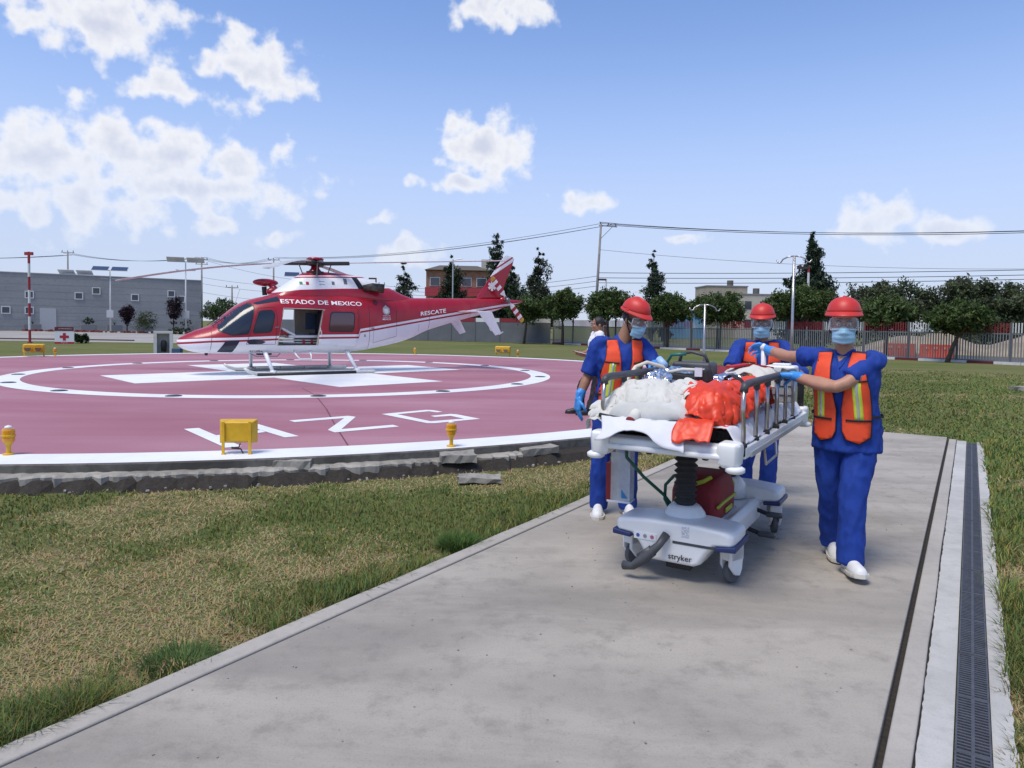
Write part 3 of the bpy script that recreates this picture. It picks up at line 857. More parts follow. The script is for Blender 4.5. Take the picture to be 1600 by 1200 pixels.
def lettering(txt, x0, z0, x1, z1, h, m, parent, yfun=None, bold=True, off=.008, shear=0.0, name='lettering'):
    """line of letters on the port side running from (x0,z0) to (x1,z1), tail-wards"""
    yfun = yfun or skin_y
    vs, fs = text_polys(txt, h * 1.4, bold, shear); w = max(v.x for v in vs); mnx = min(v.x for v in vs)
    mb = MB(); pts = []
    for v in vs:
        t = (v.x - mnx) / (w - mnx); x = x0 + (x1 - x0) * t; z = z0 + (z1 - z0) * t + v.y / 1.02
        pts.append((x, yfun(x, z, off), z))
    mb.add(pts, fs); return mb.build(name, m, parent)


# glazing
ws = decal('windshield', rounded([(2.50, 1.275), (1.98, 1.685), (1.66, 1.86), (1.56, 1.78), (1.74, 1.075), (2.12, 1.04), (2.37, 1.13)], .07), M_glass, heli, .008)
decal('windshield_frame', rounded([(2.53, 1.26), (1.98, 1.705), (1.62, 1.90), (1.53, 1.80), (1.72, 1.055), (2.12, 1.02), (2.40, 1.11)], .07), M_blk, ws, .004)
decal('roof_window', rounded([(1.56, 1.875), (1.44, 1.915), (.90, 2.075), (.90, 1.945), (1.48, 1.84)], .04), M_glass, heli, .008)
dw = decal('door_window', rounded([(1.62, 1.095), (1.44, 1.66), (1.13, 1.685), (1.075, 1.60), (1.17, 1.13)], .08), M_glass, heli, .009)
decal('window_seal', rounded([(1.645, 1.075), (1.46, 1.685), (1.12, 1.71), (1.05, 1.60), (1.15, 1.11)], .09), M_blk, dw, .005)
decal('chin_window', rounded([(2.46, .60), (2.27, .885), (1.93, .905), (2.09, .585)], .04), M_glass, heli, .008)
decal('lower_window', rounded([(1.77, .845), (1.70, .925), (1.55, .935), (1.29, .865), (1.38, .81), (1.70, .80)], .05), M_glass, heli, .008)
# far side panes, mirrored
for nm, poly in (('windshield', [(2.50, 1.275), (1.98, 1.685), (1.66, 1.86), (1.56, 1.78), (1.74, 1.075), (2.12, 1.04), (2.37, 1.13)]), ('door_window', [(1.62, 1.095), (1.44, 1.66), (1.13, 1.685), (1.075, 1.60), (1.17, 1.13)])):
    o = decal(nm, rounded(poly, .07), M_glass, heli, .008, yfun=lambda x, z, off: -skin_y(x, z, off))
    o.data.flip_normals()
# sliding door, slid back along the fuselage, standing proud of the skin
sd_o = decal('sliding_door', rounded([(-.10, .80), (-.245, 1.755), (-1.27, 1.775), (-1.19, .70)], .06), M_body, heli, .05)
md = sd_o.modifiers.new('thick', 'SOLIDIFY'); md.thickness = .045; md.offset = -1
sw = decal('door_window', rounded([(-.385, 1.165), (-.45, 1.665), (-1.12, 1.665), (-1.08, 1.165)], .10), mat('red_reflection_glass', (.06, .015, .03), .06, spec=.9, coat=.5), sd_o, .056)  # the pane's red reflection is put into its base colour
decal('window_seal', rounded([(-.355, 1.135), (-.425, 1.695), (-1.15, 1.695), (-1.11, 1.135)], .11), M_blk, sw, .053)
mb = MB(); mb.box((-.16, .865, 1.10), (.025, .02, .10)); mb.build('door_handle', M_alu, sd_o)
# cabin fittings
mb = MB(); mb.tube([(1.0, .775, .76), (.83, .76, 1.755), (-.25, .76, 1.745), (-.08, .775, .76)], .014, 6); mb.build('door_frame', M_in, heli)
mb = MB(); mb.box((-.42, -.25, 1.02), (.3, .5, .12)); mb.box((-.52, -.25, 1.32), (.12, .5, .66)); mb.box((-.53, -.25, 1.66), (.1, .26, .14)); mb.build('seat', M_seat, heli, bevel=.03)
mb = MB(); mb.box((.12, .28, 1.0), (1.0, .44, .08)); mb.box((.62, .28, 1.13), (.44, .44, .07), Matrix.Rotation(R(-28), 3, 'Y')); mb.build('stretcher', M_wht, heli, bevel=.03)
mb = MB(); mb.box((.15, .28, .90), (1.25, .40, .03)); mb.tube([(.75, .1, .80), (-.45, .1, .80)], .02); mb.tube([(.75, .46, .83), (-.45, .46, .83)], .02); mb.build('stretcher_rail', M_alu, heli)
mb = MB(); mb.box((.72, .33, 1.10), (.26, .2, .14)); mb.build('equipment_case', mat('case_red', (.35, .02, .02), .5), heli, bevel=.02)
mb = MB(); mb.box((.2, .50, .86), (.06, .02, .1)); mb.build('strap', mat('strap_red', (.4, .01, .02), .7), heli)
mb = MB(); mb.box((-.02, .50, .86), (.06, .02, .1)); mb.build('strap', MATS['strap_red'], heli)
mb = MB(); mb.box((-.40, -.64, 1.42), (.34, .02, .46)); mb.build('far_window', mat('cabin_window', (.10, .16, .28), .1), heli, bevel=.05)

# engine cowling (upper housing)
CW = [(.98, 2.10, 2.13, .20), (.88, 2.06, 2.20, .38), (.74, 2.04, 2.32, .48), (.58, 2.0, 2.41, .53), (.30, 2.0, 2.62, .555), (.12, 2.0, 2.74, .55), (-.2, 2.0, 2.80, .54), (-.46, 2.0, 2.82, .53), (-1.14, 2.0, 2.80, .52),
      (-1.69, 2.0, 2.73, .50), (-2.0, 2.0, 2.63, .47), (-2.3, 2.0, 2.52, .42), (-2.6, 2.0, 2.42, .35), (-2.9, 2.0, 2.29, .27), (-3.25, 2.05, 2.17, .18)]
CA = np.array(CW)


def cw(x):
    o = CA[::-1]; return [float(np.interp(x, o[:, 0], o[:, c])) for c in (1, 2, 3)]


def cow(x, a):
    b, t, w = cw(x); c, s = math.cos(a), math.sin(a); ex = 2.6
    return Vector((x, w * math.copysign(abs(c) ** (2 / ex), c) * (1 - .30 * max(0, s)), b + (t - b) * abs(s) ** (2 / ex)))


def cow_y(x, z, off=.006):
    b, t, w = cw(x); k = max(0, min(1, (z - b) / (t - b))); s = k ** (2.6 / 2); c = math.sqrt(max(0, 1 - s * s))
    return w * c ** (2 / 2.6) * (1 - .30 * s) + off


def cowl_mat():
    m = bpy.data.materials.new('cowling_livery'); m.use_nodes = True; t = m.node_tree; b = t.nodes['Principled BSDF']
    tcn = NODE(t, 'ShaderNodeTexCoord'); sp = NODE(t, 'ShaderNodeSeparateXYZ'); t.links.new(tcn.outputs['Object'], sp.inputs[0])
    x, z = sp.outputs[0], sp.outputs[2]
    lo = curve_node(t, x, [(-7.6, 2.45), (-2.6, 2.45), (-1.9, 2.385), (-.9, 2.35), (.3, 2.27), (.95, 2.17), (3.4, 2.1)], -7.6, 3.4, 0, 4)
    hi = curve_node(t, x, [(-7.6, 2.70), (-1.75, 2.70), (.3, 2.60), (3.4, 2.5)], -7.6, 3.4, 0, 4)
    c = MIX(t, MATH(t, 'GREATER_THAN', z, lo), RED, WHT)
    dz = MATH(t, 'SUBTRACT', z, hi)
    c = MIX(t, MATH(t, 'GREATER_THAN', dz, 0.0), c, RED)
    c = MIX(t, MATH(t, 'MULTIPLY', MATH(t, 'GREATER_THAN', dz, .035), MATH(t, 'LESS_THAN', dz, .07)), c, WHT)
    t.links.new(c, b.inputs['Base Color']); b.inputs['Roughness'].default_value = .3; b.inputs['Coat Weight'].default_value = .35
    return m


mb = MB(); mb.loft([[cow(x, math.pi * k / 24) for k in range(25)] for x in np.linspace(.98, -3.25, 60)], cap=True)
mb.build('engine_cowling', cowl_mat(), heli, smooth=True)
cy = lambda x, z, off: cow_y(x, z, off)
decal('cowl_band', [(-1.25, 2.70), (-1.40, 2.36), (-1.58, 2.37), (-1.43, 2.69)], M_blk, heli, .006, yfun=cy)
for x0_, c_ in ((.29, (.0, .16, .06)), (.205, (.8, .8, .8)), (.12, (.42, .01, .03))):
    decal('flag_panel', [(x0_, 2.42), (x0_, 2.50), (x0_ - .083, 2.50), (x0_ - .083, 2.42)], mat('flag%.2f' % x0_, c_, .5), heli, .008, yfun=cy)
for (x_, z_, w_, h_) in ((-.25, 2.52, .16, .012), (-.25, 2.44, .16, .012), (-.62, 2.45, .08, .09), (-.98, 2.48, .10, .16)):
    decal('cowl_vent', [(x_, z_), (x_, z_ + h_), (x_ - w_, z_ + h_), (x_ - w_, z_)], M_grey, heli, .006, yfun=cy)
mb = MB(); mb.tube([(-1.55, .40, 2.38), (-1.80, .50, 2.42), (-2.10, .58, 2.39)], .12, 18, rs=[.10, .125, .135]); ex = mb.build('exhaust', mat('exhaust_metal', (.10, .09, .075), .45, .8, var=.4, vscale=9), heli, smooth=True)
mb = MB(); mb.cyl((-2.102, .581, 2.39), (-2.12, .588, 2.388), .118, n=18); mb.build('opening', M_blk, ex)
mb = MB(); mb.tube([(-1.55, -.40, 2.38), (-1.80, -.50, 2.42), (-2.10, -.58, 2.39)], .12, 18, rs=[.10, .125, .135]); mb.build('exhaust', mat('exhaust_metal', (0, 0, 0)), heli, smooth=True)
decal('air_intake', [(-1.86 + .085 * math.cos(2 * math.pi * k / 20), 1.99 + .085 * math.sin(2 * math.pi * k / 20)) for k in range(20)], mat('intake_dark_red', (.10, .006, .012), .6), heli, .006)
# lettering and crest
lettering('ESTADO DE MEXICO', .88, 1.885, -1.40, 1.875, .115, M_ltr, heli)
lettering('RESCATE', -3.43, 1.635, -4.36, 1.755, .125, M_ltr, heli)
lettering('XC-ERA', 1.69, .59, 1.34, .59, .05, M_blk, heli, shear=.25)
lettering('MÉXICO', -2.06, 1.485, -2.34, 1.49, .05, M_ltr, heli)
lettering('GOBIERNO DEL', -2.07, 1.60, -2.33, 1.605, .022, M_ltr, heli)
lettering('ESTADO DE', -2.07, 1.555, -2.33, 1.56, .022, M_ltr, heli)
M_crest = mat('crest_silver', (.45, .44, .42), .5, var=.5, vscale=60)
decal('crest', rounded([(-2.09, 1.84), (-2.075, 1.72), (-2.13, 1.655), (-2.20, 1.64), (-2.27, 1.655), (-2.325, 1.72), (-2.31, 1.84), (-2.25, 1.875), (-2.20, 1.93), (-2.15, 1.875)], .02), M_crest, heli, .007)
decal('crest_shield', rounded([(-2.13, 1.82), (-2.13, 1.72), (-2.20, 1.67), (-2.27, 1.72), (-2.27, 1.82)], .02), mat('crest_light', (.72, .71, .68), .5, var=.3, vscale=80), heli, .009)
lettering('J.', -.11, 1.17, -.18, 1.17, .09, M_ltr, heli, off=.058)
decal('step_panel', [(-1.45, 1.00), (-1.45, 1.07), (-1.49, 1.07), (-1.49, 1.00)], M_grey, heli, .007)
for pl in ([(-1.75, 1.20), (-1.75, .82)], [(-3.36, 1.40), (-3.36, 1.08)], [(-2.55, 1.27), (-2.55, 1.03)]):
    (x0_, z0_), (x1_, z1_) = pl
    decal('panel_line', [(x0_, z0_), (x1_, z1_), (x1_ - .008, z1_), (x0_ - .008, z0_)], M_grey, heli, .004)
for z_ in (.82,):
    decal('panel_line', [(-1.75, z_), (-2.55, z_ + .19), (-2.55, z_ + .20), (-1.75, z_ + .01)], M_grey, heli, .004)

def seam(poly, off=.004, closed=True):
    pts = []
    pl = poly + [poly[0]] if closed else poly
    for p, q in zip(pl, pl[1:]):
        n_ = max(2, int(math.dist(p, q) / .06)); pts += [(p[0] + (q[0] - p[0]) * k / n_, p[1] + (q[1] - p[1]) * k / n_) for k in range(n_)]
    pts.append(pl[-1]); b = MB(); b.tube([(x_, skin_y(x_, z_, off - .003), z_) for x_, z_ in pts], .005, 5); b.build('panel_seam', mat('seam_dark', (.05, .02, .025), .7), heli)


seam([(1.78, .80), (1.70, 1.06), (1.46, 1.74), (1.06, 1.78), (1.0, 1.5), (1.05, .80)]); seam([(2.62, .60), (2.56, 1.2)], closed=False); seam([(-1.62, .66), (-1.62, 2.15)], closed=False); seam([(-2.55, 1.3), (-2.55, 2.15)], closed=False); seam([(-3.75, 1.2), (-3.75, 2.15)], closed=False); seam([(-5.3, 1.62), (-5.3, 2.2)], closed=False)
for x_ in (1.02, -1.72):
    b = MB(); b.box((x_, skin_y(x_, 1.25, .006), 1.25), (.10, .016, .03)); b.build('latch_handle', M_grey, heli, bevel=.004)
# tail fin, stabiliser, tail rotor
fin = MB(); pr = [(-5.60, 2.20), (-6.16, 2.95), (-6.70, 3.66), (-6.78, 3.71), (-7.05, 3.66), (-7.10, 3.60), (-7.02, 3.35), (-6.74, 2.75), (-6.60, 2.25)]
n_ = len(pr); th = lambda z: .055 - .03 * (z - 2.2) / 1.5
cx_ = sum(p[0] for p in pr) / n_
fv = []; 
for sgn in (1, -1):
    for x_, z_ in pr: fv.append((x_, sgn * .012, z_))
    for x_, z_ in pr: fv.append((cx_ + (x_ - cx_) * .72 + (z_ - 2.9) * -.10, sgn * th(z_), 2.9 + (z_ - 2.9) * .9))
q = 2 * n_
ff = []
for s_ in (0, q):
    ff += [(s_ + i, s_ + (i + 1) % n_, s_ + n_ + (i + 1) % n_, s_ + n_ + i) for i in range(n_)]
    ff.append(tuple(s_ + n_ + i for i in range(n_)))
ff += [(i, (i + 1) % n_, q + (i + 1) % n_, q + i) for i in range(n_)]
fin.add(fv, ff)


def fin_mat():
    m = bpy.data.materials.new('fin_livery'); m.use_nodes = True; t = m.node_tree; b = t.nodes['Principled BSDF']
    tcn = NODE(t, 'ShaderNodeTexCoord'); sp = NODE(t, 'ShaderNodeSeparateXYZ'); t.links.new(tcn.outputs['Object'], sp.inputs[0])
    d = MATH(t, 'ADD', MATH(t, 'MULTIPLY', sp.outputs[0], .62), sp.outputs[2])            # diagonal bands
    c = MIX(t, MATH(t, 'GREATER_THAN', d, -.86), RED, WHT)
    c = MIX(t, MATH(t, 'MULTIPLY', MATH(t, 'GREATER_THAN', d, -.74), MATH(t, 'LESS_THAN', d, -.68)), c, RED)
    t.links.new(c, b.inputs['Base Color']); b.inputs['Roughness'].default_value = .3; b.inputs['Coat Weight'].default_value = .3
    return m


fn = fin.build('tail_fin', fin_mat(), heli)
star = MB()
for a_ in (90, 30, 150):
    dx_, dz_ = math.cos(R(a_)), math.sin(R(a_)); w_ = .045
    L2 = .16
    star.add([(-6.20 + s1 * dx_ * L2 - s2 * dz_ * w_, .062 + .0004 * a_ / 30, 2.66 + s1 * dz_ * L2 + s2 * dx_ * w_) for s1, s2 in ((-1, -1), (1, -1), (1, 1), (-1, 1))], [(0, 1, 2, 3)])
star.build('star_of_life', M_ltr, fn)
for sg in (1, -1):
    st = MB(); y0, y1 = sg * .17, sg * 1.08
    ring_ = lambda y, x0_, x1_, z_, t_: [(x0_, y, z_), (x0_ - (x0_ - x1_) * .3, y, z_ + t_), (x1_, y, z_ + .004), (x0_ - (x0_ - x1_) * .3, y, z_ - t_)]
    st.loft([ring_(y0, -4.78, -5.52, 1.80, .03), ring_(y1, -4.98, -5.52, 1.80, .02)])
    so = st.build('stabiliser', M_wht, heli)
    vf = MB()
    pf = [(-5.0, 1.80), (-5.53, 1.80), (-5.90, 1.13), (-5.68, 1.06)]
    vf.add([(x_, y1 + s_ * .012, z_) for s_ in (1, -1) for x_, z_ in pf], [(0, 1, 2, 3), (7, 6, 5, 4), (0, 4, 5, 1), (1, 5, 6, 2), (2, 6, 7, 3), (3, 7, 4, 0)])
    vf.build('end_plate', M_wht, so, bevel=.006)
tg = MB(); tg.tube([(-5.95, 0, 1.80), (-6.2, 0, 1.22), (-6.55, 0, 1.08), (-6.70, 0, 1.16)], .022, 8); tg.build('tail_guard', M_wht, heli, smooth=True)
an = MB(); an.tube([(-4.75, 0, 1.50), (-5.12, 0, 1.12)], .010, 6); an.build('antenna', M_wht, heli); an = MB(); an.tube([(1.9, .06, 1.86), (1.78, .06, 2.24)], .012, 6); an.build('antenna', M_wht, heli)
tr = bpy.data.objects.new('tail_rotor', None); C.objects.link(tr); tr.parent = heli; tr.location = (-6.66, .30, 2.22); tr.rotation_euler = (0, R(-48), 0)


def tailblade_mat():
    m = bpy.data.materials.new('tail_blade_stripes'); m.use_nodes = True; t = m.node_tree; b = t.nodes['Principled BSDF']
    tcn = NODE(t, 'ShaderNodeTexCoord'); sp = NODE(t, 'ShaderNodeSeparateXYZ'); t.links.new(tcn.outputs['Object'], sp.inputs[0])
    x = MATH(t, 'ABSOLUTE', sp.outputs[0])
    c = MIX(t, MATH(t, 'GREATER_THAN', MATH(t, 'FRACT', MATH(t, 'MULTIPLY', x, 4.4)), .5), (.75, .75, .74), (.35, .012, .03))
    c = MIX(t, MATH(t, 'LESS_THAN', x, .33), c, (.75, .75, .74))
    c = MIX(t, MATH(t, 'GREATER_THAN', x, .83), c, (.50, .30, .03))
    t.links.new(c, b.inputs['Base Color']); b.inputs['Roughness'].default_value = .45
    return m


M_tb = tailblade_mat()
for sg in (1, -1):
    bl = MB(); rs = []
    for x_, w_ in ((.10, .035), (.2, .04), (.3, .095), (.84, .095), (.92, .085), (.95, .05)):
        rs.append([(sg * x_, .0, w_), (sg * x_, .012, .3 * w_), (sg * x_, 0, -w_), (sg * x_, -.012, .3 * w_)])
    bl.loft(rs).build('blade', M_tb, tr)
hb = MB(); hb.cyl((0, -.30, 0), (0, .05, 0), .045, n=14); hb.cyl((0, .03, 0), (0, .08, 0), .075, .05, n=14); hb.box((0, .0, 0), (.3, .05, .06)); hb.build('hub', M_grey, tr, smooth=False)
gb_ = MB(); gb_.ell((-6.66, .06, 2.22), (.16, .10, .10)); gb_.build('gearbox', M_red, heli, smooth=True)

# main rotor
mr_ = bpy.data.objects.new('main_rotor', None); C.objects.link(mr_); mr_.parent = heli; mr_.location = (-.28, 0, 3.04)
M_bld = mat('rotor_blade', (.46, .47, .48), .45, var=.15, vscale=3); M_cuff = mat('rotor_dark', (.02, .02, .023), .5)
for az_d, dip, mt in ((330, -.60, M_bld), (60, -.55, M_bld), (150, .20, mat('rotor_blade_lit', (.62, .63, .64), .4)), (240, .06, M_bld)):  # one blade has a paler copy of the paint, its lit top put into colour
    rs = []; rc = []
    a = R(az_d); dx_, dy_ = math.cos(a), math.sin(a)
    for k in range(15):
        s_ = .95 + (5.35 - .95) * k / 14; z_ = dip * ((s_ - .4) / 5.0) ** 1.7 if dip < 0 else dip * (s_ / 5.4); w_ = .165 if s_ > 1.3 else .10
        if k == 14: w_ = .10
        c_ = Vector((dx_ * s_, dy_ * s_, z_)); t_ = Vector((-dy_, dx_, 0)); up_ = Vector((0, 0, 1)); pit = .04
        rs.append([c_ + t_ * w_ * u_ + up_ * (h_ + pit * w_ * u_) for u_, h_ in ((1, 0), (.4, .022), (-1, .004), (.4, -.012))])
    mr_b = MB().loft(rs).build('blade', mt, mr_)
    for (s0, s1, w0, w1, th_) in ((.18, .95, .09, .075, .05),):
        q0, q1 = Vector((dx_ * s0, dy_ * s0, 0)), Vector((dx_ * s1, dy_ * s1, rs[0][0].z * .6)); t_ = Vector((-dy_, dx_, 0)); u_ = Vector((0, 0, 1))
        rc = [[q + t_ * w * sx + u_ * th_ * sz for sx, sz in ((1, 1), (-1, 1), (-1, -1), (1, -1))] for q, w in ((q0, w0), (q1, w1))]
    MB().loft(rc).build('cuff', M_cuff, mr_b, bevel=.015)
    dm = MB(); pdir = Vector((math.cos(a + .5), math.sin(a + .5), 0)); dm.cyl(pdir * .18 + Vector((0, 0, .03)), pdir * .62 + Vector((0, 0, .02)), .035, n=8)
    dm.cyl(Vector((dx_ * .42 - dy_ * .14, dy_ * .42 + dx_ * .14, -.02)), Vector((dx_ * .30 - dy_ * .10, dy_ * .30 + dx_ * .10, -.36)), .016, n=6); dm.build('damper', M_grey, mr_b)
hb = MB(); hb.lathe([(0, -.34), (.14, -.34), (.10, -.20), (.09, -.08), (.24, -.05), (.26, .04), (.12, .08), (0, .08)], n=20); hb.cyl((0, 0, -.30), (0, 0, -.22), .24, n=20); hb.build('hub', M_cuff, mr_, smooth=False)
hb = MB(); hb.lathe([(0, .17), (.20, .165), (.24, .13), (.22, .09), (.10, .08), (0, .08)], n=24); hb.build('hub_cap', M_red, mr_, smooth=True)
ms = MB(); ms.lathe([(0, 2.74), (.22, 2.74), (.17, 2.84), (.12, 2.90), (.10, 3.0), (0, 3.0)], (-.28, 0, 0), 20); ms.build('mast', M_red, heli, smooth=True)

# rescue hoist on the far side of the roof
hs = MB(); hs.ell((.80, -1.0, 2.50), (.36, .12, .11)); hs.cyl((.62, -.62, 2.25), (.66, -1.0, 2.47), .09, n=12); hs.ell((.62, -.75, 2.24), (.24, .14, .13)); ho = hs.build('rescue_hoist', M_red, heli, smooth=True)
hs = MB(); hs.cyl((.84, -1.0, 2.38), (.82, -1.0, 2.14), .07, n=12); hs.build('winch_motor', M_cuff, ho); hs = MB(); hs.box((.5, -.72, 2.2), (.14, .3, .2)); hs.build('winch', M_cuff, ho)
# wiper, belly bits
wp = MB(); wp.tube([(2.52, .30, 1.26), (2.2, .33, 1.50)], .010, 5); wp.build('wiper', M_blk, heli); wp = MB(); wp.tube([(2.52, -.25, 1.28), (2.05, -.35, 1.66)], .010, 5); wp.build('wiper', M_blk, heli)
bl = MB(); bl.cyl((2.62, .1, .58), (2.62, .1, .50), .04, n=10); bl.build('belly_sensor', M_cuff, heli); bl = MB(); bl.box((1.2, .25, .53), (.35, .2, .06)); bl.build('belly_sensor', M_cuff, heli)

# skids
for sg in (1, -1):
    y_ = sg * 1.05
    sk = bpy.data.objects.new('skid', None); C.objects.link(sk); sk.parent = heli
    t_ = MB(); t_.tube([(1.92, y_, .20), (1.80, y_, .115), (1.62, y_, .06), (1.4, y_, .055), (-1.62, y_, .055)], .05, 10, rs=[.03, .045, .05, .05, .05]); t_.build('tube', M_alu, sk, smooth=True)
    t_ = MB(); t_.tube([(1.60, y_ + sg * .045, .035), (-1.05, y_ + sg * .045, .035)], .042, 8); t_.build('wear_shoe', M_cuff, sk, smooth=True)
    t_ = MB(); t_.box((-1.35, y_, .05), (.56, .16, .07)); t_.build('ground_plate', M_alu, sk, bevel=.02)
    t_ = MB(); t_.box((.1, y_ - sg * .12, .115), (2.4, .14, .018)); [t_.cyl((x_, y_ - sg * .12, .05), (x_, y_ - sg * .12, .12), .012, n=6) for x_ in (1.1, .4, -.3, -1.0)]; t_.build('boarding_step', M_grey, sk)
    for xt, xb in ((1.28, 1.19), (-.98, -1.12)):
        t_ = MB(); t_.tube([(xt, sg * .52, .62), (xt, sg * .72, .53), (xb, y_, .07)], .05, 10, rs=[.06, .055, .045]); t_.cyl((xb, y_, .06), (xb - .001, y_, .13), .075, n=12); t_.build('strut', M_wht, sk, smooth=True)
for x0_, x1_ in ((.52, .10),):
    t_ = MB(); t_.tube([(x0_, .66, .60), (x0_ - .02, .80, .50), (x0_ - .10, .86, .40), (x1_ + .02, .86, .40), (x1_, .80, .50), (x1_, .66, .60)], .022, 8); t_.build('foot_step', M_wht, heli, smooth=True)
t_ = MB(); t_.tube([(1.62, .5, .55), (1.5, .62, .48), (.95, .62, .48), (.85, .5, .55)], .012, 6); t_.build('grab_rail', M_grey, heli)
# ================================================================== shaping helpers
def V3(*a): return Vector(a)


def capsule(mb, pts, rs, n=14):
    pts = [Vector(p) for p in pts]
    mb.tube(pts, 0, n, rs=rs); mb.ell(pts[0], rs[0] * .995, nu=n, nv=8); mb.ell(pts[-1], rs[-1] * .995, nu=n, nv=8)


def smooth_chain(pts, rs, k=5):
    """Catmull-Rom through joints, so limbs bend softly"""
    P = [Vector(p) for p in pts]; out = []; ro = []
    for i in range(len(P) - 1):
        p0, p1, p2, p3 = P[max(0, i - 1)], P[i], P[i + 1], P[min(len(P) - 1, i + 2)]
        for j in range(k):
            t = j / k
            out.append(.5 * ((2 * p1) + (p2 - p0) * t + (2 * p0 - 5 * p1 + 4 * p2 - p3) * t * t + (3 * p1 - p0 - 3 * p2 + p3) * t ** 3)); ro.append(rs[i] * (1 - t) + rs[i + 1] * t)
    out.append(P[-1]); ro.append(rs[-1])
    return out, ro


def remeshed(mb, name, m, parent, voxel=.012, it=5, wrinkle=0.0, wscale=.09, seed=0, stretch=(1, 1, 1), keep=True, fac=.5):
    """fuse overlapping closed shapes into one skin, smooth it and press cloth folds into it"""
    o = mb.build(name, m, None)
    md = o.modifiers.new('fuse', 'REMESH'); md.mode = 'VOXEL'; md.voxel_size = voxel
    md = o.modifiers.new('smooth', 'SMOOTH'); md.iterations = it; md.factor = fac
    bpy.context.view_layer.update()
    me = bpy.data.meshes.new_from_object(o.evaluated_get(bpy.context.evaluated_depsgraph_get()))
    o.modifiers.clear(); old = o.data; o.data = me; bpy.data.meshes.remove(old)
    if wrinkle:
        nv = len(me.vertices); co = np.zeros(nv * 3, np.float32); me.vertices.foreach_get('co', co); co = co.reshape(-1, 3)
        no = np.zeros(nv * 3, np.float32); me.vertices.foreach_get('normal', no); no = no.reshape(-1, 3)
        d = np.array([(1 - 2.4 * abs(noise.noise(Vector((p[0] / wscale * stretch[0], p[1] / wscale * stretch[1], p[2] / wscale * stretch[2] + seed)))))
                      + .5 * (1 - 2.4 * abs(noise.noise(Vector((p[0] / wscale * 2.1 + 5, p[1] / wscale * 2.1, p[2] / wscale * 2.1 * stretch[2] + seed))))) for p in co], np.float32)
        co = co + no * (d * wrinkle)[:, None]; me.vertices.foreach_set('co', co.ravel().astype(np.float32)); me.update()
    me.polygons.foreach_set('use_smooth', [True] * len(me.polygons))
    if not me.materials: me.materials.append(m)
    o.parent = parent
    return o



# ================================================================== hospital stretcher and what lies on it
GO, GRZ = Vector((1.122, 4.615, 0)), -R(31)
gur = empty('hospital_stretcher', GO, GRZ, 'white wheeled hospital stretcher with raised side rails on the concrete path', 'stretcher')
M_pl = mat('stretcher_plastic', (.74, .75, .75), .38, var=.05, vscale=5, bump=.04, bscale=200); M_plg = mat('stretcher_grey', (.40, .41, .42), .45, var=.06)
M_dk = mat('dark_grey_plastic', (.055, .058, .065), .5, var=.15, vscale=15); M_blue = mat('bumper_blue', (.015, .03, .12), .45)
M_steel = mat('rail_steel', (.42, .40, .39), .28, .9, var=.12, vscale=18); M_rub = mat('black_rubber', (.018, .018, .02), .7); M_rg = mat('tyre_grey', (.10, .10, .105), .75)
GM = Matrix.Translation(GO) @ Matrix.Rotation(GRZ, 4, 'Z')
gw = lambda x, y, z: GM @ Vector((x, y, z))


def ext_y(mb, poly, y0, y1):
    """extrude an (x,z) outline along y"""
    n_ = len(poly)
    return mb.add([(x, y0, z) for x, z in poly] + [(x, y1, z) for x, z in poly],
                  [tuple(range(n_)), tuple(range(2 * n_ - 1, n_ - 1, -1))] + [(i, n_ + i, n_ + (i + 1) % n_, (i + 1) % n_) for i in range(n_)])


def base_block(y0, y1, sk, zt=.375):
    pl = [(-.385, .275), (-.385, .345), (-.34, .36), (-.16, zt), (.16, zt), (.34, .36), (.385, .345), (.385, .275), (.275, .265), (.225, .21), (.18, sk + .02), (.14, sk), (-.14, sk), (-.18, sk + .02), (-.225, .21), (-.275, .265)]
    mb = MB(); ys = [y0, y0 + .03, (y0 + y1) / 2, y1 - .03, y1]
    rs = []
    for i, y in enumerate(ys):
        k = (.93, .99, 1.0, .99, .93)[i]; zk = (.97, 1, 1.02, 1, .97)[i]
        rs.append([(x * k, y, .25 + (z - .25) * zk) for x, z in pl])
    return mb.loft(rs)


bf = base_block(-.20, .13, .115).build('front_base', M_pl, gur, bevel=.02, seg=3)
br = base_block(1.16, 1.46, .18).build('rear_base', M_pl, gur, bevel=.02, seg=3)
for y0, y1, par in ((-.20, .13, bf), (1.16, 1.46, br)):
    for sx in (-1, 1):
        b = MB(); b.loft([[(sx * x, y, z) for x, z in ((.27, .240), (.396, .248), (.396, .284), (.27, .268))] for y in (y0 - .012, y1 + .012)])
        b.build('bumper', M_blue, par, bevel=.008)
sp = MB(); pl = [(-.25, .14), (-.25, .26), (-.21, .30), (-.17, .275), (.17, .275), (.21, .30), (.25, .26), (.25, .14)]
ext_y(sp, pl, .12, 1.17); sp.build('base_spine', M_pl, gur, bevel=.015)
b = MB(); b.box((0, .60, .279), (.30, .46, .012)); b.build('tray', M_plg, gur, bevel=.004)
for yy, zz in ((.06, .39), (1.16, .385)):
    b = MB(); b.lathe([(.15, zz - .10), (.13, zz), (.105, zz + .035), (.088, zz + .05), (0, zz + .05)], (0, yy, 0), 24); b.build('column_collar', M_pl, gur, smooth=True)
    pr = [(0, zz + .03)]; nb = 11; z0_, z1_ = zz + .03, .855
    for k in range(nb * 4 + 1):
        pr.append((.066 + .011 * (math.cos(k * math.pi / 2)), z0_ + (z1_ - z0_) * k / (nb * 4)))
    pr.append((0, z1_))
    b = MB(); b.lathe(pr, (0, yy, 0), 24); b.build('bellows_column', M_rub, gur, smooth=True)
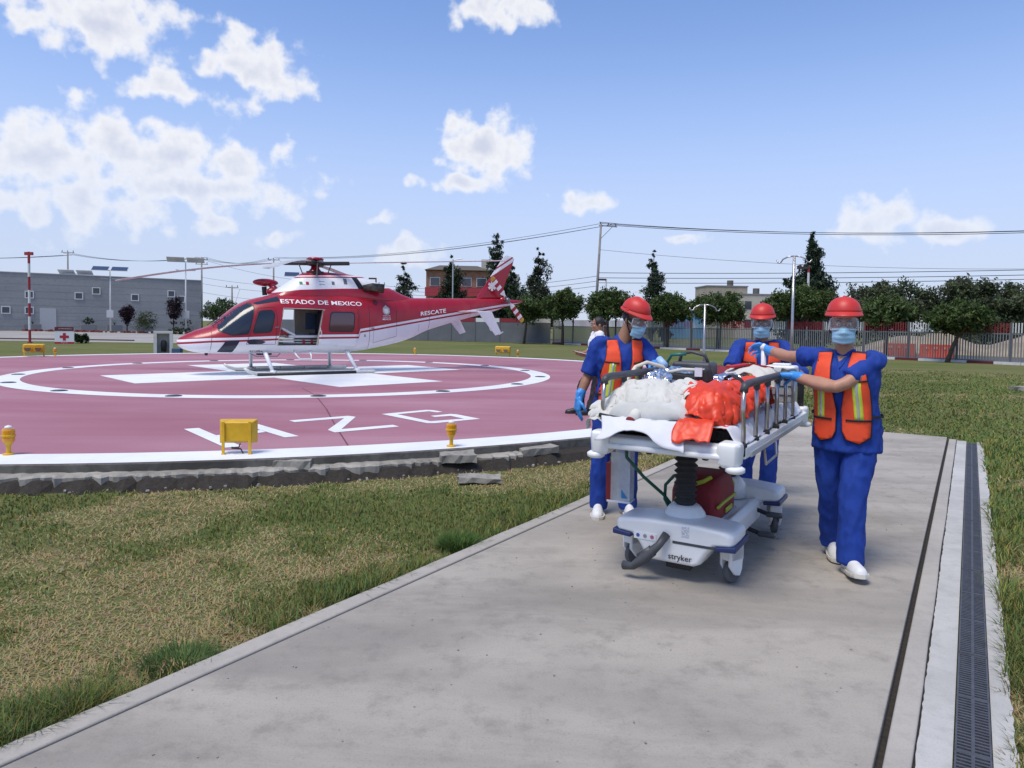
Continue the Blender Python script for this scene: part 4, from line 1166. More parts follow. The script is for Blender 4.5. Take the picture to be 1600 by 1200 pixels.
# castors under white shrouds
for sx in (-1, 1):
    for yy in (0.0, 1.31):
        c_ = bpy.data.objects.new('castor', None); C.objects.link(c_); c_.parent = gur; c_.location = (sx * .325, yy, 0); c_.rotation_euler = (0, 0, R(24 * (1 if yy else -1)))
        b = MB(); b.cyl((-.019, .0, .072), (.019, .0, .072), .072, n=24); b.build('tyre', M_rg, c_, bevel=.008)
        b = MB()
        pl = [(-.055, .265), (.06, .265), (.062, .20), (.05, .09), (.03, .05), (-.02, .06), (-.07, .12), (-.068, .20)]
        for sgn in (-1, 1):
            b.add([(sgn * .024, y_, z_) for y_, z_ in pl] + [(sgn * .045, y_ * .92, z_) for y_, z_ in pl],
                  [tuple(range(8)), tuple(range(15, 7, -1))] + [(i, (i + 1) % 8, 8 + (i + 1) % 8, 8 + i) for i in range(8)])
        b.loft([[(x_, y_, z_) for x_, y_ in ((-.045, -.065), (.045, -.065), (.045, .058), (-.045, .058))] for z_ in (.15, .27)])
        b.build('shroud', M_pl, c_, bevel=.006)
# front pedal, brake pedals, label plates, maker's name
b = MB(); b.tube([(-.03, -.215, .30), (-.06, -.27, .24), (-.14, -.285, .155), (-.22, -.29, .085), (-.285, -.275, .075)], .026, 10, rs=[.028, .024, .036, .024, .03]); b.box((-.135, -.283, .17), (.10, .035, .07), Matrix.Rotation(R(-40), 3, 'Y')); b.build('foot_pedal', M_dk, gur, smooth=True)
for yy, zz in ((.80, .115), (1.06, .20)):
    b = MB(); b.tube([(.22, yy, zz + .03), (.33, yy, zz)], .016, 8); p_ = b.build('brake_pedal', M_rub, gur)
    b = MB(); b.box((.375, yy, zz), (.12, .07, .03)); b.build('pad', M_dk, p_, bevel=.01)
b = MB(); b.box((.14, -.201, .255), (.27, .004, .016)); b.build('trim_strip', M_dk, bf)
b = MB(); b.box((-.175, -.202, .262), (.15, .004, .045)); pn_ = b.build('pictogram_plate', mat('plate_white', (.75, .76, .78), .5), bf, bevel=.001)
for i_, c_ in enumerate(((.05, .10, .35), (.25, .27, .3), (.45, .12, .15))):
    b = MB(); b.cyl((-.222 + .047 * i_, -.2045, .263), (-.222 + .047 * i_, -.2065, .263), .012, n=16); b.build('pictogram', mat('picto%d' % i_, c_, .5), pn_)
b = MB(); b.box((.085, -.1985, .325), (.05, .004, .07)); st_ = b.build('inventory_sticker', mat('sticker', (.55, .57, .62), .5, var=.5, vscale=90), bf)
vs_, fs_ = text_polys('stryker', .052, True)
b = MB(); b.add([(-.02 + v.x, -.2075, .148 + v.y) for v in vs_], fs_); b.build('lettering', M_rub, bf)
b = MB(); b.box((.03, -.13, .10), (.16, .06, .05)); b.build('latch', M_rub, gur, bevel=.008)

# litter frame
def bar(name, p, q, w, h, m, parent, bv=.01):
    b = MB(); p, q = Vector(p), Vector(q); d = (q - p).normalized(); s_ = Vector((-d.y, d.x, 0)) if abs(d.z) < .9 else Vector((1, 0, 0)); u_ = d.cross(s_)
    b.loft([[c + s_ * w * a + u_ * h * e for a, e in ((.5, .5), (-.5, .5), (-.5, -.5), (.5, -.5))] for c in (p, q)]); return b.build(name, m, parent, bevel=bv)


lf = MB(); lf.box((0, .76, .885), (.80, 2.24, .05)); lf.build('litter_deck', M_plg, gur, bevel=.015)
for sx in (-1, 1):
    bar('side_beam', (sx * .435, -.30, .872), (sx * .435, 1.86, .872), .05, .07, M_pl, gur)
    bar('rail_track', (sx * .455, -.18, .852), (sx * .455, 1.60, .852), .03, .035, M_plg, gur, .005)
fb = MB(); fb.loft([[(x, y, z) for y, z in ((-.36, .93), (-.44, .915), (-.445, .87), (-.36, .85))] for x in (-.34, .34)]); fb.build('end_panel', M_pl, gur, bevel=.012)
bar('end_bar', (-.36, -.445, .862), (.36, -.445, .862), .035, .035, M_pl, gur, .012)
bar('end_bar', (-.38, 1.93, .87), (.38, 1.93, .87), .04, .06, M_pl, gur)
for sx in (-1, 1):
    for yy, sy in ((-.40, -1), (1.90, 1)):
        c_ = MB(); rs = []
        for z_, k in ((.80, .6), (.825, .9), (.90, 1.0), (.935, .95), (.948, .75)):
            rs.append([(sx * (.402 + a * .060 * k), yy + e * .065 * k * 1.1, z_) for a, e in ((-1.2, -.8), (-.6, -1), (.6, -1), (1, -.5), (1, .6), (.5, 1.1), (-1.2, 1.1))])
        co = c_.loft(rs).build('corner_block', M_pl, gur, bevel=.012)
        c_ = MB(); c_.lathe([(0, .775), (.04, .775), (.055, .785), (.055, .805), (.04, .815), (0, .815)], (sx * .43, yy + sy * .02, 0), 18); c_.build('bumper_wheel', M_pl, co, smooth=True)
ck = bar('crossbar', (-.10, -.42, .845), (-.06, -.42, .845), .03, .03, M_rub, gur)
bar('crossbar', (.24, -.42, .845), (.28, -.42, .845), .03, .03, M_rub, gur)
bar('under_frame', (0, -.2, .835), (0, 1.6, .835), .30, .05, M_plg, gur)
b = MB(); b.tube([(.46, .20, .83), (.47, .22, .73), (.47, .55, .74), (.46, .57, .83)], .009, 6); b.build('wire_hook', M_steel, gur)

# side rails: bent end posts, four uprights, dark top bar
for sx in (-1, 1):
    rl = bpy.data.objects.new('side_rail', None); C.objects.link(rl); rl.parent = gur
    X = sx * .438
    tb = MB(); tb.tube([(X, -.30, 1.235), (X, -.27, 1.265), (X, -.2, 1.272), (X, 1.30, 1.272), (X, 1.36, 1.25)], .024, 10); tb.build('top_bar', M_dk, rl, smooth=True)
    for i_, yy in enumerate((-.28, .04, .36, .68, 1.0, 1.31)):
        up = MB(); pts = [(X, yy, .88), (X, yy, 1.0), (X, yy - (.0 if i_ else .03), 1.10), (X, yy - (.0 if i_ else .01), 1.255)]
        up.tube(pts, .014, 10); u_o = up.build('upright', M_steel, rl, smooth=True)
        up = MB(); up.box((X, yy, .89), (.038, .05, .075)); up.build('bracket', M_rub, u_o, bevel=.006)
        up = MB(); up.cyl((X, yy, 1.225), (X, yy, 1.262), .021, n=10); up.build('socket', M_dk, u_o)

# intravenous poles at the head end
def iv_pole(lbl, x, y, z0, z1, rz, group='drip poles of the stretcher'):
    p = empty('drip_pole', gw(x, y, z0), GRZ + rz, lbl, 'drip pole', group)
    b = MB(); b.tube([(0, 0, 0), (0, 0, z1 - z0)], .011, 10); b.build('pole', M_steel, p, smooth=True)
    for s_ in (-1, 1):
        b = MB(); h = z1 - z0; b.tube([(0, 0, h - .004), (s_ * .05, 0, h - .01), (s_ * .09, 0, h - .03), (s_ * .105, 0, h - .055), (s_ * .125, 0, h - .06), (s_ * .14, 0, h - .035)], .006, 8); b.build('hook', M_steel, p, smooth=True)
    return p


iv_pole('tall steel drip pole rising at the head end, right of the middle medic', .31, 1.93, .88, 2.22, R(4))
p_ = iv_pole('shorter steel drip pole with white double hook between the left and middle medics', -.44, 1.93, .88, 1.81, R(30))
b = MB(); b.ell((-.02, 0, .38), (.022, .022, .03)); b.build('clamp', M_rub, p_, smooth=True)

# --------------------------------------------------------------- mattress and bedding
def fold(x, y, s, seed, oct=4):
    v = 0; a = 1.0
    for k in range(oct):
        n_ = noise.noise(Vector((x / s * 2 ** k + seed * 3.1, y / s * 2 ** k, seed + k * 7.7))); v += a * (1 - abs(n_) * 2.2); a *= .5
    return v / 2


def drape(name, x0, x1, y0, y1, zf, m, label, cat, nx=60, ny=60, bottom=None, rag=.02, seed=1, thick=.006, group=None, parent=None, flat_=False, swirl=0.0, outline=None):
    """cloth lying as a sheet z = zf(x, y) on the stretcher, with a ragged outline"""
    vs = []; rr = random.Random(seed)
    for j in range(ny):
        for i in range(nx):
            u, v = i / (nx - 1), j / (ny - 1)
            if outline:                                  # outline(u, v) bends the sheet's edges
                x, y = outline(u, v)
            else:
                x = x0 + (x1 - x0) * u; y = y0 + (y1 - y0) * v
            ex = min(u, 1 - u, v, 1 - v)
            w = max(0, 1 - ex * 7)
            x += rag * w * noise.noise(Vector((u * 3, v * 3, seed))) * 2; y += rag * w * noise.noise(Vector((u * 3, v * 3, seed + 9))) * 2
            x += swirl * noise.noise(Vector((x * 7, y * 7, seed + 3))); y += swirl * noise.noise(Vector((x * 7, y * 7, seed + 5)))
            z = zf(x, y, u, v)
            if flat_: z += rr.uniform(-1, 1) * flat_; x += rr.uniform(-1, 1) * flat_; y += rr.uniform(-1, 1) * flat_
            vs.append((x, y, z))
    fs = [(j * nx + i, j * nx + i + 1, (j + 1) * nx + i + 1, (j + 1) * nx + i) for j in range(ny - 1) for i in range(nx - 1)]
    b = MB(); b.add(vs, fs); o = b.build(name, m, parent, smooth=not flat_)
    md = o.modifiers.new('thick', 'SOLIDIFY'); md.thickness = thick; md.offset = -1
    if parent is None:
        o.location = GO; o.rotation_euler = (0, 0, GRZ)
        tag(o, label, cat, group)
    return o


M_sheet = mat('white_sheet', (.62, .63, .69), .85, var=.04, vscale=8, bump=.12, bscale=60); M_gown = mat('cream_gown', (.57, .565, .52), .9, var=.06, vscale=10, bump=.2, bscale=70)
M_or = mat('orange_plastic', (.66, .045, .010), .45, var=.14, vscale=14, bump=.2, bscale=18); M_foil = mat('silver_foil', (.72, .73, .75), .16, 1.0)
M_bag = mat('grey_bag', (.50, .51, .49), .8, var=.08, vscale=12, bump=.15, bscale=50); M_blkf = mat('black_fabric', (.014, .014, .016), .75, bump=.3, bscale=80)
M_mar = mat('maroon_fabric', (.20, .018, .028), .8, var=.2, vscale=9, bump=.25, bscale=60)
mt = MB()
rs = []
for z_, k in ((.912, .96), (.925, 1.0), (.985, 1.0), (1.0, .97)):
    rs.append([(a * .375 * k, .80 + e * 1.05 * k + 0, z_) for a, e in ((-1, -.97), (-.93, -1), (.93, -1), (1, -.97), (1, .97), (.93, 1), (-.93, 1), (-1, .97))])
mo = mt.loft(rs).build('mattress', M_blkf); mo.location = GO; mo.rotation_euler = (0, 0, GRZ)
tag(mo, 'black stretcher mattress under the white sheet', 'mattress')


def sheet_z(x, y, u, v):
    e = max(0, abs(x) - .355) / .07; z = 1.012 - .10 * min(1, e) ** 1.3
    return z + .010 * fold(x * 2, y, .16, 3) * (1 + 1.2 * min(1, e))


drape('bed_sheet', -.42, .435, -.36, 1.82, sheet_z, M_sheet, 'white bed sheet tucked over the stretcher mattress', 'sheet', 70, 150, rag=.03, seed=2)
# patient's shape under foil and blankets: long low mound
def mound(x, y, cx, w, y0, y1, h):
    k = max(0, 1 - ((x - cx) / w) ** 2); t = min(1, max(0, (y - y0) / .2)) * min(1, max(0, (y1 - y) / .2)); return h * math.sqrt(k) * t


def lump(name, cores, rolls, m, label, cat, voxel, wr, ws, seed, it=3, facet=False, stretch=(1, 1, 1)):
    b = MB()
    for c, r in cores: b.ell(c, r, None, 22, 14)
    for pts, rad in rolls:
        q, w = smooth_chain(pts, [rad * .8] + [rad] * (len(pts) - 2) + [rad * .7], 5); capsule(b, q, w, 10)
    o = remeshed(b, name, m, None, voxel, it, wr, ws, seed, stretch)
    if facet:
        o.data.polygons.foreach_set('use_smooth', [False] * len(o.data.polygons))
        nv = len(o.data.vertices); co = np.zeros(nv * 3, np.float32); o.data.vertices.foreach_get('co', co)
        co += np.random.default_rng(seed).uniform(-facet, facet, nv * 3).astype(np.float32); o.data.vertices.foreach_set('co', co); o.data.update()
        md = o.modifiers.new('tri', 'TRIANGULATE')
    o.location = GO; o.rotation_euler = (0, 0, GRZ)
    return tag(o, label, cat)


lump('foil_blanket', [((-.04, .85, 1.04), (.32, .62, .17)), ((.02, .60, 1.08), (.26, .22, .14))], [([(-.2, .45, 1.16), (-.05, .5, 1.21), (.12, .62, 1.2)], .04), ([(-.1, .75, 1.20), (.1, .8, 1.22), (.25, .95, 1.17)], .04)], M_foil, 'crinkled silver foil blanket spread over the patient on the stretcher', 'foil blanket', .019, .012, .07, 4, 2, .0055)
lump('foil_bundle', [((-.29, .36, 1.12), (.15, .15, .17)), ((-.20, .44, 1.18), (.14, .13, .13)), ((-.36, .26, 1.08), (.10, .10, .11))], [], M_foil, 'bulging bundle of silver foil behind the white gown', 'foil bundle', .016, .012, .06, 6, 2, .006)
drape('orange_flap', .08, .30, -.50, -.26, lambda x, y, u, v: 1.045 - max(0, -.40 - y) * 1.1 + .018 * fold(x, y, .1, 14), M_or, 'folded orange flap hanging at the foot of the stretcher', 'blanket flap', 26, 26, rag=.012, seed=15)
# grey-white carry bag at the foot with black rim
bgm = MB(); rs = []
for t_ in range(9):
    a = t_ / 8; yy = -.34 + .44 * a; w = .30 * (1 - .18 * (2 * a - 1) ** 2); h = .15 * (1 - .35 * (2 * a - 1) ** 2)
    rs.append([(-.14 + w * math.cos(q) * (abs(math.cos(q)) ** -.35 if abs(math.cos(q)) > .05 else 1), yy, 1.02 + h * max(0, math.sin(q)) + .0) for q in [math.pi * k / 14 for k in range(15)]])
bg_o = bgm.loft(rs).build('carry_bag', M_bag, smooth=True); bg_o.location = GO; bg_o.rotation_euler = (0, 0, GRZ)
tag(bg_o, 'pale grey carry bag with black rim under the white gown at the foot end', 'bag')
b = MB(); b.tube([(-.44 + .6 * k / 12, -.352 - .01 * math.sin(k), 1.035 - .02 * math.sin(math.pi * k / 12)) for k in range(13)], .014, 8); b.build('rim', M_blkf, bg_o, smooth=True)
b = MB(); b.tube([(.17, -.33, 1.03), (.20, -.25, 1.12), (.17, -.12, 1.19), (.08, .02, 1.2)], .022, 8); b.build('side_rim', M_blkf, bg_o, smooth=True)
b = MB(); b.cyl((-.20, -.30, 1.075), (-.21, -.40, 1.02), .034, n=14); tb_ = b.build('tube', M_gown, bg_o, smooth=True)
b = MB(); b.cyl((-.21, -.401, 1.02), (-.2105, -.406, 1.017), .032, n=14); b.build('cap', mat('cap_red', (.25, .01, .015), .5), tb_)


def cloth_drop(jobs, frames=42):
    """let sheets of cloth fall on rough shapes and keep the folds they settle into"""
    tmp = []; outs = []
    cb = MB(); cb.box((0, .76, .93), (.98, 2.5, .10))
    for c, r in CORES: cb.ell(c, r, None, 20, 12)
    co = cb.build('cloth_support', M_gown); tmp.append(co)
    md = co.modifiers.new('c', 'COLLISION'); co.collision.thickness_outer = .008; co.collision.cloth_friction = 30
    for jb in jobs:
        x0, x1, y0, y1, z = jb['rect']; nx, ny = jb['res']; vs = []; sd = jb['seed']
        for j in range(ny):
            for i in range(nx):
                x = x0 + (x1 - x0) * i / (nx - 1); y = y0 + (y1 - y0) * j / (ny - 1)
                vs.append((x + .02 * noise.noise(Vector((x * 6, y * 6, sd))), y + .02 * noise.noise(Vector((x * 6, y * 6, sd + 4))), z + jb.get('slope', 0) * (x - x0) + .07 * noise.noise(Vector((x * 9, y * 9, sd + 8))) + .03 * noise.noise(Vector((x * 22, y * 22, sd + 2)))))
        b = MB(); b.add(vs, [(j * nx + i, j * nx + i + 1, (j + 1) * nx + i + 1, (j + 1) * nx + i) for j in range(ny - 1) for i in range(nx - 1)])
        o = b.build(jb['name'], jb['m'], None, smooth=True)
        o.shape_key_add(name='Basis'); rk = o.shape_key_add(name='rest'); k_ = 1 + jb['grow']; mx_, my_ = (x0 + x1) / 2, (y0 + y1) / 2
        for q_ in range(len(vs)):
            i, j = q_ % nx, q_ // nx; rk.data[q_].co = (mx_ + (x0 + (x1 - x0) * i / (nx - 1) - mx_) * k_, my_ + (y0 + (y1 - y0) * j / (ny - 1) - my_) * k_, z)
        md = o.modifiers.new('cloth', 'CLOTH'); s_ = md.settings; s_.rest_shape_key = rk; s_.quality = 5; s_.mass = .25; s_.tension_stiffness = 12; s_.compression_stiffness = 12; s_.shear_stiffness = 3; s_.bending_stiffness = jb.get('bend', .3); s_.air_damping = 2
        md.collision_settings.distance_min = .006; md.collision_settings.collision_quality = 3; md.collision_settings.use_self_collision = False
        md.point_cache.frame_start = 1; md.point_cache.frame_end = frames
        outs.append((o, jb))
    scene.frame_start = 1; scene.frame_end = frames
    for f_ in range(1, frames + 1): scene.frame_set(f_)
    dgr = bpy.context.evaluated_depsgraph_get(); res = []
    for o, jb in outs:
        me = bpy.data.meshes.new_from_object(o.evaluated_get(dgr)); res.append(me)
    for (o, jb), me in zip(outs, res):
        if jb.get('wr'):
            for v in me.vertices:
                p = v.co / jb['ws']; v.co += v.normal * jb['wr'] * ((1 - 2.6 * abs(noise.noise(Vector((p.x * 1.7 + p.y * .7, p.y * .55, p.z * .4 + jb['seed']))))) + .5 * (1 - 2.6 * abs(noise.noise(Vector((p.y * 1.6 - p.x * .8, p.x * .9, p.z + 9))))))
        o.modifiers.clear(); o.data = me; me.polygons.foreach_set('use_smooth', [True] * len(me.polygons))
        md = o.modifiers.new('thick', 'SOLIDIFY'); md.thickness = .004; md.offset = 1
        md = o.modifiers.new('sub', 'SUBSURF'); md.levels = 1; md.render_levels = 1
        o.location = GO; o.rotation_euler = (0, 0, GRZ); tag(o, jb['label'], jb['cat'])
    for o in tmp: bpy.data.objects.remove(o)
    scene.frame_set(1)


CORES = [((-.20, -.08, 1.07), (.27, .22, .16)), ((-.44, -.14, 1.0), (.13, .18, .10)), ((.0, .04, 1.09), (.18, .18, .14)), ((-.34, .02, 1.10), (.10, .16, .12)),
         ((.20, .36, 1.06), (.18, .66, .15)), ((.17, -.02, 1.08), (.17, .24, .15)), ((.25, .65, 1.08), (.14, .35, .15)), ((-.12, 1.38, 1.08), (.26, .28, .20)), ((-.30, 1.15, 1.04), (.14, .2, .12))]
cloth_drop([
    {'name': 'white_gown', 'rect': (-.56, .16, -.42, .24, 1.30), 'res': (72, 66), 'grow': .55, 'seed': 3, 'm': M_gown, 'label': 'crumpled cream white gown heaped at the foot of the stretcher', 'cat': 'gown', 'bend': .12, 'wr': .020, 'ws': .21},
    {'name': 'orange_blanket', 'rect': (-.02, .42, -.34, 1.02, 1.27), 'res': (46, 104), 'grow': .35, 'seed': 7, 'm': M_or, 'label': 'shiny orange plastic blanket behind the right hand rail', 'cat': 'blanket', 'bend': .5, 'wr': .015, 'ws': .17},
    {'name': 'maroon_jacket', 'rect': (-.46, .18, .98, 1.70, 1.38), 'res': (46, 50), 'grow': .45, 'seed': 11, 'm': M_mar, 'label': 'maroon jacket spread across the head end before the middle medic', 'cat': 'jacket', 'bend': .4, 'wr': .012, 'ws': .10}])
drape('paper_sheet', -.40, .16, -.52, -.20, lambda x, y, u, v: 1.028 - max(0, -.40 - y) * .9 * (1 + .5 * math.sin(x * 9)) + .010 * fold(x, y, .12, 31), M_sheet, 'thin white sheet slipping over the foot end of the stretcher', 'sheet', 50, 30, rag=.03, seed=32)
# black pouch with straps, white tubing, red-edged pack, pads
bp = MB(); bp.box((-.12, .40, 1.235), (.30, .17, .085), Matrix.Rotation(R(4), 3, 'Y')); bp.box((.02, .36, 1.26), (.09, .13, .10), Matrix.Rotation(R(-14), 3, 'Y'))
po = bp.build('black_pouch', M_blkf, bevel=.02, seg=3); po.location = GO; po.rotation_euler = (0, 0, GRZ); tag(po, 'black fabric pouch with a handle lying on the foil', 'pouch')
b = MB(); b.tube([(-.24, .34, 1.28), (-.12, .325, 1.307), (.03, .32, 1.307)], .012, 8); b.build('handle', M_gown, po, smooth=True)
b = MB(); b.box((.0, .285, 1.295), (.05, .014, .06)); b.build('buckle', M_sheet, po)
tu = MB(); tu.tube([(-.53, .02, 1.06), (-.50, .05, 1.10), (-.475, .16, 1.20), (-.46, .30, 1.31), (-.42, .42, 1.34), (-.34, .52, 1.31), (-.28, .6, 1.22)], .014, 10); tu.ell((-.545, .0, 1.05), (.045, .026, .022), Matrix.Rotation(R(-30), 3, 'Y'))
o = tu.build('ventilator_tube', mat('cream_tube', (.66, .60, .48), .5), smooth=True); o.location = GO; o.rotation_euler = (0, 0, GRZ); tag(o, 'cream coloured breathing tube arching over the left hand rail', 'tube')
bt = MB(); bt.tube([(-.40, .62, 1.36), (-.34, .58, 1.31)], .028, 12, rs=[.026, .03]); o = bt.build('blue_bottle', mat('pale_blue_plastic', (.35, .52, .80), .4), smooth=True); o.location = GO; o.rotation_euler = (0, 0, GRZ); tag(o, 'small pale blue bottle tip beside the foil bundle', 'bottle')
vn = MB(); vn.box((-.20, .86, 1.22), (.30, .22, .24)); o = vn.build('ventilator', M_dk, bevel=.03, seg=3); o.location = GO; o.rotation_euler = (0, 0, GRZ); tag(o, 'dark grey portable ventilator behind the foil bundle', 'ventilator')
b = MB(); b.tube([(-.30, .80, 1.33), (-.28, .79, 1.40), (-.20, .78, 1.415), (-.10, .79, 1.39), (-.08, .80, 1.33)], .013, 8); b.build('handle', M_dk, o, smooth=True)
b = MB(); b.tube([(-.34, .78, 1.24), (-.38, .74, 1.32), (-.33, .70, 1.39), (-.22, .70, 1.40)], .012, 8); b.build('green_hose', mat('teal_hose', (.01, .13, .11), .4), o, smooth=True)
drape('padded_pack', .0, .38, .82, 1.22, lambda x, y, u, v: 1.17 + .14 * max(0, 1 - ((x - .18) / .24) ** 2 - ((y - 1.02) / .24) ** 2) ** .5 + .03 * fold(x, y, .12, 44), M_gown, 'crumpled white padded pack with a red band near the right rail', 'pack', 36, 36, rag=.03, seed=45)
b = MB(); n_ = 14
pts = [(.06 + .24 * k / n_, .86 + .26 * k / n_, 1.325 - .05 * abs(k / n_ - .45)) for k in range(n_ + 1)]
b.loft([[(x - .03, y + .02, z), (x + .03, y - .02, z), (x + .03, y - .02, z + .012), (x - .03, y + .02, z + .012)] for x, y, z in pts]); o = b.build('red_band', mat('band_red', (.42, .01, .02), .6), bpy.data.objects['padded_pack'])
st = MB(); pts = [(.10, .60, 1.24), (.16, .52, 1.27), (.23, .42, 1.25), (.29, .36, 1.20)]
st.loft([[(x - .012, y, z), (x + .02, y + .03, z), (x + .02, y + .03, z + .006), (x - .012, y, z + .006)] for x, y, z in pts]); o = st.build('black_strap', M_blkf); o.location = GO; o.rotation_euler = (0, 0, GRZ); tag(o, 'black webbing strap lying over the orange blanket', 'strap')
# patient monitor on its bracket, head-end handle, white grip pole
mo_ = empty('patient_monitor', gw(.33, 1.42, 1.02), GRZ, 'white patient monitor standing at the head end beside the right rail', 'monitor')
b = MB(); b.box((0, 0, .245), (.23, .17, .09)); b.build('housing', M_pl, mo_, bevel=.02, seg=3)
b = MB(); b.box((0, .01, .10), (.21, .15, .20)); b.build('stand', M_plg, mo_, bevel=.012)
b = MB(); b.box((.045, -.09, .25), (.07, .02, .03), Matrix.Rotation(R(20), 3, 'Y')); b.build('handle', M_dk, mo_, bevel=.008)
for z_ in (.06, .13):
    b = MB(); b.box((0, -.068, z_), (.205, .004, .006)); b.build('seam', M_rub, mo_)
b = MB(); b.box((0, .0, .296), (.13, .08, .02)); b.build('top_cap', M_pl, mo_, bevel=.008)
gp = MB(); gp.tube([(.25, 1.15, 1.06), (.25, 1.14, 1.25), (.245, 1.13, 1.45)], .02, 12, rs=[.03, .02, .018]); o = gp.build('grip_pole', M_pl, smooth=True); o.location = GO; o.rotation_euler = (0, 0, GRZ); tag(o, 'short white upright pole gripped by the right medic', 'pole')
b = MB(); b.ell((.245, 1.13, 1.455), (.026, .026, .03)); b.build('knob', M_pl, o, smooth=True)
ph = MB(); ph.tube([(.40, 1.90, .93), (.40, 1.90, 1.10), (.40, 1.88, 1.19), (.38, 1.84, 1.235)], .026, 12); o = ph.build('push_handle', M_rub, gur, smooth=True)

# red rescue bag on the base tray, hose, chart box
rb = MB(); rs = []
for i_, (y_, w_, h_) in enumerate(((.22, .13, .20), (.26, .155, .27), (.36, .165, .30), (.62, .165, .30), (.72, .155, .24), (.76, .13, .16))):
    rs.append([(w_ * a, y_, .286 + h_ * e) for a, e in ((-1, .06), (-.85, 0), (.85, 0), (1, .06), (1, .70), (.93, .92), (.72, 1), (-.72, 1), (-.93, .92), (-1, .70))])
M_rbag = mat('red_bag', (.20, .010, .018), .7, var=.2, vscale=10, bump=.3, bscale=50)
ro = rb.loft(rs).build('rescue_bag', M_rbag, bevel=.02, seg=2); ro.location = GO; ro.rotation_euler = (0, 0, GRZ)
tag(ro, 'dark red rescue bag with yellow green piping on the stretcher base', 'bag')
M_lime = mat('lime_tape', (.36, .42, .03), .6)
b = MB(); b.tube([(.168, .24, .40), (.170, .36, .41), (.170, .62, .41), (.160, .73, .40)], .012, 6); b.build('side_tape', M_lime, ro)
b = MB(); b.tube([(.10, .30, .585), (.06, .25, .56), (-.02, .22, .53)], .014, 6); b.build('piping', M_lime, ro)
b = MB(); b.tube([(.135, .62, .545), (.15, .70, .48), (.13, .755, .42)], .013, 6); b.build('piping', M_lime, ro)
b = MB(); b.box((.173, .50, .345), (.012, .16, .035)); b.build('zip_pull', M_lime, ro, bevel=.004)
b = MB(); b.tube([(-.10, .21, .30), (-.12, .20, .40), (-.07, .19, .50)], .014, 6); b.build('strap', M_lime, ro)
hz_ = MB(); hz_.tube([(-.36, -.10, .85), (-.34, -.13, .74), (-.26, -.02, .60), (-.16, .10, .47), (-.10, .17, .36)], .011, 8); o = hz_.build('green_hose', mat('green_hose_mat', (.006, .085, .055), .4), smooth=True); o.location = GO; o.rotation_euler = (0, 0, GRZ); tag(o, 'dark green gas hose hanging under the stretcher deck', 'hose')
hz_ = MB(); hz_.tube([(-.12, .16, .34), (-.16, .12, .44), (-.15, .10, .54), (-.09, .09, .61), (-.03, .09, .63)], .011, 8); o = hz_.build('green_hose', MATS['green_hose_mat'], smooth=True); o.location = GO; o.rotation_euler = (0, 0, GRZ); tag(o, 'dark green hose looping up beside the front bellows column', 'hose')
M_acr = mat('clear_acrylic', (.62, .66, .70), .12, alpha=.42, var=.15, vscale=12)
cbx = empty('chart_box', gw(-.40, -.02, .42), GRZ + R(6), 'clear acrylic chart box with dark red spine hanging under the left corner', 'chart box')
b = MB(); b.box((-.01, .05, .20), (.13, .012, .40)); b.box((-.01, -.05, .17), (.13, .012, .33)); b.box((.05, 0, .2), (.012, .11, .40)); b.build('acrylic_panel', M_acr, cbx)
b = MB(); b.box((-.085, 0, .13), (.05, .11, .26)); b.build('red_spine', mat('spine_red', (.15, .006, .012), .4), cbx, bevel=.004)
b = MB(); b.box((-.02, 0, .004), (.16, .12, .012)); b.build('base', M_sheet, cbx)
b = MB(); b.box((-.03, 0, .40), (.10, .03, .05)); b.build('hanger', M_plg, cbx, bevel=.005)
b = MB(); b.add([(.045, -.058, .03), (.0, -.058, .03), (.0, -.058, .09)], [(0, 1, 2)]); b.build('blue_mark', mat('mark_blue', (.02, .18, .40), .5), cbx)
# ================================================================== people
M_skin = {'a': mat('skin_brown', (.30, .145, .085), .55, var=.08, vscale=20, bump=.06, bscale=250), 'b': mat('skin_tan', (.42, .215, .14), .55, var=.08, vscale=20, bump=.06, bscale=250)}
M_scrub = mat('blue_scrub', (.004, .038, .27), .82, var=.14, vscale=7, bump=.25, bscale=160); M_glove = mat('blue_glove', (.045, .26, .66), .42, var=.08, vscale=20, bump=.1, bscale=120)
M_vest = mat('orange_vest', (.78, .07, .018), .7, var=.08, vscale=12, bump=.25, bscale=260); M_trim = mat('vest_trim', (.014, .012, .014), .7)
M_lim = mat('lime_reflective', (.58, .68, .05), .5); M_sil = mat('silver_reflective', (.50, .50, .49), .35, .3)
M_helm = mat('red_helmet', (.54, .030, .024), .48, var=.07, vscale=9); M_mask = mat('surgical_mask', (.34, .58, .74), .8, var=.05, vscale=20, bump=.1, bscale=200)
M_gog = mat('goggle_plastic', (.70, .74, .78), .08, alpha=.17, spec=.8); M_gogf = mat('goggle_rim', (.55, .58, .62), .2, alpha=.72)
M_shoe = mat('white_shoe', (.66, .67, .68), .6, var=.08, vscale=16, bump=.1); M_sole = mat('shoe_sole', (.56, .54, .48), .7); M_hair = mat('black_hair', (.012, .010, .010), .5, bump=.5, bscale=120)
M_eye = mat('eye_white', (.55, .52, .50), .3); M_iris = mat('iris', (.02, .012, .008), .15)
M_wshirt = mat('white_shirt', (.70, .71, .74), .85, bump=.2, bscale=90); M_dtrs = mat('dark_trousers', (.014, .015, .02), .8)


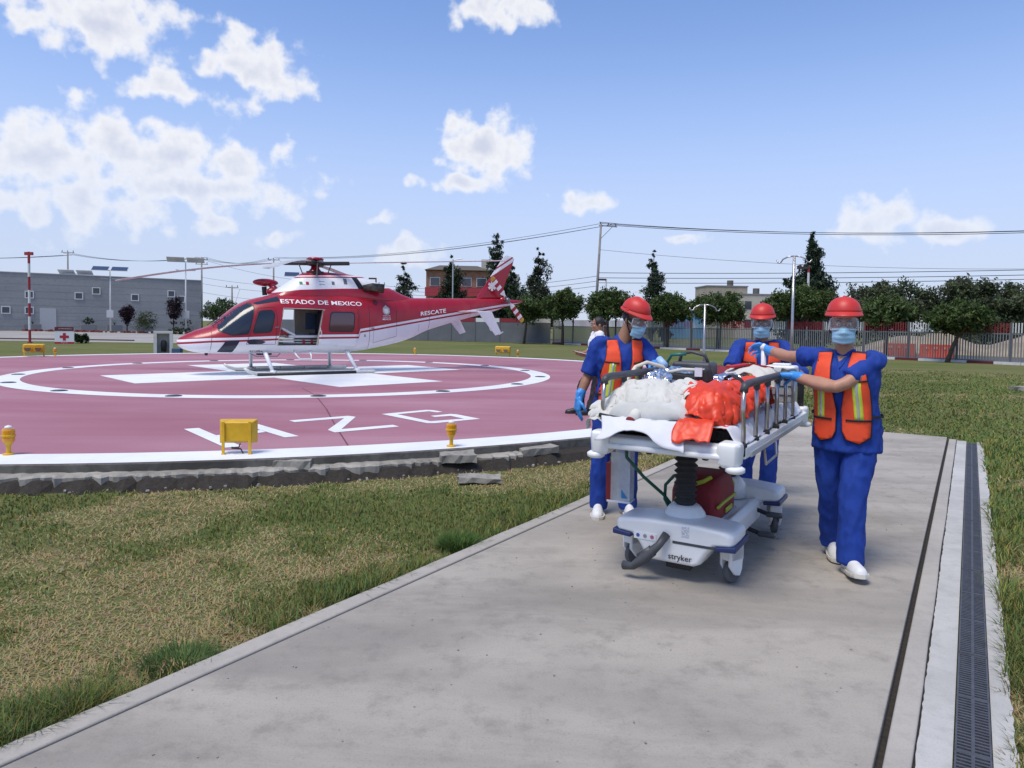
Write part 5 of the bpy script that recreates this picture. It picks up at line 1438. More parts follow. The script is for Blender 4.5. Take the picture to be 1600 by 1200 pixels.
def hand(side, wrist, d, palm, curl=.9, spread=.05, s=1.0, thumb=.5):
    """glove: palm plus five bent fingers. d wrist->knuckles, palm = direction the palm faces, side +1 right, -1 left"""
    mb = MB(); d = Vector(d).normalized(); pn = Vector(palm); pn = (pn - d * pn.dot(d)).normalized(); ax = d.cross(pn) * 1.0
    lat = ax * side                                             # towards the thumb side
    w = Vector(wrist)
    for q in (-.6, 0, .6):
        capsule(mb, [w + lat * q * .028 * s, w + d * .05 * s + lat * q * .050 * s, w + d * .085 * s + lat * q * .056 * s], [.024 * s, .021 * s, .016 * s], 10)
    capsule(mb, [w - d * .05 * s, w + d * .01 * s], [.031 * s, .029 * s], 12)
    L = ((.043, .026, .021), (.048, .030, .023), (.045, .028, .022), (.035, .021, .018))
    for i, q in enumerate((.036, .012, -.012, -.035)):
        p = w + d * (.088 - .006 * abs(i - 1)) * s + lat * q * s; pts = [p - d * .02 * s, p]; a = spread * (1.5 - i)
        for j, ln in enumerate(L[i]):
            an = curl * (.75 + .42 * j) * (1 + .06 * i)
            dirv = (d * math.cos(an) + pn * math.sin(an) + lat * a * .4).normalized(); p = p + dirv * ln * s; pts.append(p)
        capsule(mb, pts, [.0105 * s, .0105 * s, .0098 * s, .009 * s, .0078 * s], 9)
    p = w + d * .025 * s + lat * .034 * s
    t1 = (d * .55 + lat * .75 + pn * (.25 + .4 * thumb)).normalized(); t2 = (d * .85 + lat * (.35 - .3 * thumb) + pn * (.3 + .7 * thumb)).normalized()
    t3 = (d * .8 + lat * (.1 - .55 * thumb) + pn * (.3 + .8 * thumb)).normalized()
    capsule(mb, [p, p + t1 * .036 * s, p + t1 * .036 * s + t2 * .034 * s, p + t1 * .036 * s + t2 * .034 * s + t3 * .026 * s], [.016 * s, .0135 * s, .0115 * s, .009 * s], 9)
    return mb


def shoe(parent, heel, d, pitch=0.0, L=.30, m=None, ms=None):
    """heel on the ground point, toe towards d"""
    d = Vector((d[0], d[1], 0)).normalized(); l = Vector((-d.y, d.x, 0)); h = Vector(heel)
    Mx = Matrix((( d.x, l.x, 0), (d.y, l.y, 0), (0, 0, 1))); Mp = Mx @ Matrix.Rotation(-pitch, 3, 'Y')
    up = MB(); rs = []
    for t, w, z1 in ((0, .030, .08), (.04, .040, .112), (.12, .043, .122), (.30, .044, .122), (.45, .047, .104), (.62, .054, .086), (.80, .053, .074), (.93, .043, .064), (1.0, .022, .046)):
        x = t * L - .03; rs.append([h + Mp @ V3(x, w * math.cos(q) * (1.0 if math.sin(q) < .3 else .9), .018 + (z1 - .018) * max(0, math.sin(q)) ** .8) for q in [math.pi * k / 10 for k in range(11)]])
    o = up.loft(rs).build('shoe', m or M_shoe, parent, smooth=True)
    so = MB(); rs = []
    for z_, k in ((0, .97), (.012, 1.03), (.026, 1.02)):
        rs.append([h + Mp @ V3(t * L - .03, s_ * w * k * 1.06, z_) for s_, seq in ((1, 1), (-1, -1)) for t, w in ((((0, .020), (.03, .038), (.15, .043), (.4, .045), (.62, .056), (.82, .054), (.95, .042), (1.02, .014)))[::seq])])
    so.loft(rs).build('sole', ms or M_sole, o, smooth=False)
    if m is None:
        lc = MB()
        for k in range(4):
            t = .36 + .075 * k; lc.tube([h + Mp @ V3(t * L - .03, -.024, .098 - .016 * k), h + Mp @ V3(t * L - .025, 0, .113 - .016 * k), h + Mp @ V3(t * L - .03, .024, .098 - .016 * k)], .004, 6)
        lc.build('laces', mat('lace_white', (.74, .75, .76), .8), o); o.children[-1]['kind'] = 'stuff'
    return o


def person(spec):
    """spec: joints in metres relative to the feet, axes aligned with the world"""
    root = empty('person', spec['loc'], 0, spec['label'], 'person', spec.get('group'))
    J = {k: Vector(v) for k, v in spec['J'].items()}
    f = Vector((spec['face'][0], spec['face'][1], 0)).normalized(); r = Vector((f.y, -f.x, 0))            # torso front and its right-hand side
    up = V3(0, 0, 1)
    hipc, shc = (J['hipR'] + J['hipL']) / 2, (J['shR'] + J['shL']) / 2
    wd = spec.get('build', 1.0)
    sk = M_skin[spec['skin']]
    T = []                                                     # torso rings: height fraction, half width, half depth
    for t, w, dp, fo in ((-.10, .150, .105, 0), (0, .168, .118, 0), (.15, .166, .118, .005), (.35, .160, .116, .012), (.55, .168, .120, .015), (.75, .182, .120, .012), (.90, .180, .105, .0), (1.0, .150, .080, -.012), (1.08, .085, .062, -.015)):
        T.append((hipc.lerp(shc, t) + f * fo, w * wd, dp * wd))

    def torso(mb, off):
        mb.loft([[c + r * (w + off) * math.copysign(abs(math.cos(a)) ** .8, math.cos(a)) + f * (dp + off) * math.copysign(abs(math.sin(a)) ** .9, math.sin(a)) for a in [2 * math.pi * k / 28 for k in range(28)]] for c, w, dp in T])

    # ---- body: one continuous skin
    hf = Vector(spec['look']).normalized(); hr = hf.cross(up).normalized(); hu = hr.cross(hf).normalized(); hc = J['head']
    HM = Matrix((hr, hf, hu)).transposed()
    hp = lambda x, y, z: hc + HM @ V3(x, y, z)
    b = MB(); torso(b, -.012)
    nk = hipc.lerp(shc, 1.04)
    capsule(b, [nk - up * .03, nk.lerp(hp(0, -.025, -.07), .6), hp(0, -.02, -.05)], [.066, .058, .056])
    b.ell(hp(0, -.012, .035), (.074, .095, .088), HM, 20, 14); b.ell(hp(0, .028, -.045), (.056, .062, .072), HM, 16, 12); b.ell(hp(0, .048, -.088), (.033, .034, .028), HM, 12, 8)
    b.ell(hp(0, .094, -.022), (.0125, .018, .024), HM, 10, 8); b.ell(hp(0, .105, -.034), (.016, .013, .012), HM, 10, 8); b.ell(hp(0, .082, .025), (.05, .014, .012), HM, 12, 8)
    b.ell(hp(0, .088, -.062), (.024, .012, .008), HM, 10, 6); b.ell(hp(0, .086, -.074), (.021, .012, .008), HM, 10, 6)
    for s_ in (-1, 1):
        b.ell(hp(s_ * .077, -.012, -.012), (.010, .020, .033), HM @ Matrix.Rotation(s_ * .3, 3, 'Z'), 10, 8); b.ell(hp(s_ * .042, .066, -.025), (.022, .022, .02), HM, 10, 8)
    for s_ in ('R', 'L'):
        p, q = smooth_chain([J['sh' + s_], J['el' + s_], J['wr' + s_]], [.050, .041, .029]); capsule(b, p, q)
        p, q = smooth_chain([J['el' + s_], J['el' + s_].lerp(J['wr' + s_], .35), J['wr' + s_]], [.040, .043, .029]); capsule(b, p, q)
        p, q = smooth_chain([J['hip' + s_], J['kn' + s_], J['an' + s_]], [.080, .054, .038]); capsule(b, p, q)
        b.ell(J['an' + s_] + V3(0, 0, -.04), (.04, .04, .03))
    remeshed(b, 'body', sk, root, .0095, 4, fac=.45)
    for s_ in (-1, 1):
        e = MB(); e.ell(hp(s_ * .031, .0765, .0), .0135, None, 12, 8); eo = e.build('eye', M_eye, root, smooth=True)
        e = MB(); e.ell(hp(s_ * .031, .0865, -.001), (.0062, .0045, .0062), HM, 10, 6); e.build('iris', M_iris, eo, smooth=True)
        e = MB(); e.tube([hp(s_ * .014, .093, .020), hp(s_ * .032, .093, .026), hp(s_ * .050, .082, .021)], .0042, 6); e.build('eyebrow', M_hair, root)
    # ---- scrub top
    b = MB(); torso(b, .010)
    hem = hipc - up * spec.get('hem', .10)
    b.loft([[c + r * w * math.cos(a) + f * dp * math.sin(a) for a in [2 * math.pi * k / 28 for k in range(28)]] for c, w, dp in ((hem, .195 * wd, .145 * wd), (hipc, .188 * wd, .138 * wd), (hipc.lerp(shc, .3), .172 * wd, .128 * wd))])
    for s_ in ('R', 'L'):
        k = spec.get('sleeve' + s_, .7); S, E = J['sh' + s_], J['el' + s_]; Wv = J['wr' + s_]
        end = S.lerp(E, min(1, k)) if k <= 1 else E.lerp(Wv, k - 1)
        inn = S.lerp(shc, .45) - up * .01
        ch = [inn, S, S.lerp(E, min(1, k) * .55)] + ([E] if k > 1 else []) + [end]
        rr_ = [.066, .062, .061] + ([.056] if k > 1 else []) + [.066 if k <= 1 else .052]
        p, q = smooth_chain(ch, rr_); b.tube(p, 0, 16, rs=q); b.ell(p[0], q[0]); b.ell(S, .061)
    if spec.get('collar', True):
        capsule(b, [nk - up * .05, nk + up * .005], [.075, .066], 16)
    top_m = spec.get('top', M_scrub)
    shirt = remeshed(b, spec.get('topname', 'scrub_top'), top_m, root, .011, 4, wrinkle=.0085, wscale=.085, seed=spec['seed'], stretch=(1.2, 1.2, .55))
    # ---- trousers
    b = MB()
    b.loft([[c + r * w * math.cos(a) + f * dp * math.sin(a) for a in [2 * math.pi * k / 24 for k in range(24)]] for c, w, dp in ((hipc - up * .13, .15 * wd, .115 * wd), (hipc - up * .05, .172 * wd, .130 * wd), (hipc + up * .06, .165 * wd, .122 * wd))])
    for s_ in ('R', 'L'):
        H, K, A = J['hip' + s_], J['kn' + s_], J['an' + s_]; dn = (A - K).normalized()
        p, q = smooth_chain([H - up * .02, H.lerp(K, .5), K, K.lerp(A, .55), A + dn * .035], [.094 * wd, .084 * wd, .071 * wd, .068 * wd, .069 * wd]); b.tube(p, 0, 18, rs=q); b.ell(p[0], q[0])
    trs = remeshed(b, 'trousers', spec.get('trousers', M_scrub), root, .011, 4, wrinkle=.011, wscale=.095, seed=spec['seed'] + 4, stretch=(1.3, 1.3, .42))
    # ---- shoes
    for s_ in ('R', 'L'):
        A = J['an' + s_]; dv = Vector(spec['toe' + s_]); hl = Vector((A.x, A.y, 0)) - dv.normalized() * .035 + up * spec.get('lift' + s_, 0)
        shoe(root, hl, dv, spec.get('pitch' + s_, 0), m=spec.get('shoe'), ms=spec.get('solem'))
    # ---- gloves or bare hands
    for s_, sg in (('R', 1), ('L', -1)):
        if 'hand' + s_ not in spec: continue
        dv, pv, cu, th = spec['hand' + s_]
        hb_ = hand(sg, J['wr' + s_], dv, pv, cu, thumb=th, s=1.0)
        bare = spec.get('bare')
        capsule(hb_, [J['wr' + s_] - (J['wr' + s_] - J['el' + s_]).normalized() * .075, J['wr' + s_]], [.0375, .0325], 14)
        remeshed(hb_, 'hand' if bare else 'glove', sk if bare else M_glove, root, .0045, 3, wrinkle=0 if bare else .0008, wscale=.02, seed=2, fac=.4)
    if spec.get('plain'):
        return root, hp, HM, shirt
    # ---- hi-vis vest: panels laid on the shirt
    tb_ = MB(); torso(tb_, .014)
    tb_.loft([[c + r * w * math.cos(a) + f * dp * math.sin(a) for a in [2 * math.pi * k / 28 for k in range(28)]] for c, w, dp in ((hem, .200 * wd, .150 * wd), (hipc, .192 * wd, .142 * wd), (hipc.lerp(shc, .3), .178 * wd, .134 * wd))])
    for s_ in ('R', 'L'):
        tb_.ell(J['sh' + s_], .072); capsule(tb_, [J['sh' + s_].lerp(shc, .6), J['sh' + s_]], [.074, .07])
    bvh = BVHTree.FromPolygons([Vector(v) for v in tb_.v], [list(q) for q in tb_.f])

    def panel(name, poly, sgn, off, m, parent=None):
        out = []
        for i, p in enumerate(poly):
            q = poly[(i + 1) % len(poly)]; n_ = max(1, int(math.dist(p, q) / .03)); out += [(p[0] + (q[0] - p[0]) * k / n_, p[1] + (q[1] - p[1]) * k / n_) for k in range(n_)]
        x0, x1 = min(p[0] for p in out), max(p[0] for p in out); z0, z1 = min(p[1] for p in out), max(p[1] for p in out)
        g_ = .022; pts = [Vector(p) for p in out]; nb = len(pts)
        pts += [Vector((x0 + g_ * (i + .5 * (j % 2)), z0 + g_ * j)) for i in range(1, int((x1 - x0) / g_) + 1) for j in range(1, int((z1 - z0) / g_) + 1)]
        vo, _, fo_, *_r = delaunay_2d_cdt(pts, [], [list(range(nb))], 1, 1e-5)
        mbp = MB(); vs = []
        for p in vo:
            t = (p.y - 0); ax_ = hipc.lerp(shc, (p.y - hipc.z) / (shc.z - hipc.z)); ax_ = Vector((ax_.x, ax_.y, p.y))
            o_ = ax_ + r * p.x + f * sgn * .6
            hit, nrm, _, _ = bvh.ray_cast(o_, -f * sgn)
            px2 = p.x
            while hit is None and abs(px2) > .02:
                px2 *= .96; hit, nrm, _, _ = bvh.ray_cast(ax_ + r * px2 + f * sgn * .6, -f * sgn)
            if hit is None: hit = ax_ + r * p.x
            bil = .004 * noise.noise(hit * 14)
            vs.append(hit + f * sgn * (off + bil))
        mbp.add(vs, [tuple(q) for q in fo_]); o = mbp.build(name, m, parent or root, smooth=True)
        md = o.modifiers.new('thick', 'SOLIDIFY'); md.thickness = .004; md.offset = 0
        return o

    zS, zH = shc.z + .045, hipc.z - .02
    for s_ in (1, -1):
        fp = [(s_ * .062, zS), (s_ * .145, zS - .005), (s_ * .158, zS - .12), (s_ * .176, zS - .24), (s_ * .180, zH + .10), (s_ * .176, zH - .03), (s_ * .12, zH - .075), (s_ * .045, zH - .05), (s_ * .022, zH - .0), (s_ * .018, zH + .14), (s_ * .048, zS - .20)]
        k_ = 1.07
        cx_, cz_ = sum(p[0] for p in fp) / len(fp), sum(p[1] for p in fp) / len(fp)
        vo_ = panel('vest_front', fp, 1, .022, M_vest)
        panel('trim', [(cx_ + (x - cx_) * 1.055, cz_ + (z - cz_) * 1.022) for x, z in fp], 1, .018, M_trim, vo_)
        panel('reflective_stripe', [(s_ * .085, zS - .19), (s_ * .135, zS - .19), (s_ * .145, zH + .075), (s_ * .095, zH + .075)], 1, .0245, M_lim, vo_)
        panel('silver_stripe', [(s_ * .102, zS - .19), (s_ * .118, zS - .19), (s_ * .128, zH + .075), (s_ * .112, zH + .075)], 1, .027, M_sil, vo_)
        panel('seam', [(s_ * .062, zS - .185), (s_ * .170, zS - .175), (s_ * .170, zS - .185), (s_ * .062, zS - .195)], 1, .0285, M_trim, vo_)
        panel('seam', [(s_ * .044, zH + .082), (s_ * .184, zH + .082), (s_ * .184, zH + .070), (s_ * .044, zH + .070)], 1, .0285, M_trim, vo_)
    if spec.get('vneck', True):
        panel('neck_skin', [(-.05, zS + .012), (.05, zS + .012), (.0, zS - .095)], 1, .004, sk)
        panel('neckline', [(-.062, zS + .01), (-.047, zS + .012), (.0, zS - .088), (.047, zS + .012), (.062, zS + .01), (.0, zS - .112)], 1, .008, top_m)
    bp_ = [(-.135, zS), (-.055, zS), (0, zS - .03), (.055, zS), (.135, zS), (.155, zS - .14), (.18, zS - .26), (.18, zH), (.12, zH - .04), (-.12, zH - .04), (-.18, zH), (-.18, zS - .26), (-.155, zS - .14)]
    vb = panel('vest_back', bp_, -1, .016, M_vest)
    for s_ in (1, -1):
        e = MB(); z_ = zH + .10
        pts = []
        for k in range(9):
            a = math.pi * (-.30 + .6 * k / 8); c0 = hipc.lerp(shc, (z_ - hipc.z) / (shc.z - hipc.z)); pts.append(Vector((c0.x, c0.y, z_)) + r * s_ * (.20 * wd) * math.cos(a) + f * (.150 * wd) * math.sin(a))
        e.loft([[p + up * .008, p - up * .008, p - up * .008 + r * s_ * .004, p + up * .008 + r * s_ * .004] for p in pts]); e.build('side_strap', M_trim, root)
    # ---- helmet
    hm = MB(); rs = []
    for k in range(9):
        a = math.pi / 2 * k / 8; rs.append([hp(.108 * math.cos(a) ** .85 * math.cos(q), -.008 + .128 * math.cos(a) ** .85 * math.sin(q), .075 + .112 * math.sin(a) ** .95) for q in [2 * math.pi * j / 32 for j in range(32)]])
    rs[-1] = [hp(.004 * math.cos(q), -.008 + .004 * math.sin(q), .187) for q in [2 * math.pi * j / 32 for j in range(32)]]
    hm.loft(rs, cap=True); ho = hm.build('helmet', M_helm, root, smooth=True)
    rm = MB(); rs = []
    for rr_, z_ in ((1.0, .084), (1.07, .072), (1.10, .066), (1.085, .060), (.98, .070)):
        rs.append([hp(.108 * rr_ * math.cos(q), -.008 + (.128 * rr_ + (.034 * max(0, math.sin(q)) ** 2 if rr_ > 1 else 0)) * math.sin(q), z_ - (.012 * max(0, math.sin(q)) if rr_ > 1 else 0)) for q in [2 * math.pi * j / 40 for j in range(40)]])
    rm.loft(rs, cap=False); rm.build('brim', M_helm, ho, smooth=True)
    rg = MB(); rg.tube([hp(0, .112 * math.cos(a) - .008, .068 + .115 * math.sin(a)) for a in [math.pi * (.12 + .76 * k / 12) for k in range(13)]], .014, 8, rs=[.006] + [.013] * 11 + [.006]); rg.build('ridge', M_helm, ho, smooth=True)
    for s_ in (-1, 1):
        e = MB(); e.box(hp(s_ * .108, -.01, .080), (.012, .03, .018), HM); e.build('strap_slot', M_helm, ho, bevel=.004)
        e = MB(); e.tube([hp(s_ * .098, -.005, .07), hp(s_ * .084, .012, -.04), hp(s_ * .058, .035, -.095), hp(s_ * .02, .055, -.118)], .0055, 6); e.build('chin_strap', M_trim, ho)
    # ---- mask
    mk = MB(); nx, nz = 17, 13; vs = []
    for j in range(nz):
        v = j / (nz - 1)
        for i in range(nx):
            u = -1 + 2 * i / (nx - 1); a = u * 1.15; rr_ = .083 + .012 * math.sin(math.pi * v) + .026 * math.exp(-(u * 3) ** 2) * math.exp(-((v - .80) * 3.2) ** 2)
            pl_ = .0032 * math.sin(v * math.pi * 7)
            vs.append(hp((.070 + .004 * math.sin(math.pi * v)) * math.sin(a) * 1.02, .022 + (rr_ + pl_) * math.cos(a) * (.96 if v < .2 else 1), -.118 + .094 * v - .012 * (1 - abs(u)) * (v < .5) * (1 - v * 2)))
    mk.add(vs, [(j * nx + i, j * nx + i + 1, (j + 1) * nx + i + 1, (j + 1) * nx + i) for j in range(nz - 1) for i in range(nx - 1)])
    mo2 = mk.build('face_mask', M_mask, root, smooth=True); md = mo2.modifiers.new('t', 'SOLIDIFY'); md.thickness = .003; md.offset = 1
    for s_ in (-1, 1):
        e = MB(); e.tube([hp(s_ * .066, .055, -.03), hp(s_ * .082, .02, -.012), hp(s_ * .086, -.015, .012)], .0022, 5); e.build('ear_loop', M_wshirt, mo2)
    # ---- goggles
    gg = MB(); nx, nz = 21, 7; vs = []
    for j in range(nz):
        v = j / (nz - 1)
        for i in range(nx):
            u = -1 + 2 * i / (nx - 1); a = u * 1.28; bul = .014 * math.sin(math.pi * v)
            notch = .018 * math.exp(-(u * 5) ** 2)
            vs.append(hp((.084 + bul * .5) * math.sin(a), .032 + (.084 + bul) * math.cos(a), -.034 + notch * (1 - v) + (.084 - notch * .3) * v * (1 - .22 * abs(u) ** 3)))
    gg.add(vs, [(j * nx + i, j * nx + i + 1, (j + 1) * nx + i + 1, (j + 1) * nx + i) for j in range(nz - 1) for i in range(nx - 1)])
    go_ = gg.build('goggles', M_gog, root, smooth=True)
    e = MB(); loop = [vs[i] for i in range(nx)] + [vs[j * nx + nx - 1] for j in range(1, nz)] + [vs[(nz - 1) * nx + i] for i in range(nx - 2, -1, -1)] + [vs[j * nx] for j in range(nz - 2, 0, -1)] + [vs[0]]
    e.tube(loop, .0056, 6); e.build('rim', M_gogf, go_, smooth=True)
    for s_ in (-1, 1):
        e = MB(); e.loft([[hp(s_ * x, y, z + .010), hp(s_ * x, y, z - .010), hp(s_ * (x + .003), y, z - .010), hp(s_ * (x + .003), y, z + .010)] for x, y, z in ((.078, .045, .006), (.090, .0, .018), (.082, -.06, .034))]); e.build('strap', M_wshirt if spec.get('white_strap') else M_trim, go_)
    # short hair below the helmet
    hh = MB(); hh.ell(hp(0, -.040, .012), (.077, .072, .066), HM, 18, 12); hh.build('hair', M_hair, root, smooth=True)
    return root, hp, HM, shirt


ppl = 'medics moving the stretcher'
person({'loc': (.89, 6.05, 0), 'label': 'person in blue scrubs and orange vest left of the stretcher, looking down', 'group': ppl, 'skin': 'a', 'vneck': False, 'seed': 3, 'face': (.22, -1), 'look': (.60, -.74, -.34),
        'J': {'hipR': (-.10, .02, .95), 'hipL': (.095, .0, .95), 'shR': (-.165, -.03, 1.445), 'shL': (.215, .0, 1.435), 'head': (.125, -.07, 1.655),
              'elR': (-.245, .0, 1.18), 'wrR': (-.325, -.06, .985), 'elL': (.33, -.15, 1.22), 'wrL': (.235, -.46, 1.31), 'knR': (-.13, -.03, .50), 'knL': (.105, -.03, .50), 'anR': (-.135, .02, .09), 'anL': (.115, .0, .09)},
        'sleeveR': .93, 'sleeveL': .9, 'handR': ((-.10, -.08, -1), (.75, .25, 0), .42, .3), 'handL': ((.05, -.9, .02), (0, -.1, -1), 1.05, .6), 'toeR': (-.15, -1, 0), 'toeL': (.05, -1, 0), 'hem': .06})
person({'loc': (2.34, 6.74, 0), 'label': 'person in blue scrubs and orange vest pushing at the head end of the stretcher', 'group': ppl, 'skin': 'a', 'seed': 9, 'face': (-.25, -1), 'look': (-.42, -.9, -.10), 'white_strap': True,
        'J': {'hipR': (-.10, .02, .95), 'hipL': (.10, .0, .95), 'shR': (-.195, .0, 1.425), 'shL': (.195, -.02, 1.425), 'head': (-.01, -.05, 1.645),
              'elR': (-.34, -.16, 1.22), 'wrR': (-.36, -.42, 1.22), 'elL': (.30, -.22, 1.20), 'wrL': (.12, -.58, 1.20), 'knR': (-.12, -.05, .50), 'knL': (.11, .0, .50), 'anR': (-.13, .02, .09), 'anL': (.12, .06, .09)},
        'sleeveR': .9, 'sleeveL': 1.5, 'handR': ((0, -.9, -.2), (0, -.1, -1), .8, .6), 'handL': ((-.05, -.9, -.05), (0, -.1, -1), 1.1, .7), 'toeR': (-.2, -1, 0), 'toeL': (0, -1, 0), 'hem': .08})
person({'loc': (2.27, 4.82, 0), 'label': 'person in blue scrubs and orange vest at the right, walking beside the rail', 'group': ppl, 'skin': 'b', 'seed': 15, 'face': (-.66, -.75), 'look': (-.40, -.92, .0), 'build': 1.12, 'white_strap': True,
        'J': {'hipR': (-.08, .07, .95), 'hipL': (.10, -.03, .95), 'shR': (-.16, .13, 1.41), 'shL': (.125, -.11, 1.395), 'head': (-.055, -.02, 1.632),
              'elR': (-.27, .39, 1.40), 'wrR': (-.33, .62, 1.435), 'elL': (-.155, -.16, 1.225), 'wrL': (-.325, .13, 1.275), 'knR': (-.055, .09, .51), 'knL': (-.01, -.13, .50), 'anR': (.03, .22, .12), 'anL': (-.03, -.17, .10)},
        'sleeveR': .50, 'sleeveL': .66, 'handR': ((-.25, .6, .02), (-.75, -.2, -.35), 1.25, .8), 'handL': ((-.68, .70, -.05), (-.1, -.1, -1), 1.15, .7), 'toeR': (-.25, -1, 0), 'toeL': (-.12, -1, 0), 'hem': .16, 'pitchL': R(9), 'liftR': .012})
# woman walking away behind the left medic
root, hp, HM, sh_ = person({'loc': (1.36, 11.45, PZ), 'label': 'person in white shirt and dark trousers walking on the helipad, holding paper', 'skin': 'a', 'seed': 21, 'face': (-.95, -.3), 'look': (-.98, -.15, -.08), 'build': .9, 'plain': True, 'bare': True,
        'top': M_wshirt, 'topname': 'white_shirt', 'trousers': M_dtrs, 'shoe': mat('black_shoe', (.012, .012, .013), .4), 'solem': mat('black_sole', (.02, .02, .02), .7),
        'J': {'hipR': (.02, .08, .84), 'hipL': (.02, -.09, .84), 'shR': (-.02, .16, 1.27), 'shL': (.02, -.16, 1.27), 'head': (.0, -.02, 1.435),
              'elR': (-.02, .2, 1.02), 'wrR': (-.2, .12, .98), 'elL': (.0, -.22, 1.02), 'wrL': (-.2, -.14, .95), 'knR': (-.22, .08, .45), 'knL': (-.02, -.09, .45), 'anR': (-.25, .09, .10), 'anL': (-.10, -.10, .11)},
        'sleeveR': 1.6, 'sleeveL': 1.6, 'handR': ((-1, -.2, 0), (0, 0, 1), .3, .4), 'handL': ((-1, .1, 0), (0, 0, 1), .3, .4), 'toeR': (-1, -.1, 0), 'toeL': (-1, -.2, 0)})
hb_ = MB(); hb_.ell(hp(0, -.022, .038), (.083, .098, .092), HM, 18, 12); hb_.ell(hp(0, -.125, .03), (.045, .04, .042), HM, 14, 10); hb_.build('hair', M_hair, root, smooth=True)
gl = MB(); gl.tube([hp(.078, .0, .01), hp(.075, .07, .0), hp(.05, .098, -.004), hp(.012, .1, .0)], .003, 5); gl.build('glasses', M_trim, root)
pp = MB(); pp.box((1.12, 11.30, PZ + .985), (.26, .20, .006), Matrix.Rotation(R(14), 3, 'Y')); tag(pp.build('paper', M_wshirt), 'white sheet of paper held by the person in the white shirt', 'paper')
# ================================================================== helipad fittings
M_yel = mat('yellow_paint', (.62, .36, .015), .45, var=.12, vscale=14, bump=.1); M_amb = mat('amber_glass', (.62, .26, .01), .2, coat=.3); M_lens = mat('lamp_lens', (.12, .09, .06), .1, coat=.5)
def edge_light(x, y, lbl, s=1.0):
    e = empty('edge_light', (x, y, PZ + .004), 0, lbl, 'light', 'amber lights round the helipad edge')
    b = MB(); b.lathe([(0, 0), (.055, 0), (.055, .012), (.022, .02), (.022, .09), (.04, .12), (.055, .14), (0, .14)], n=16); b.build('stem', M_yel, e, smooth=False)
    b = MB(); b.lathe([(0, .14), (.056, .14), (.060, .17), (.060, .25), (.050, .27), (0, .27)], n=18); b.build('lamp', M_amb, e, smooth=False)
    b = MB(); b.lathe([(.056, .185), (.066, .19), (.066, .205), (.056, .21)], n=18); b.build('clamp_ring', M_yel, e)
    b = MB(); b.lathe([(0, .27), (.040, .27), (.030, .295), (0, .305)], n=16); b.build('cap', M_pl, e, smooth=True)
    return e


e0 = edge_light(-5.167, 7.33, 'amber edge light at the far left of the near helipad rim')
for x, y, l in ((-.685, 8.222, 'amber edge light on the near rim above a loose slab'), (-16.98, 26.6, 'amber edge light on the far rim beside the left yellow floodlight'),
                (-4.38, 32.27, 'amber edge light on the far rim below the helicopter tail boom'), (.256, 31.57, 'amber edge light just right of the far yellow floodlight')):
    o = copy_tree(e0); o.location = (x, y, PZ + .004); o['label'] = l


def floodlight(x, y, rz, lbl, s=1.0):
    """box floodlight on two legs; its lamp faces local +Y"""
    e = empty('floodlight', (x, y, PZ + .004), rz, lbl, 'floodlight', 'yellow floodlights on the helipad rim'); e.scale = (s, s, s)
    for sx in (-1, 1):
        b = MB(); b.box((sx * .135, -.035, .175), (.03, .014, .35)); b.box((sx * .135, -.01, .004), (.04, .07, .008)); b.build('leg', M_yel, e, bevel=.003)
    b = MB(); rs = [[(a * .19 * k, y_, .235 + c_ * .125 * k) for a, c_ in ((-1, -1), (1, -1), (1, 1), (-1, 1))] for y_, k in ((-.02, .80), (.03, .95), (.05, 1.0), (.10, 1.0))]; hs_ = b.loft(rs).build('housing', M_yel, e, bevel=.008)
    b = MB(); b.box((0, .107, .235), (.34, .012, .21)); b.build('lens', M_lens, hs_, bevel=.004)
    b = MB(); b.tube([(.03, .0, .11), (.02, -.03, .07), (-.05, -.03, .075), (-.06, .01, .06), (.03, .02, .05), (.06, .0, .005)], .008, 6); b.build('cable', M_rub, e)
    return e


floodlight(-2.90, 7.56, R(8), 'yellow box floodlight seen from behind on the near helipad rim', 1.0)
def spot(x, y, rz, lbl):
    e = empty('floodlight', (x, y, PZ + .004), rz, lbl, 'floodlight', 'yellow floodlights on the helipad rim')
    for sx in (-1, 1):
        b = MB(); b.box((sx * .30, 0, .15), (.04, .05, .30)); b.build('leg', M_yel, e)
    b = MB(); b.box((0, 0, .30), (.66, .30, .30)); hs_ = b.build('housing', M_yel, e, bevel=.04)
    for sx in (-1, 1):
        b = MB(); b.cyl((sx * .16, -.15, .30), (sx * .16, -.24, .29), .115, .13, n=18); k_ = b.build('hood', M_yel, hs_, smooth=False)
        b = MB(); b.cyl((sx * .16, -.238, .29), (sx * .16, -.243, .29), .105, n=18); b.build('lens', M_lens, k_)
    return e


spot(-17.35, 26.0, R(25), 'yellow twin floodlight on the far rim left of the helicopter nose')
spot(-.40, 31.7, R(-10), 'yellow twin floodlight on the far rim right of the helicopter tail')
floodlight(4.75, 12.9, R(60), 'yellow floodlight on the pad rim seen between two medics', 1.25)

# ================================================================== trees
M_leaf = tintmat('leaf', .6, .30); M_bark = mat('bark', (.085, .065, .05), .95, var=.35, vscale=8, bump=.8, bscale=25)


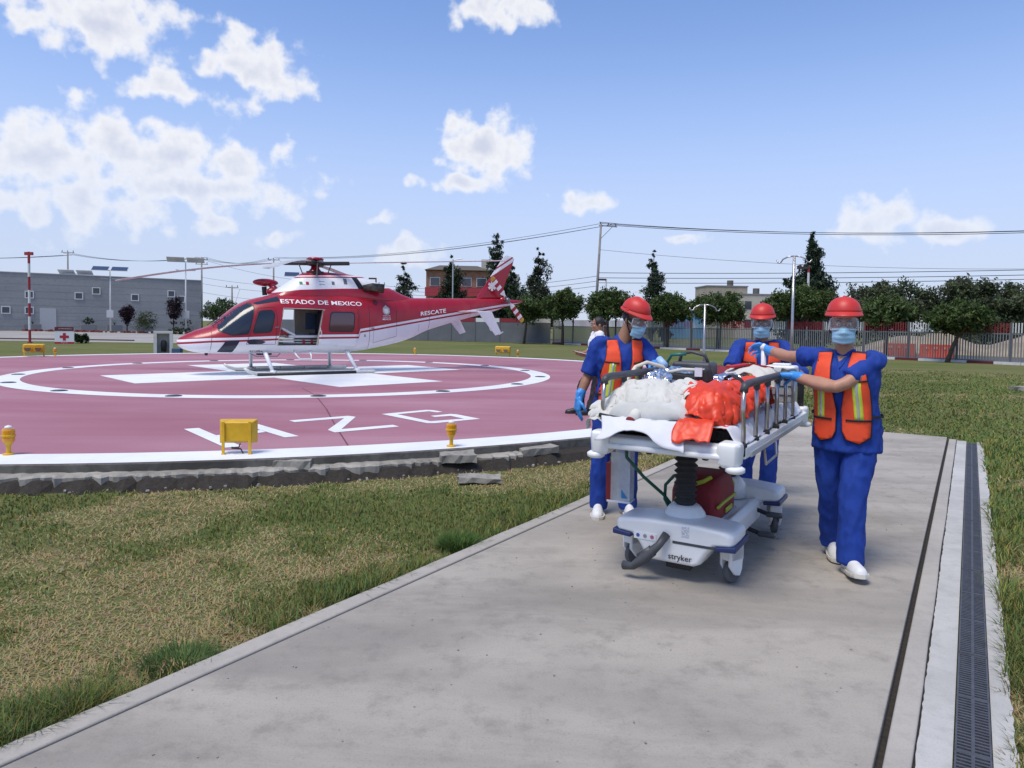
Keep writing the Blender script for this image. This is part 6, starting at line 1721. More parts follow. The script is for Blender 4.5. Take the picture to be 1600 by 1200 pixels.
def foliage(ells, n, size, tint, seed, parent, name='crown', up=.4, clump=.28, var=.45, long=1.0):
    """many leaf-sized faces gathered in clumps through the crown's volume"""
    r2 = np.random.default_rng(seed); E = np.array([list(c) + list(r) for c, r in ells], float)
    vol = E[:, 3] * E[:, 4] * E[:, 5]; wgt = vol ** .75 / np.sum(vol ** .75)
    nc = max(12, n // 26); ci = r2.choice(len(E), nc, p=wgt)
    d = r2.normal(size=(nc, 3)); d /= np.linalg.norm(d, axis=1)[:, None]; rad_ = r2.random(nc)[:, None] ** .36
    cc = E[ci, :3] + d * rad_ * E[ci, 3:] * r2.uniform(.86, 1.10, (nc, 1))
    li = r2.integers(0, nc, n); sc = np.min(E[ci, 3:], axis=1)[li]
    p = cc[li] + r2.normal(size=(n, 3)) * (clump * sc)[:, None] * .5
    a = r2.normal(size=(n, 3)); a /= np.linalg.norm(a, axis=1)[:, None]
    nn = r2.normal(size=(n, 3)) + np.array([0, 0, up * 2]); b_ = np.cross(nn, a); b_ /= np.linalg.norm(b_, axis=1)[:, None] + 1e-6
    s_ = size * r2.uniform(.6, 1.4, n)[:, None]
    V = np.stack([p - a * s_ * long, p + b_ * s_ * .45, p + a * s_ * long, p - b_ * s_ * .45], 1).reshape(-1, 3)
    F_ = (np.arange(n)[:, None] * 4 + np.arange(4)[None, :])
    ctint = r2.uniform(1 - var, 1 + var, nc)[li][:, None] * r2.uniform(.75, 1.25, (n, 1))
    col = np.array([tint]) * ctint; col[:, 0] *= r2.uniform(.8, 1.3, n)
    return numesh(name, V, F_, 4, M_leaf, parent, col=np.repeat(col, 4, 0))


def tree(kind, x, y, label, cat, group, ells, n, size, tint, seed, trunk, limbs=(), cl=.28, upb=.4, long=1.0):
    t = empty(kind, (x, y, GZ), 0, label, cat, group)
    b = MB(); b.tube(trunk[0], 0, 9, rs=trunk[1])
    for l, rr_ in limbs: b.tube(l, 0, 7, rs=rr_)
    b.build('trunk', M_bark, t, smooth=True)
    foliage(ells, n, size, tint, seed, t, clump=cl, up=upb, long=long)
    return t


rr = random.Random(5)
RND = [(4.2, 60, 4.75, 1.75, 'second clipped round tree left of the tall utility pole'), (7.55, 57, 4.75, 1.85, 'clipped round tree directly in front of the tall utility pole'), (11.5, 53, 4.2, 1.75, 'clipped round tree directly behind the left medic helmet'),
       (14.3, 50, 4.2, 1.85, 'clipped round tree between the left and middle medics'), (18.5, 46, 4.5, 2.15, 'largest clipped round tree behind the tall drip pole'), (21.9, 42, 3.75, 1.65, 'clipped round tree just right of the right medic helmet'),
       (23.4, 37.6, 3.30, 1.55, 'rightmost clipped round tree with leaning trunk before the railing')]
for i, (x, y, h, w, l) in enumerate(RND):
    zc = h - .30 * h; rz = h * .29; le = -.55 if i == 6 else rr.uniform(-.12, .12)
    ells = [((0, 0, zc), (w * .80, w * .8, rz * .85))]
    for k in range(9):
        a = 2 * math.pi * k / 9 + rr.uniform(-.2, .2); ells.append(((w * .58 * math.cos(a), w * .58 * math.sin(a), zc + rr.uniform(-.35, .30) * rz), (w * rr.uniform(.40, .54), w * .48, rz * rr.uniform(.5, .7))))
    ells.append(((w * .1, 0, zc + rz * .55), (w * .5, w * .5, rz * .5)))
    tk = ([(le, 0, 0), (le * .5, .02, h * .25), (0, 0, h * .45), (0, 0, zc)], [.13, .10, .085, .05])
    lim = [([(0, 0, h * .42), (w * .3 * math.cos(a), w * .3 * math.sin(a), zc - rz * .5), (w * .6 * math.cos(a), w * .6 * math.sin(a), zc)], [.07, .05, .02]) for a in (.4, 1.9, 3.3, 4.8)]
    tree('round_tree', x, y, l, 'tree', 'clipped round trees along the fence', ells, 12000, .105, (.066, .105, .030), 30 + i, tk, lim, .30, .5)
# row of round trees continues left behind the tail
for i, (x, y, h, w, l) in enumerate(((1.2, 61.5, 4.3, 1.7, 'clipped round tree half hidden by the tail rotor'),)):
    zc, rz = h * .68, h * .30
    ells = [((0, 0, zc), (w * .85, w * .85, rz * .9))] + [((w * .55 * math.cos(k), w * .55 * math.sin(k), zc + .2 * math.sin(3 * k)), (w * .45, w * .45, rz * .5)) for k in range(6)]
    tree('round_tree', x, y, l, 'tree', 'clipped round trees along the fence', ells, 10000, .105, (.066, .105, .030), 50 + i, ([(-.2, 0, 0), (0, 0, h * .4), (0, 0, zc)], [.12, .09, .05]), (), .3)


def conifer(x, y, h, w, lbl, seed, n=5000, tint=(.036, .062, .032), gappy=.8, z0=.12):
    r3 = random.Random(seed); ells = []; w *= 1.3; n = int(n * 1.3)
    for k in range(20):
        t = z0 + (1 - z0) * (k + .5) / 20; ww = w * (1 - t) ** .7 * r3.uniform(.5, 1.05); a = r3.uniform(0, 6.28); off = ww * .55 * gappy
        ells.append(((off * math.cos(a), off * math.sin(a), h * t), (max(.2, ww * .80), max(.2, ww * .80), h * .075 * r3.uniform(.8, 1.7))))
    ells.append(((0, 0, h * .97), (.10, .10, h * .05)))
    tree('conifer', x, y, lbl, 'tree', 'tall dark conifers behind the fence', ells, int(n * 1.6), .125, tint, seed, ([(0, 0, 0), (.05, 0, h * .5), (0, 0, h * .97)], [.16, .10, .03]), (), .42, .9, 1.5)


conifer(-12.9, 85, 8.4, 2.6, 'sparse tall tree behind the helicopter engine cowling', 61, 2600, (.040, .055, .032), 1.1, .3)
conifer(-6.8, 80, 8.9, 2.5, 'dense dark tree in front of the red brick building', 62, 7000, (.032, .054, .028))
conifer(-1.9, 84, 12.0, 2.7, 'tallest dark conifer rising behind the helicopter tail fin', 63, 6500)
conifer(-.2, 78, 8.0, 2.3, 'dark conifer just right of the helicopter tail fin', 66, 6000)
conifer(2.8, 80, 10.0, 2.7, 'grey green upright tree between tail fin and utility pole', 64, 4800, (.040, .055, .032), 1.0, .2)
conifer(15.6, 80, 9.9, 1.9, 'slim pointed conifer behind the left medic helmet', 65, 4500)
conifer(24.1, 58, 9.2, 2.3, 'big dark conifer behind the tall drip pole', 67, 9000, (.034, .058, .032), .9, .1)
conifer(17.2, 82, 5.6, .8, 'short slim conifer beside the slim pointed one', 68, 1600)
for i, (x, y, h, w, l) in enumerate(((36.5, 74, 6.6, 4.0, 'leafy far tree at the left end of the big tree mass'), (41.5, 76, 7.6, 4.2, 'tallest broad far tree behind the right medic'), (45.5, 74, 7.2, 3.6, 'broad far tree above the rightmost round tree'),
                                     (50.0, 76, 7.7, 3.6, 'loose grey green far tree left of the dark far pole'), (54.2, 76, 7.2, 3.2, 'loose far tree with sky gaps right of the dark pole'), (58.5, 76, 6.6, 3.2, 'far tree at the right edge of the picture'), (47.8, 70, 5.2, 3.0, 'lower dark far bush tree under the big crowns'), (31.5, 80, 4.8, 3.2, 'low far tree seen between conifer and right medic'))):
    r3 = random.Random(70 + i); ells = []
    for k in range(16):
        a = r3.uniform(0, 6.28); q = r3.uniform(.2, .8); ells.append(((w * q * math.cos(a), w * q * .7 * math.sin(a), h * r3.uniform(.42, .86)), (w * r3.uniform(.22, .36), w * .3, h * r3.uniform(.09, .16))))
    ells.append(((0, 0, h * .35), (w * .75, w * .6, h * .28)))
    tree('broad_tree', x, y, l, 'tree', 'big trees beyond the street', ells, 11000, .17, (.075, .098, .048), 80 + i, ([(0, 0, 0), (.1, 0, h * .4), (0, 0, h * .7)], [.25, .18, .07]), (), .5, .5)
tree('broad_tree', -38.6, 95, 'dark rounded tree behind the helicopter nose beside the grey building', 'tree', 'trees left of the helicopter', [((0, 0, 2.9), (2.6, 2.4, 1.3)), ((1.7, 0, 2.5), (1.5, 1.5, 1.1)), ((-1.4, 0, 2.6), (1.4, 1.4, 1.0)), ((.6, 0, 3.8), (1.3, 1.3, .8))], 6000, .13, (.05, .088, .028), 95, ([(0, 0, 0), (0, 0, 2.5)], [.2, .1]))
PURP = (.020, .010, .016)
for i, (x, y, h, l) in enumerate(((-45.4, 84.5, 3.6, 'dark purple leaved shrub tree left of the green bush'), (-38.5, 81.5, 4.6, 'taller dark purple shrub tree near the white framed box'))):
    tree('plum_tree', x, y, l, 'tree', 'purple shrub trees before the grey building', [((0, 0, h * .62), (.85, .85, h * .24)), ((.3, 0, h * .74), (.6, .6, h * .17)), ((-.35, 0, h * .72), (.55, .55, h * .16)), ((0, 0, h * .42), (.45, .45, h * .2))], 3200, .09, PURP, 97 + i, ([(0, 0, 0), (0, 0, h * .5)], [.08, .05]), (), .35)
def bush(x, y, h, w, l, tint, seed, n=2600, kind='bush', grp='shrubs before the grey building'):
    t = empty(kind, (x, y, GZ), 0, l, 'bush', grp); foliage([((0, 0, h * .5), (w, w, h * .5)), ((w * .3, 0, h * .7), (w * .6, w * .6, h * .35)), ((-w * .4, 0, h * .6), (w * .5, w * .5, h * .4))], n, .07, tint, seed, t, 'leaves'); return t
bush(-42.0, 82, 2.6, 1.25, 'green bush between the two purple shrub trees', (.045, .065, .022), 101)
bush(-28.1, 46.8, .62, .62, 'low clipped green hedge ball right of the red cross sign', (.026, .05, .014), 102, 1800)
bush(-36.6, 79, .8, 1.2, 'low hedge right of the white framed box', (.025, .05, .014), 103, 1400)
for i, x in enumerate((-19.5, -10.5, -9.0, 1.9)):
    pass

# ================================================================== buildings
P0, P1 = Vector((-61.0, 85.4, 0)), Vector((-42.5, 98.1, 0)); du = (P1 - P0).normalized(); dn = Vector((-du.y, du.x, 0))
fa = lambda u, z, o=0.0: P0 + du * u - dn * -o + Vector((0, 0, z))
M_cb = concrete('block_wall', (.30, .31, .315), (.22, .225, .23), .35, .6, streak=(0, (.2, .2, 2.5))); M_fr = mat('window_frame_white', (.62, .63, .64), .6); M_win = mat('window_glass', (.05, .06, .075), .15, coat=.4)
bl_ = empty('grey_building', P0, math.atan2(du.y, du.x), 'long low grey block building with small square windows at far left', 'building')
b = MB(); b.box((-8.8, 6.0, 3.45), (62.4, 12.0, 6.92)); b.build('wall', M_cb, bl_)
b = MB(); b.box((-8.8, 6.0, 6.96), (62.6, 12.2, .10)); b.build('coping', mat('coping_grey', (.36, .37, .38), .8), bl_)
for k in range(8):
    b = MB(); b.box((-8.8, -.004, .85 * k + .5), (62.3, .012, .02)); b.build('course_line', mat('course_dark', (.20, .205, .21), .9), bl_)
for (u, z) in ((.57, 2.43), (2.91, 4.34), (2.89, 2.43), (8.06, 4.36), (9.95, 5.06), (14.32, 4.36), (18.64, 5.01), (19.86, 4.33)):
    b = MB()
    for (cx, cz, sx, sz) in ((0, .40, .92, .1), (0, -.40, .92, .1), (.41, 0, .1, .70), (-.41, 0, .1, .70)): b.box((u + cx, -.05, z + cz), (sx, .14, sz))
    fr_ = b.build('window', M_fr, bl_)
    b = MB(); b.box((u, -.006, z), (.72, .03, .70)); b.build('pane', M_win, fr_)
b = MB(); b.box((4.8, -.03, 1.38), (1.7, .08, 2.72)); b.build('door', mat('door_grey', (.40, .41, .43), .6), bl_)
M_pot = mat('planter_grey', (.16, .17, .185), .8)
for i, (u, l, k) in enumerate(((-1.2, 'leftmost grey planter by the grey building', 1), (3.2, 'grey planter left of the building door', 0), (9.0, 'grey planter with a leafy plant right of the door', 1), (11.8, 'grey planter with a spiky agave near the lamp posts', 0), (15.2, 'grey planter behind the left purple shrub', 1), (20.2, 'grey planter near the building right corner', 1))):
    p = P0 + du * u - dn * 1.6; e = empty('planter', (p.x, p.y, GZ), math.atan2(du.y, du.x), l, 'planter', 'planters along the grey building')
    b = MB(); b.box((0, 0, .42), (1.75, .8, .84)); b.build('pot', M_pot, e, bevel=.02)
    if k: foliage([((0, 0, 1.25), (.7, .45, .45))], 500, .09, (.03, .05, .02), 120 + i, e, 'plant')
    else:
        b = MB()
        for q in range(11):
            a = q * 2.4; le = .45 + .04 * (q % 4); dx, dy = math.cos(a) * le * .8, math.sin(a) * le * .5; w = .05
            b.add([(-w * math.sin(a), w * math.cos(a), .84), (w * math.sin(a), -w * math.cos(a), .84), (dx, dy, .84 + .85 - .05 * q)], [(0, 1, 2)])
        b.build('agave', mat('agave_leaf', (.05, .075, .05), .6), e)
b = MB(); b.add([(-110, 46, GZ + .012), (-14.5, 50, GZ + .012), (-30, 99, GZ + .012), (-42, 98.6, GZ + .012), (-85, 69, GZ + .012), (-110, 60, GZ + .012)], [(0, 1, 2, 3, 4, 5)]); tag(b.build('car_park', concrete('yard_concrete', (.34, .325, .30), (.25, .24, .22), .15, .6)), kind='structure')
b = MB(); b.box((-40, 53, GZ + .05), (24, .25, .1)); tag(b.build('yard_kerb', mat('kerb_dark', (.10, .05, .045), .9)), kind='structure')
# red stones edging the shrub bed
st = MB(); r3 = random.Random(44)
for i in range(120):
    x = -58 + 24 * r3.random(); y = 85 - (x + 58) * .17 + r3.uniform(-.5, .5); s_ = r3.uniform(.12, .3); st.box((x, y, GZ + s_ * .4), (s_ * 1.6, s_, s_), Matrix.Rotation(r3.uniform(0, 3), 3, 'Z'))
tag(st.build('red_stones', mat('red_stone', (.20, .055, .05), .9, var=.4, vscale=2)), 'dark red stones edging the shrub bed by the grey building', 'stones', kind='stuff')

# brick building with red balcony bands behind the fence
M_brick = mat('brick_tan', (.30, .17, .11), .9, var=.25, vscale=1.5); M_rband = mat('balcony_red', (.36, .035, .05), .8); M_grw = mat('wall_grey', (.36, .36, .35), .9, var=.12, vscale=.8)
rb_ = empty('brick_building', (-8.0, 105, 0), R(4), 'three storey brick building with red balcony bands behind the tail boom', 'building')
b = MB(); b.box((0, 5, 4.7), (9.4, 9, 9.4)); b.build('wall', M_brick, rb_)
for z_ in (2.8, 5.6, 8.3):
    pass
for z_, h_ in ((2.6, 1.0), (5.6, 1.25)):
    b = MB(); b.box((0, -.35, z_ + .6), (9.6, .9, h_)); b.build('balcony', M_rband, rb_)
for z_ in (4.2, 7.2):
    for x_ in (-3.4, -1.2, 1.2, 3.4):
        b = MB(); b.box((x_, .46, z_ + .5), (1.5, .1, 1.3)); w_ = b.build('window', M_fr, rb_); b = MB(); b.box((x_, .40, z_ + .5), (1.3, .1, 1.1)); b.build('pane', M_win, w_)
b = MB(); b.add([(-4.9, -.2, 9.4), (4.9, -.2, 9.4), (4.9, 9.6, 9.4), (-4.9, 9.6, 9.4), (-2.8, 3, 10.3), (2.8, 3, 10.3)], [(0, 1, 5, 4), (1, 2, 5), (2, 3, 4, 5), (3, 0, 4)]); b.build('roof', mat('roof_dark', (.10, .085, .07), .9), rb_)
b = MB(); b.box((3.9, 2, 10.4), (1.0, 1.2, 1.5)); b.build('water_tank', mat('tank_cream', (.42, .40, .34), .8), rb_)
gb2 = empty('grey_house', (-1.6, 106, 0), 0, 'pale grey house with windows right of the brick building', 'building')
b = MB(); b.box((0, 4, 4.5), (5.0, 8, 9.0)); b.build('wall', M_grw, gb2)
for x_, z_ in ((-1.3, 7.6), (.9, 7.6), (-1.3, 4.6), (.9, 4.6)):
    b = MB(); b.box((x_, -.02, z_), (1.3, .1, 1.2)); b.build('window', M_win, gb2)
for nm, x, y, w, d, h, m, l in (('tan_building', 33.4, 112, 6.4, 6, 8.0, mat('tan_wall', (.36, .31, .24), .9, var=.12, vscale=.6), 'tan flat roofed building above the middle round trees'), ('cream_house', 37.2, 110, 4.8, 6, 6.7, mat('cream_wall', (.46, .42, .35), .9, var=.12, vscale=.6), 'cream house with roof tank right of the tan building'),
                               ('blue_house', 24.8, 100, 4.2, 6, 5.0, mat('blue_wall', (.10, .28, .46), .9, var=.15, vscale=.7), 'bright blue house front between the round trees'), ('white_house', 40.5, 108, 5, 5, 5.2, mat('white_wall', (.56, .56, .55), .9, var=.1, vscale=.7), 'low white house behind the middle medic')):
    e = empty(nm, (x, y, 0), R(3), l, 'building'); b = MB(); b.box((0, d / 2, h / 2), (w, d, h)); b.build('wall', m, e)
    b = MB(); b.box((0, d / 2, h + .08), (w + .2, d + .2, .16)); b.build('roof', mat('roof_grey', (.24, .23, .22), .9), e)
    for k in (-1, 1):
        for z_ in ([h - 1.6] if h < 6 else [h - 1.6, h - 4.4]):
            b = MB(); b.box((k * w * .25, -.02, z_), (w * .22, .08, 1.2)); b.build('window', M_win, e)
    if h > 6: b = MB(); b.cyl((w * .2, d * .4, h + .1), (w * .2, d * .4, h + 1.1), .5, n=12); b.build('roof_tank', mat('tank_dark', (.12, .11, .10), .7), e)

# ================================================================== fences
M_fp = mat('fence_grey', (.105, .115, .13), .75, var=.12, vscale=1.2); M_fpost = mat('fence_post_grey', (.085, .09, .10), .7); M_fr2 = mat('fence_red', (.20, .014, .026), .7); M_fw = mat('fence_white', (.58, .59, .60), .7); M_fg = mat('picket_grey', (.15, .16, .175), .6)
A, B_ = Vector((-26, 74.0, GZ)), Vector((3.4, 63.0, GZ)); L = (B_ - A).length; dv = (B_ - A).normalized()
sf = empty('panel_fence', A, math.atan2(dv.y, dv.x), 'dark grey solid panel fence with a red and white top behind the tail', 'fence')
n = int(L / 2.4); w = L / n
pm = MB(); pm.box((w / 2, 0, .93), (w - .10, .05, 1.78)); p0 = None
tops = {}
for i in range(n):
    o = pm.build('panel', M_fp, sf) if p0 is None else p0.copy()
    if p0 is None: p0 = o
    else: C.objects.link(o)
    o.location = (i * w, 0, 0)
    b = MB(); b.box((i * w, -.01, 1.1), (.09, .09, 2.2)); b.build('post', M_fpost, sf)
    if i >= n - 9:
        b = MB(); b.box((i * w + w / 2, 0, 2.02), (w - .10, .05, .36)); b.build('top_panel', M_fr2 if i % 2 else M_fw, sf)
A2, B2 = B_ + Vector((.2, -.2, 0)), Vector((28.2, 32.2, GZ)); L2 = (B2 - A2).length; dv2 = (B2 - A2).normalized()
rf = empty('railing_fence', A2, math.atan2(dv2.y, dv2.x), 'grey vertical bar railing with red and white tops along the far lawn', 'fence')
pb = {}
for nm, m in (('r', M_fr2), ('w', M_fw)):
    b = MB(); b.box((0, 0, .82), (.052, .03, 1.56)); b.mi = 1; b.box((0, 0, 1.85), (.052, .03, .50)); pb[nm] = b.build('bar', [M_fg, m], rf)
nb = 300; sp_ = L2 / nb; first = {'r': True, 'w': True}
for i in range(nb):
    x_ = (i + .5) * sp_; k = 'wr'[int(x_ / 2.45) % 2]
    if first[k]: o = pb[k]; first[k] = False
    else: o = pb[k].copy(); C.objects.link(o)
    o.location = (x_, 0, 0)
for i in range(int(L2 / 2.45) + 1):
    b = MB(); b.box((i * 2.45, .02, 1.07), (.10, .10, 2.14)); b.build('post', M_fpost, rf)
for z_ in (.16, 1.55):
    b = MB(); b.box((L2 / 2, .035, z_), (L2, .03, .06)); b.build('rail', M_fg, rf)
kb = {}
for i in range(int(L2 / 1.2)):
    b = MB(); b.box((i * 1.2 + .6, -.05, .05), (1.17, .22, .16)); b.build('kerb_block', mat('kerb_white', (.55, .55, .54), .9, var=.15) if i % 3 else mat('kerb_maroon', (.10, .018, .022), .9), rf)
# street behind the railing, earth mounds, orange barriers
nrm = Vector((dv2.y, -dv2.x, 0)) * -1
def along(t, off, z=0.0): q = A2 + dv2 * t + nrm * off; return (q.x, q.y, GZ + z)
b = MB(); b.add([along(-10, 3.0, .01), along(60, 3.0, .01), along(60, 11, .01), along(-10, 11, .01)], [(0, 1, 2, 3)]); tag(b.build('street', mat('asphalt', (.075, .075, .08), .9, var=.2, vscale=.8)), kind='structure')
b = MB(); b.add([along(-10, 11.2, .06), along(60, 11.2, .06), along(60, 11.5, .06), along(-10, 11.5, .06)], [(0, 1, 2, 3)]); b.build('kerb_line', mat('kerb_yellow', (.50, .36, .03), .8), bpy.data.objects['street'])
M_earth = mat('dry_earth', (.27, .22, .155), .95, var=.25, vscale=.8, bump=.6, bscale=6)
for i, (t, of, w, h, l) in enumerate(((24, 17, 6, 1.5, 'dry earth mound behind the railing left of the orange barriers'), (33, 18, 7, 1.9, 'largest dry earth mound behind the right part of the railing'), (40, 19, 5, 1.3, 'dry earth mound at the right edge behind the railing'))):
    vs = []; nx = 26
    for j in range(nx):
        for k in range(nx):
            a, c = -1 + 2 * k / (nx - 1), -1 + 2 * j / (nx - 1); rr_ = min(1, math.hypot(a, c)); z_ = h * (1 - rr_ ** 1.3) ** .9 * (1 + .4 * noise.noise(Vector((a * 3, c * 3, i)))) if rr_ < 1 else 0
            p = along(t + a * w, of + c * w * .7); vs.append((p[0], p[1], GZ - .02 + z_))
    b = MB(); b.add(vs, [(j * nx + k, j * nx + k + 1, (j + 1) * nx + k + 1, (j + 1) * nx + k) for j in range(nx - 1) for k in range(nx - 1)]); o = b.build('earth_mound', M_earth, smooth=True); tag(o, l, 'earth mound', 'earth mounds across the street')
M_bar = mat('barrier_orange', (.62, .08, .03), .5)
for i, (t, l) in enumerate(((27.2, 'left orange plastic road barrier behind the railing'), (29.3, 'right orange plastic road barrier behind the railing'))):
    p = along(t, 4.2); e = empty('road_barrier', p, math.atan2(dv2.y, dv2.x), l, 'barrier', 'orange barriers behind the railing')
    b = MB(); b.loft([[(x_, y_, z_) for y_, z_ in ((-.22, 0), (.22, 0), (.20, .2), (.10, .45), (.09, .85), (-.09, .85), (-.10, .45), (-.20, .2))] for x_ in (-.92, -.85, .85, .92)]); b.build('body', M_bar, e, bevel=.02)
    for k in (-.5, 0, .5):
        b = MB(); b.box((k, -.105, .62), (.22, .03, .14)); b.build('recess', mat('barrier_pale', (.6, .3, .22), .6), e)

# ================================================================== poles, lamps, wires, signs
M_pole = mat('galvanised', (.42, .43, .44), .5, .4, var=.1); M_wood = mat('pole_grey', (.22, .21, .20), .9, var=.2, vscale=2); M_pr = mat('pole_red', (.30, .02, .03), .6); M_pw = mat('pole_white', (.62, .62, .62), .6); M_pv = mat('solar_cells', (.025, .035, .07), .2, coat=.5); M_pvb = mat('solar_back', (.48, .50, .52), .5); M_wire = mat('wire_dark', (.03, .03, .033), .6)


def banded(x, y, h, l, top='bar', band=.85, z0=0, r_=.075):
    e = empty('striped_pole', (x, y, GZ + z0), 0, l, 'pole', 'red and white striped poles'); z = 0; k = 0
    while z < h - .01:
        z1 = min(h, z + band); b = MB(); b.cyl((0, 0, z), (0, 0, z1 - .001), r_, n=12); b.build('band', M_pr if k % 2 == 0 else M_pw, e); z = z1; k += 1
    if top == 'bar': b = MB(); b.box((0, 0, h - .12), (.52, .12, .2)); b.build('lamp_head', M_pr, e)
    elif top == 'arm': b = MB(); b.box((-.38, 0, h - .08), (.75, .16, .16)); b.build('lamp_head', mat('lamp_brown', (.06, .03, .03), .6), e)
    b = MB(); b.cyl((0, 0, 0), (0, 0, .06), r_ * 2, n=12); b.build('foot', M_pr, e)
    return e


banded(-31.1, 46.2, 5.85, 'red and white striped pole with a dark head at far left')
banded(-14.3, 75, 6.3, 'striped pole with a side lamp above the helicopter cowling', 'arm', .9)
banded(-8.25, 68.6, 3.2, 'short striped pole behind the helicopter tail boom', '', .9)
banded(19.7, 48, 5.8, 'striped pole in front of the big conifer behind the right medics', 'arm', .9)
banded(8.6, 66.5, 6.0, 'thin dark lamp pole with flat head beside the utility pole', 'arm', 3.0)
def solar(x, y, h, l, rz, tilt):
    e = empty('solar_lamp_post', (x, y, GZ), rz, l, 'lamp post', 'solar lamp posts at the left')
    b = MB(); b.cyl((0, 0, 0), (0, 0, h), .10, .065, 12); b.build('post', M_pw, e, smooth=True)
    b = MB(); b.box((0, 0, h), (2.3, .08, .08)); b.build('arm', M_pole, e)
    for sx in (-1, 1):
        Mr = Matrix.Rotation(R(tilt), 3, 'X'); b = MB(); b.box((sx * 1.05, 0, h + .22), (1.85, 1.35, .05), Mr); p_ = b.build('panel', M_pvb, e); b = MB(); b.box(Vector((sx * 1.05, 0, h + .22)) + Mr @ Vector((0, 0, .032)), (1.76, 1.26, .012), Mr); b.build('cells', M_pv, p_)
        b = MB(); b.box((sx * .62, 0, h - 1.0), (.85, .2, .07), Matrix.Rotation(R(-4 * sx), 3, 'Y')); b.build('lamp', M_pole, e)
    b = MB(); b.box((0, -.16, 2.2), (.75, .25, .9)); b.build('battery_box', M_pvb, e, bevel=.02)
    return e


solar(-58.1, 95.5, 7.5, 'leftmost solar lamp post before the grey building', R(20), -22); solar(-49.6, 88.5, 7.55, 'middle solar lamp post with dark panels before the grey building', R(20), 24)
solar(-37.7, 82.8, 8.3, 'tallest solar lamp post right of the purple shrub trees', R(20), -20); solar(-27.2, 92, 7.4, 'solar lamp post rising behind the helicopter cockpit roof', R(14), 26)


def utility(x, y, h, l, arms=1, lean=0.0, side=0):
    e = empty('utility_pole', (x, y, GZ), 0, l, 'utility pole', 'utility poles'); e.rotation_euler = (0, lean, R(12))
    b = MB(); b.cyl((0, 0, 0), (0, 0, h), .17, .11, 10); b.build('pole', M_wood, e, smooth=True)
    for k in range(arms):
        b = MB(); z_ = h - .12 - .75 * k; b.box((.75 if side else 0, 0, z_), (1.9, .09, .09)); b.box((.75 if side else 0, 0, z_ + .32), (1.9, .06, .06)) if side else None
        a_ = b.build('crossarm', M_wood, e)
        for sx in (-.8, 0, .8): b = MB(); b.cyl((sx + (.75 if side else 0), 0, z_ + .04), (sx + (.75 if side else 0), 0, z_ + .34), .05, n=8); b.build('insulator', M_wire, a_)
    if side: b = MB(); b.tube([(0, 0, h - 1.5), (1.2, 0, h - .15)], .03, 6); b.build('brace', M_wood, e)
    return e


utility(8.2, 72, 11.8, 'tall utility pole with a side crossarm right of the tail fin', 1, R(2.5), 1); utility(-71.2, 115, 12.2, 'distant utility pole behind the grey building', 1); utility(-49.8, 115, 11.4, 'utility pole at the right corner of the grey building', 2); utility(-38.3, 115, 11.5, 'utility pole above the helicopter rotor', 1)
utility(-20.5, 110, 7.6, 'small utility pole behind the engine cowling', 2); utility(49.6, 68, 5.6, 'dark pole among the far trees at right', 1); utility(-43.0, 110, 6.8, 'short pole with crossbar behind the helicopter nose', 1)


wires = empty('overhead_wires', (0, 0, 0), 0, 'overhead power wires strung across the sky between utility poles', 'wires')
def wire(p, q, sag, r_=.022):
    p, q = Vector(p), Vector(q); pts = [p.lerp(q, k / 20) - Vector((0, 0, sag * 4 * (k / 20) * (1 - k / 20))) for k in range(21)]
    MB().tube(pts, r_, 5).build('wire', M_wire, wires)


for dx, dz in ((0, .35), (.8, .2), (1.5, .35)):
    wire((8.7 + dx, 72, 11.65 + dz - .2), (70, 52, 11.3 + dz), 1.6, .028); wire((8.7 + dx, 72, 11.65 + dz - .2), (-38.2 + dx, 115, 11.4 + dz), 1.1)
for z0_, z1_ in ((6.9, 7.4), (6.4, 7.0), (5.9, 6.7)): wire((8.6, 72, z0_), (62, 56, z1_), .35, .03); wire((8.6, 72, z0_ - .3), (-20.5, 110, z0_ + .4), .9, .022)
wire((8.6, 72, 9.2), (66, 60, 8.0), 1.3, .016); wire((28, 80, 4.6), (75, 64, 5.6), .2, .06)
for x0_, x1_ in ((-71.2, -49.8), (-49.8, -38.3), (-110, -71.2)):
    for k in (-.7, 0, .7): wire((x0_ + k, 115, 11.9 - .3 * (x0_ > -60)), (x1_ + k, 115, 11.6), .9, .022)
for z_ in (8.4, 7.4, 6.0): wire((-49.8, 115, z_), (-20.5, 110, z_ - 1.0), .9, .02)
wire((-49.8, 115, 11.3), (-20.5, 110, 7.5), 1.2, .02)
for k in (0, 1): b = MB(); b.cyl((0, 0, 0), (0, 0, .9), .16, n=10); 

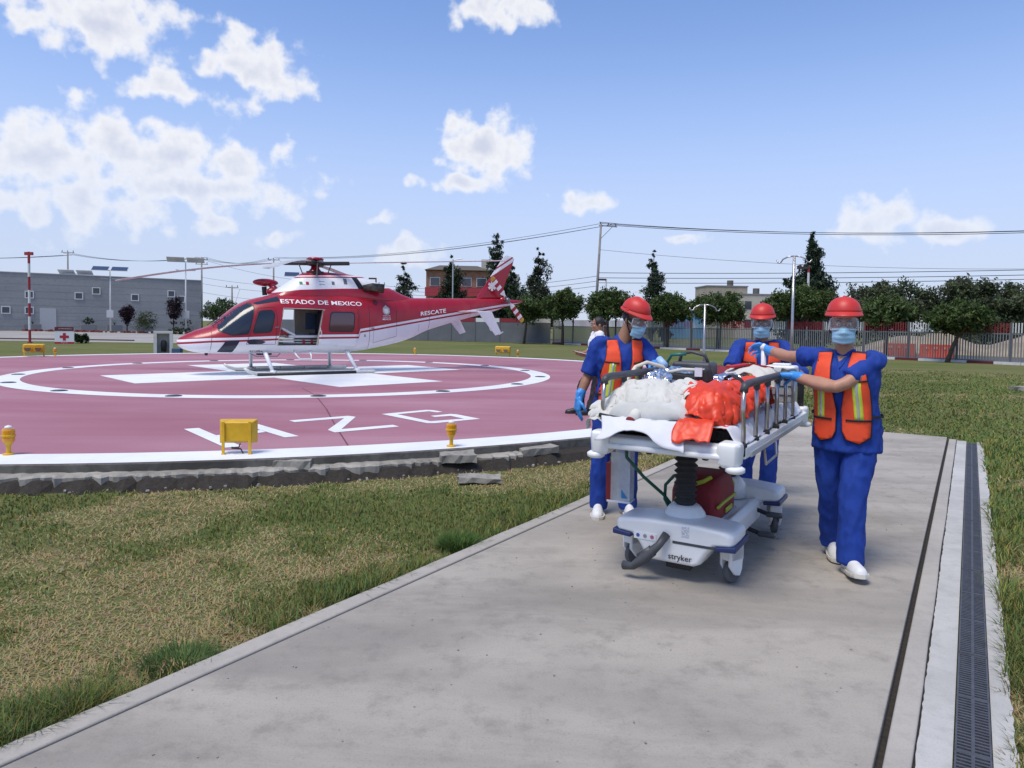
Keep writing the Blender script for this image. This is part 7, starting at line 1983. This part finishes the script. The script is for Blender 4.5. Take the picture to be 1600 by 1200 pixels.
# street lamp poles behind the fence
b = MB(); b.cyl((-6.2, 74, GZ), (-6.2, 74, 8.2), .07, n=8); b.tube([(-6.2, 74, 8.1), (-5.2, 74, 8.3)], .05, 6); tag(b.build('street_lamp', M_pole), 'plain grey lamp pole in front of the brick building', 'lamp post')

# red cross sign on the lawn
sg = empty('red_cross_sign', (-28.36, 45.4, GZ), R(20), 'white sign board with a red cross and dark red header on the lawn', 'sign')
M_sr = mat('sign_red', (.36, .012, .03), .5); M_sd = mat('sign_maroon', (.11, .012, .02), .5); M_sw = mat('sign_white', (.66, .67, .69), .5)
b = MB(); b.box((0, 0, .53), (1.06, .12, 1.06)); b.build('board', M_sw, sg)
b = MB(); b.box((0, -.064, .94), (1.06, .012, .25)); b.build('header', M_sd, sg); b = MB(); b.box((0, -.064, .06), (1.06, .012, .13)); b.build('footer', M_sr, sg)
b = MB(); b.box((0, -.066, .45), (.50, .012, .16)); b.box((0, -.0665, .45), (.16, .013, .48)); b.build('cross', M_sr, sg)
for tx, sz, z_ in (('ESTADO DE MÉXICO', .08, .93), ('Emergencias', .07, .04)):
    vs_, fs_ = text_polys(tx, sz); mx = max(v.x for v in vs_); b = MB(); b.add([(v.x - mx / 2 + (.06 if sz > .075 else 0), -.0715, z_ + v.y) for v in vs_], fs_); b.build('lettering', M_sw, sg)
# white framed box with a bin by the pad
fbx = empty('white_frame_box', (-16.55, 34.0, GZ), R(24), 'white concrete frame housing a dark canister left of the helicopter nose', 'housing')
b = MB(); b.box((-.34, 0, .5), (.14, .5, 1.0)); b.box((.34, 0, .5), (.14, .5, 1.0)); b.box((0, 0, 1.03), (.82, .5, .10)); b.box((0, .22, .5), (.54, .06, .95)); b.build('frame', mat('frame_white', (.56, .56, .54), .85, var=.1), fbx)
b = MB(); b.lathe([(0, .12), (.12, .12), (.13, .5), (.10, .62), (.05, .66), (0, .66)], (0.02, -.05, 0), 14); b.build('canister', M_rub, fbx, smooth=True)
b = MB(); b.box((0, 0, .16), (.42, .3, .3)); o = b.build('blue_case', mat('case_blue', (.035, .075, .14), .6), bevel=.04); o.location = (-15.75, 33.7, GZ); tag(o, 'dark blue case on the ground beside the white framed box', 'case')
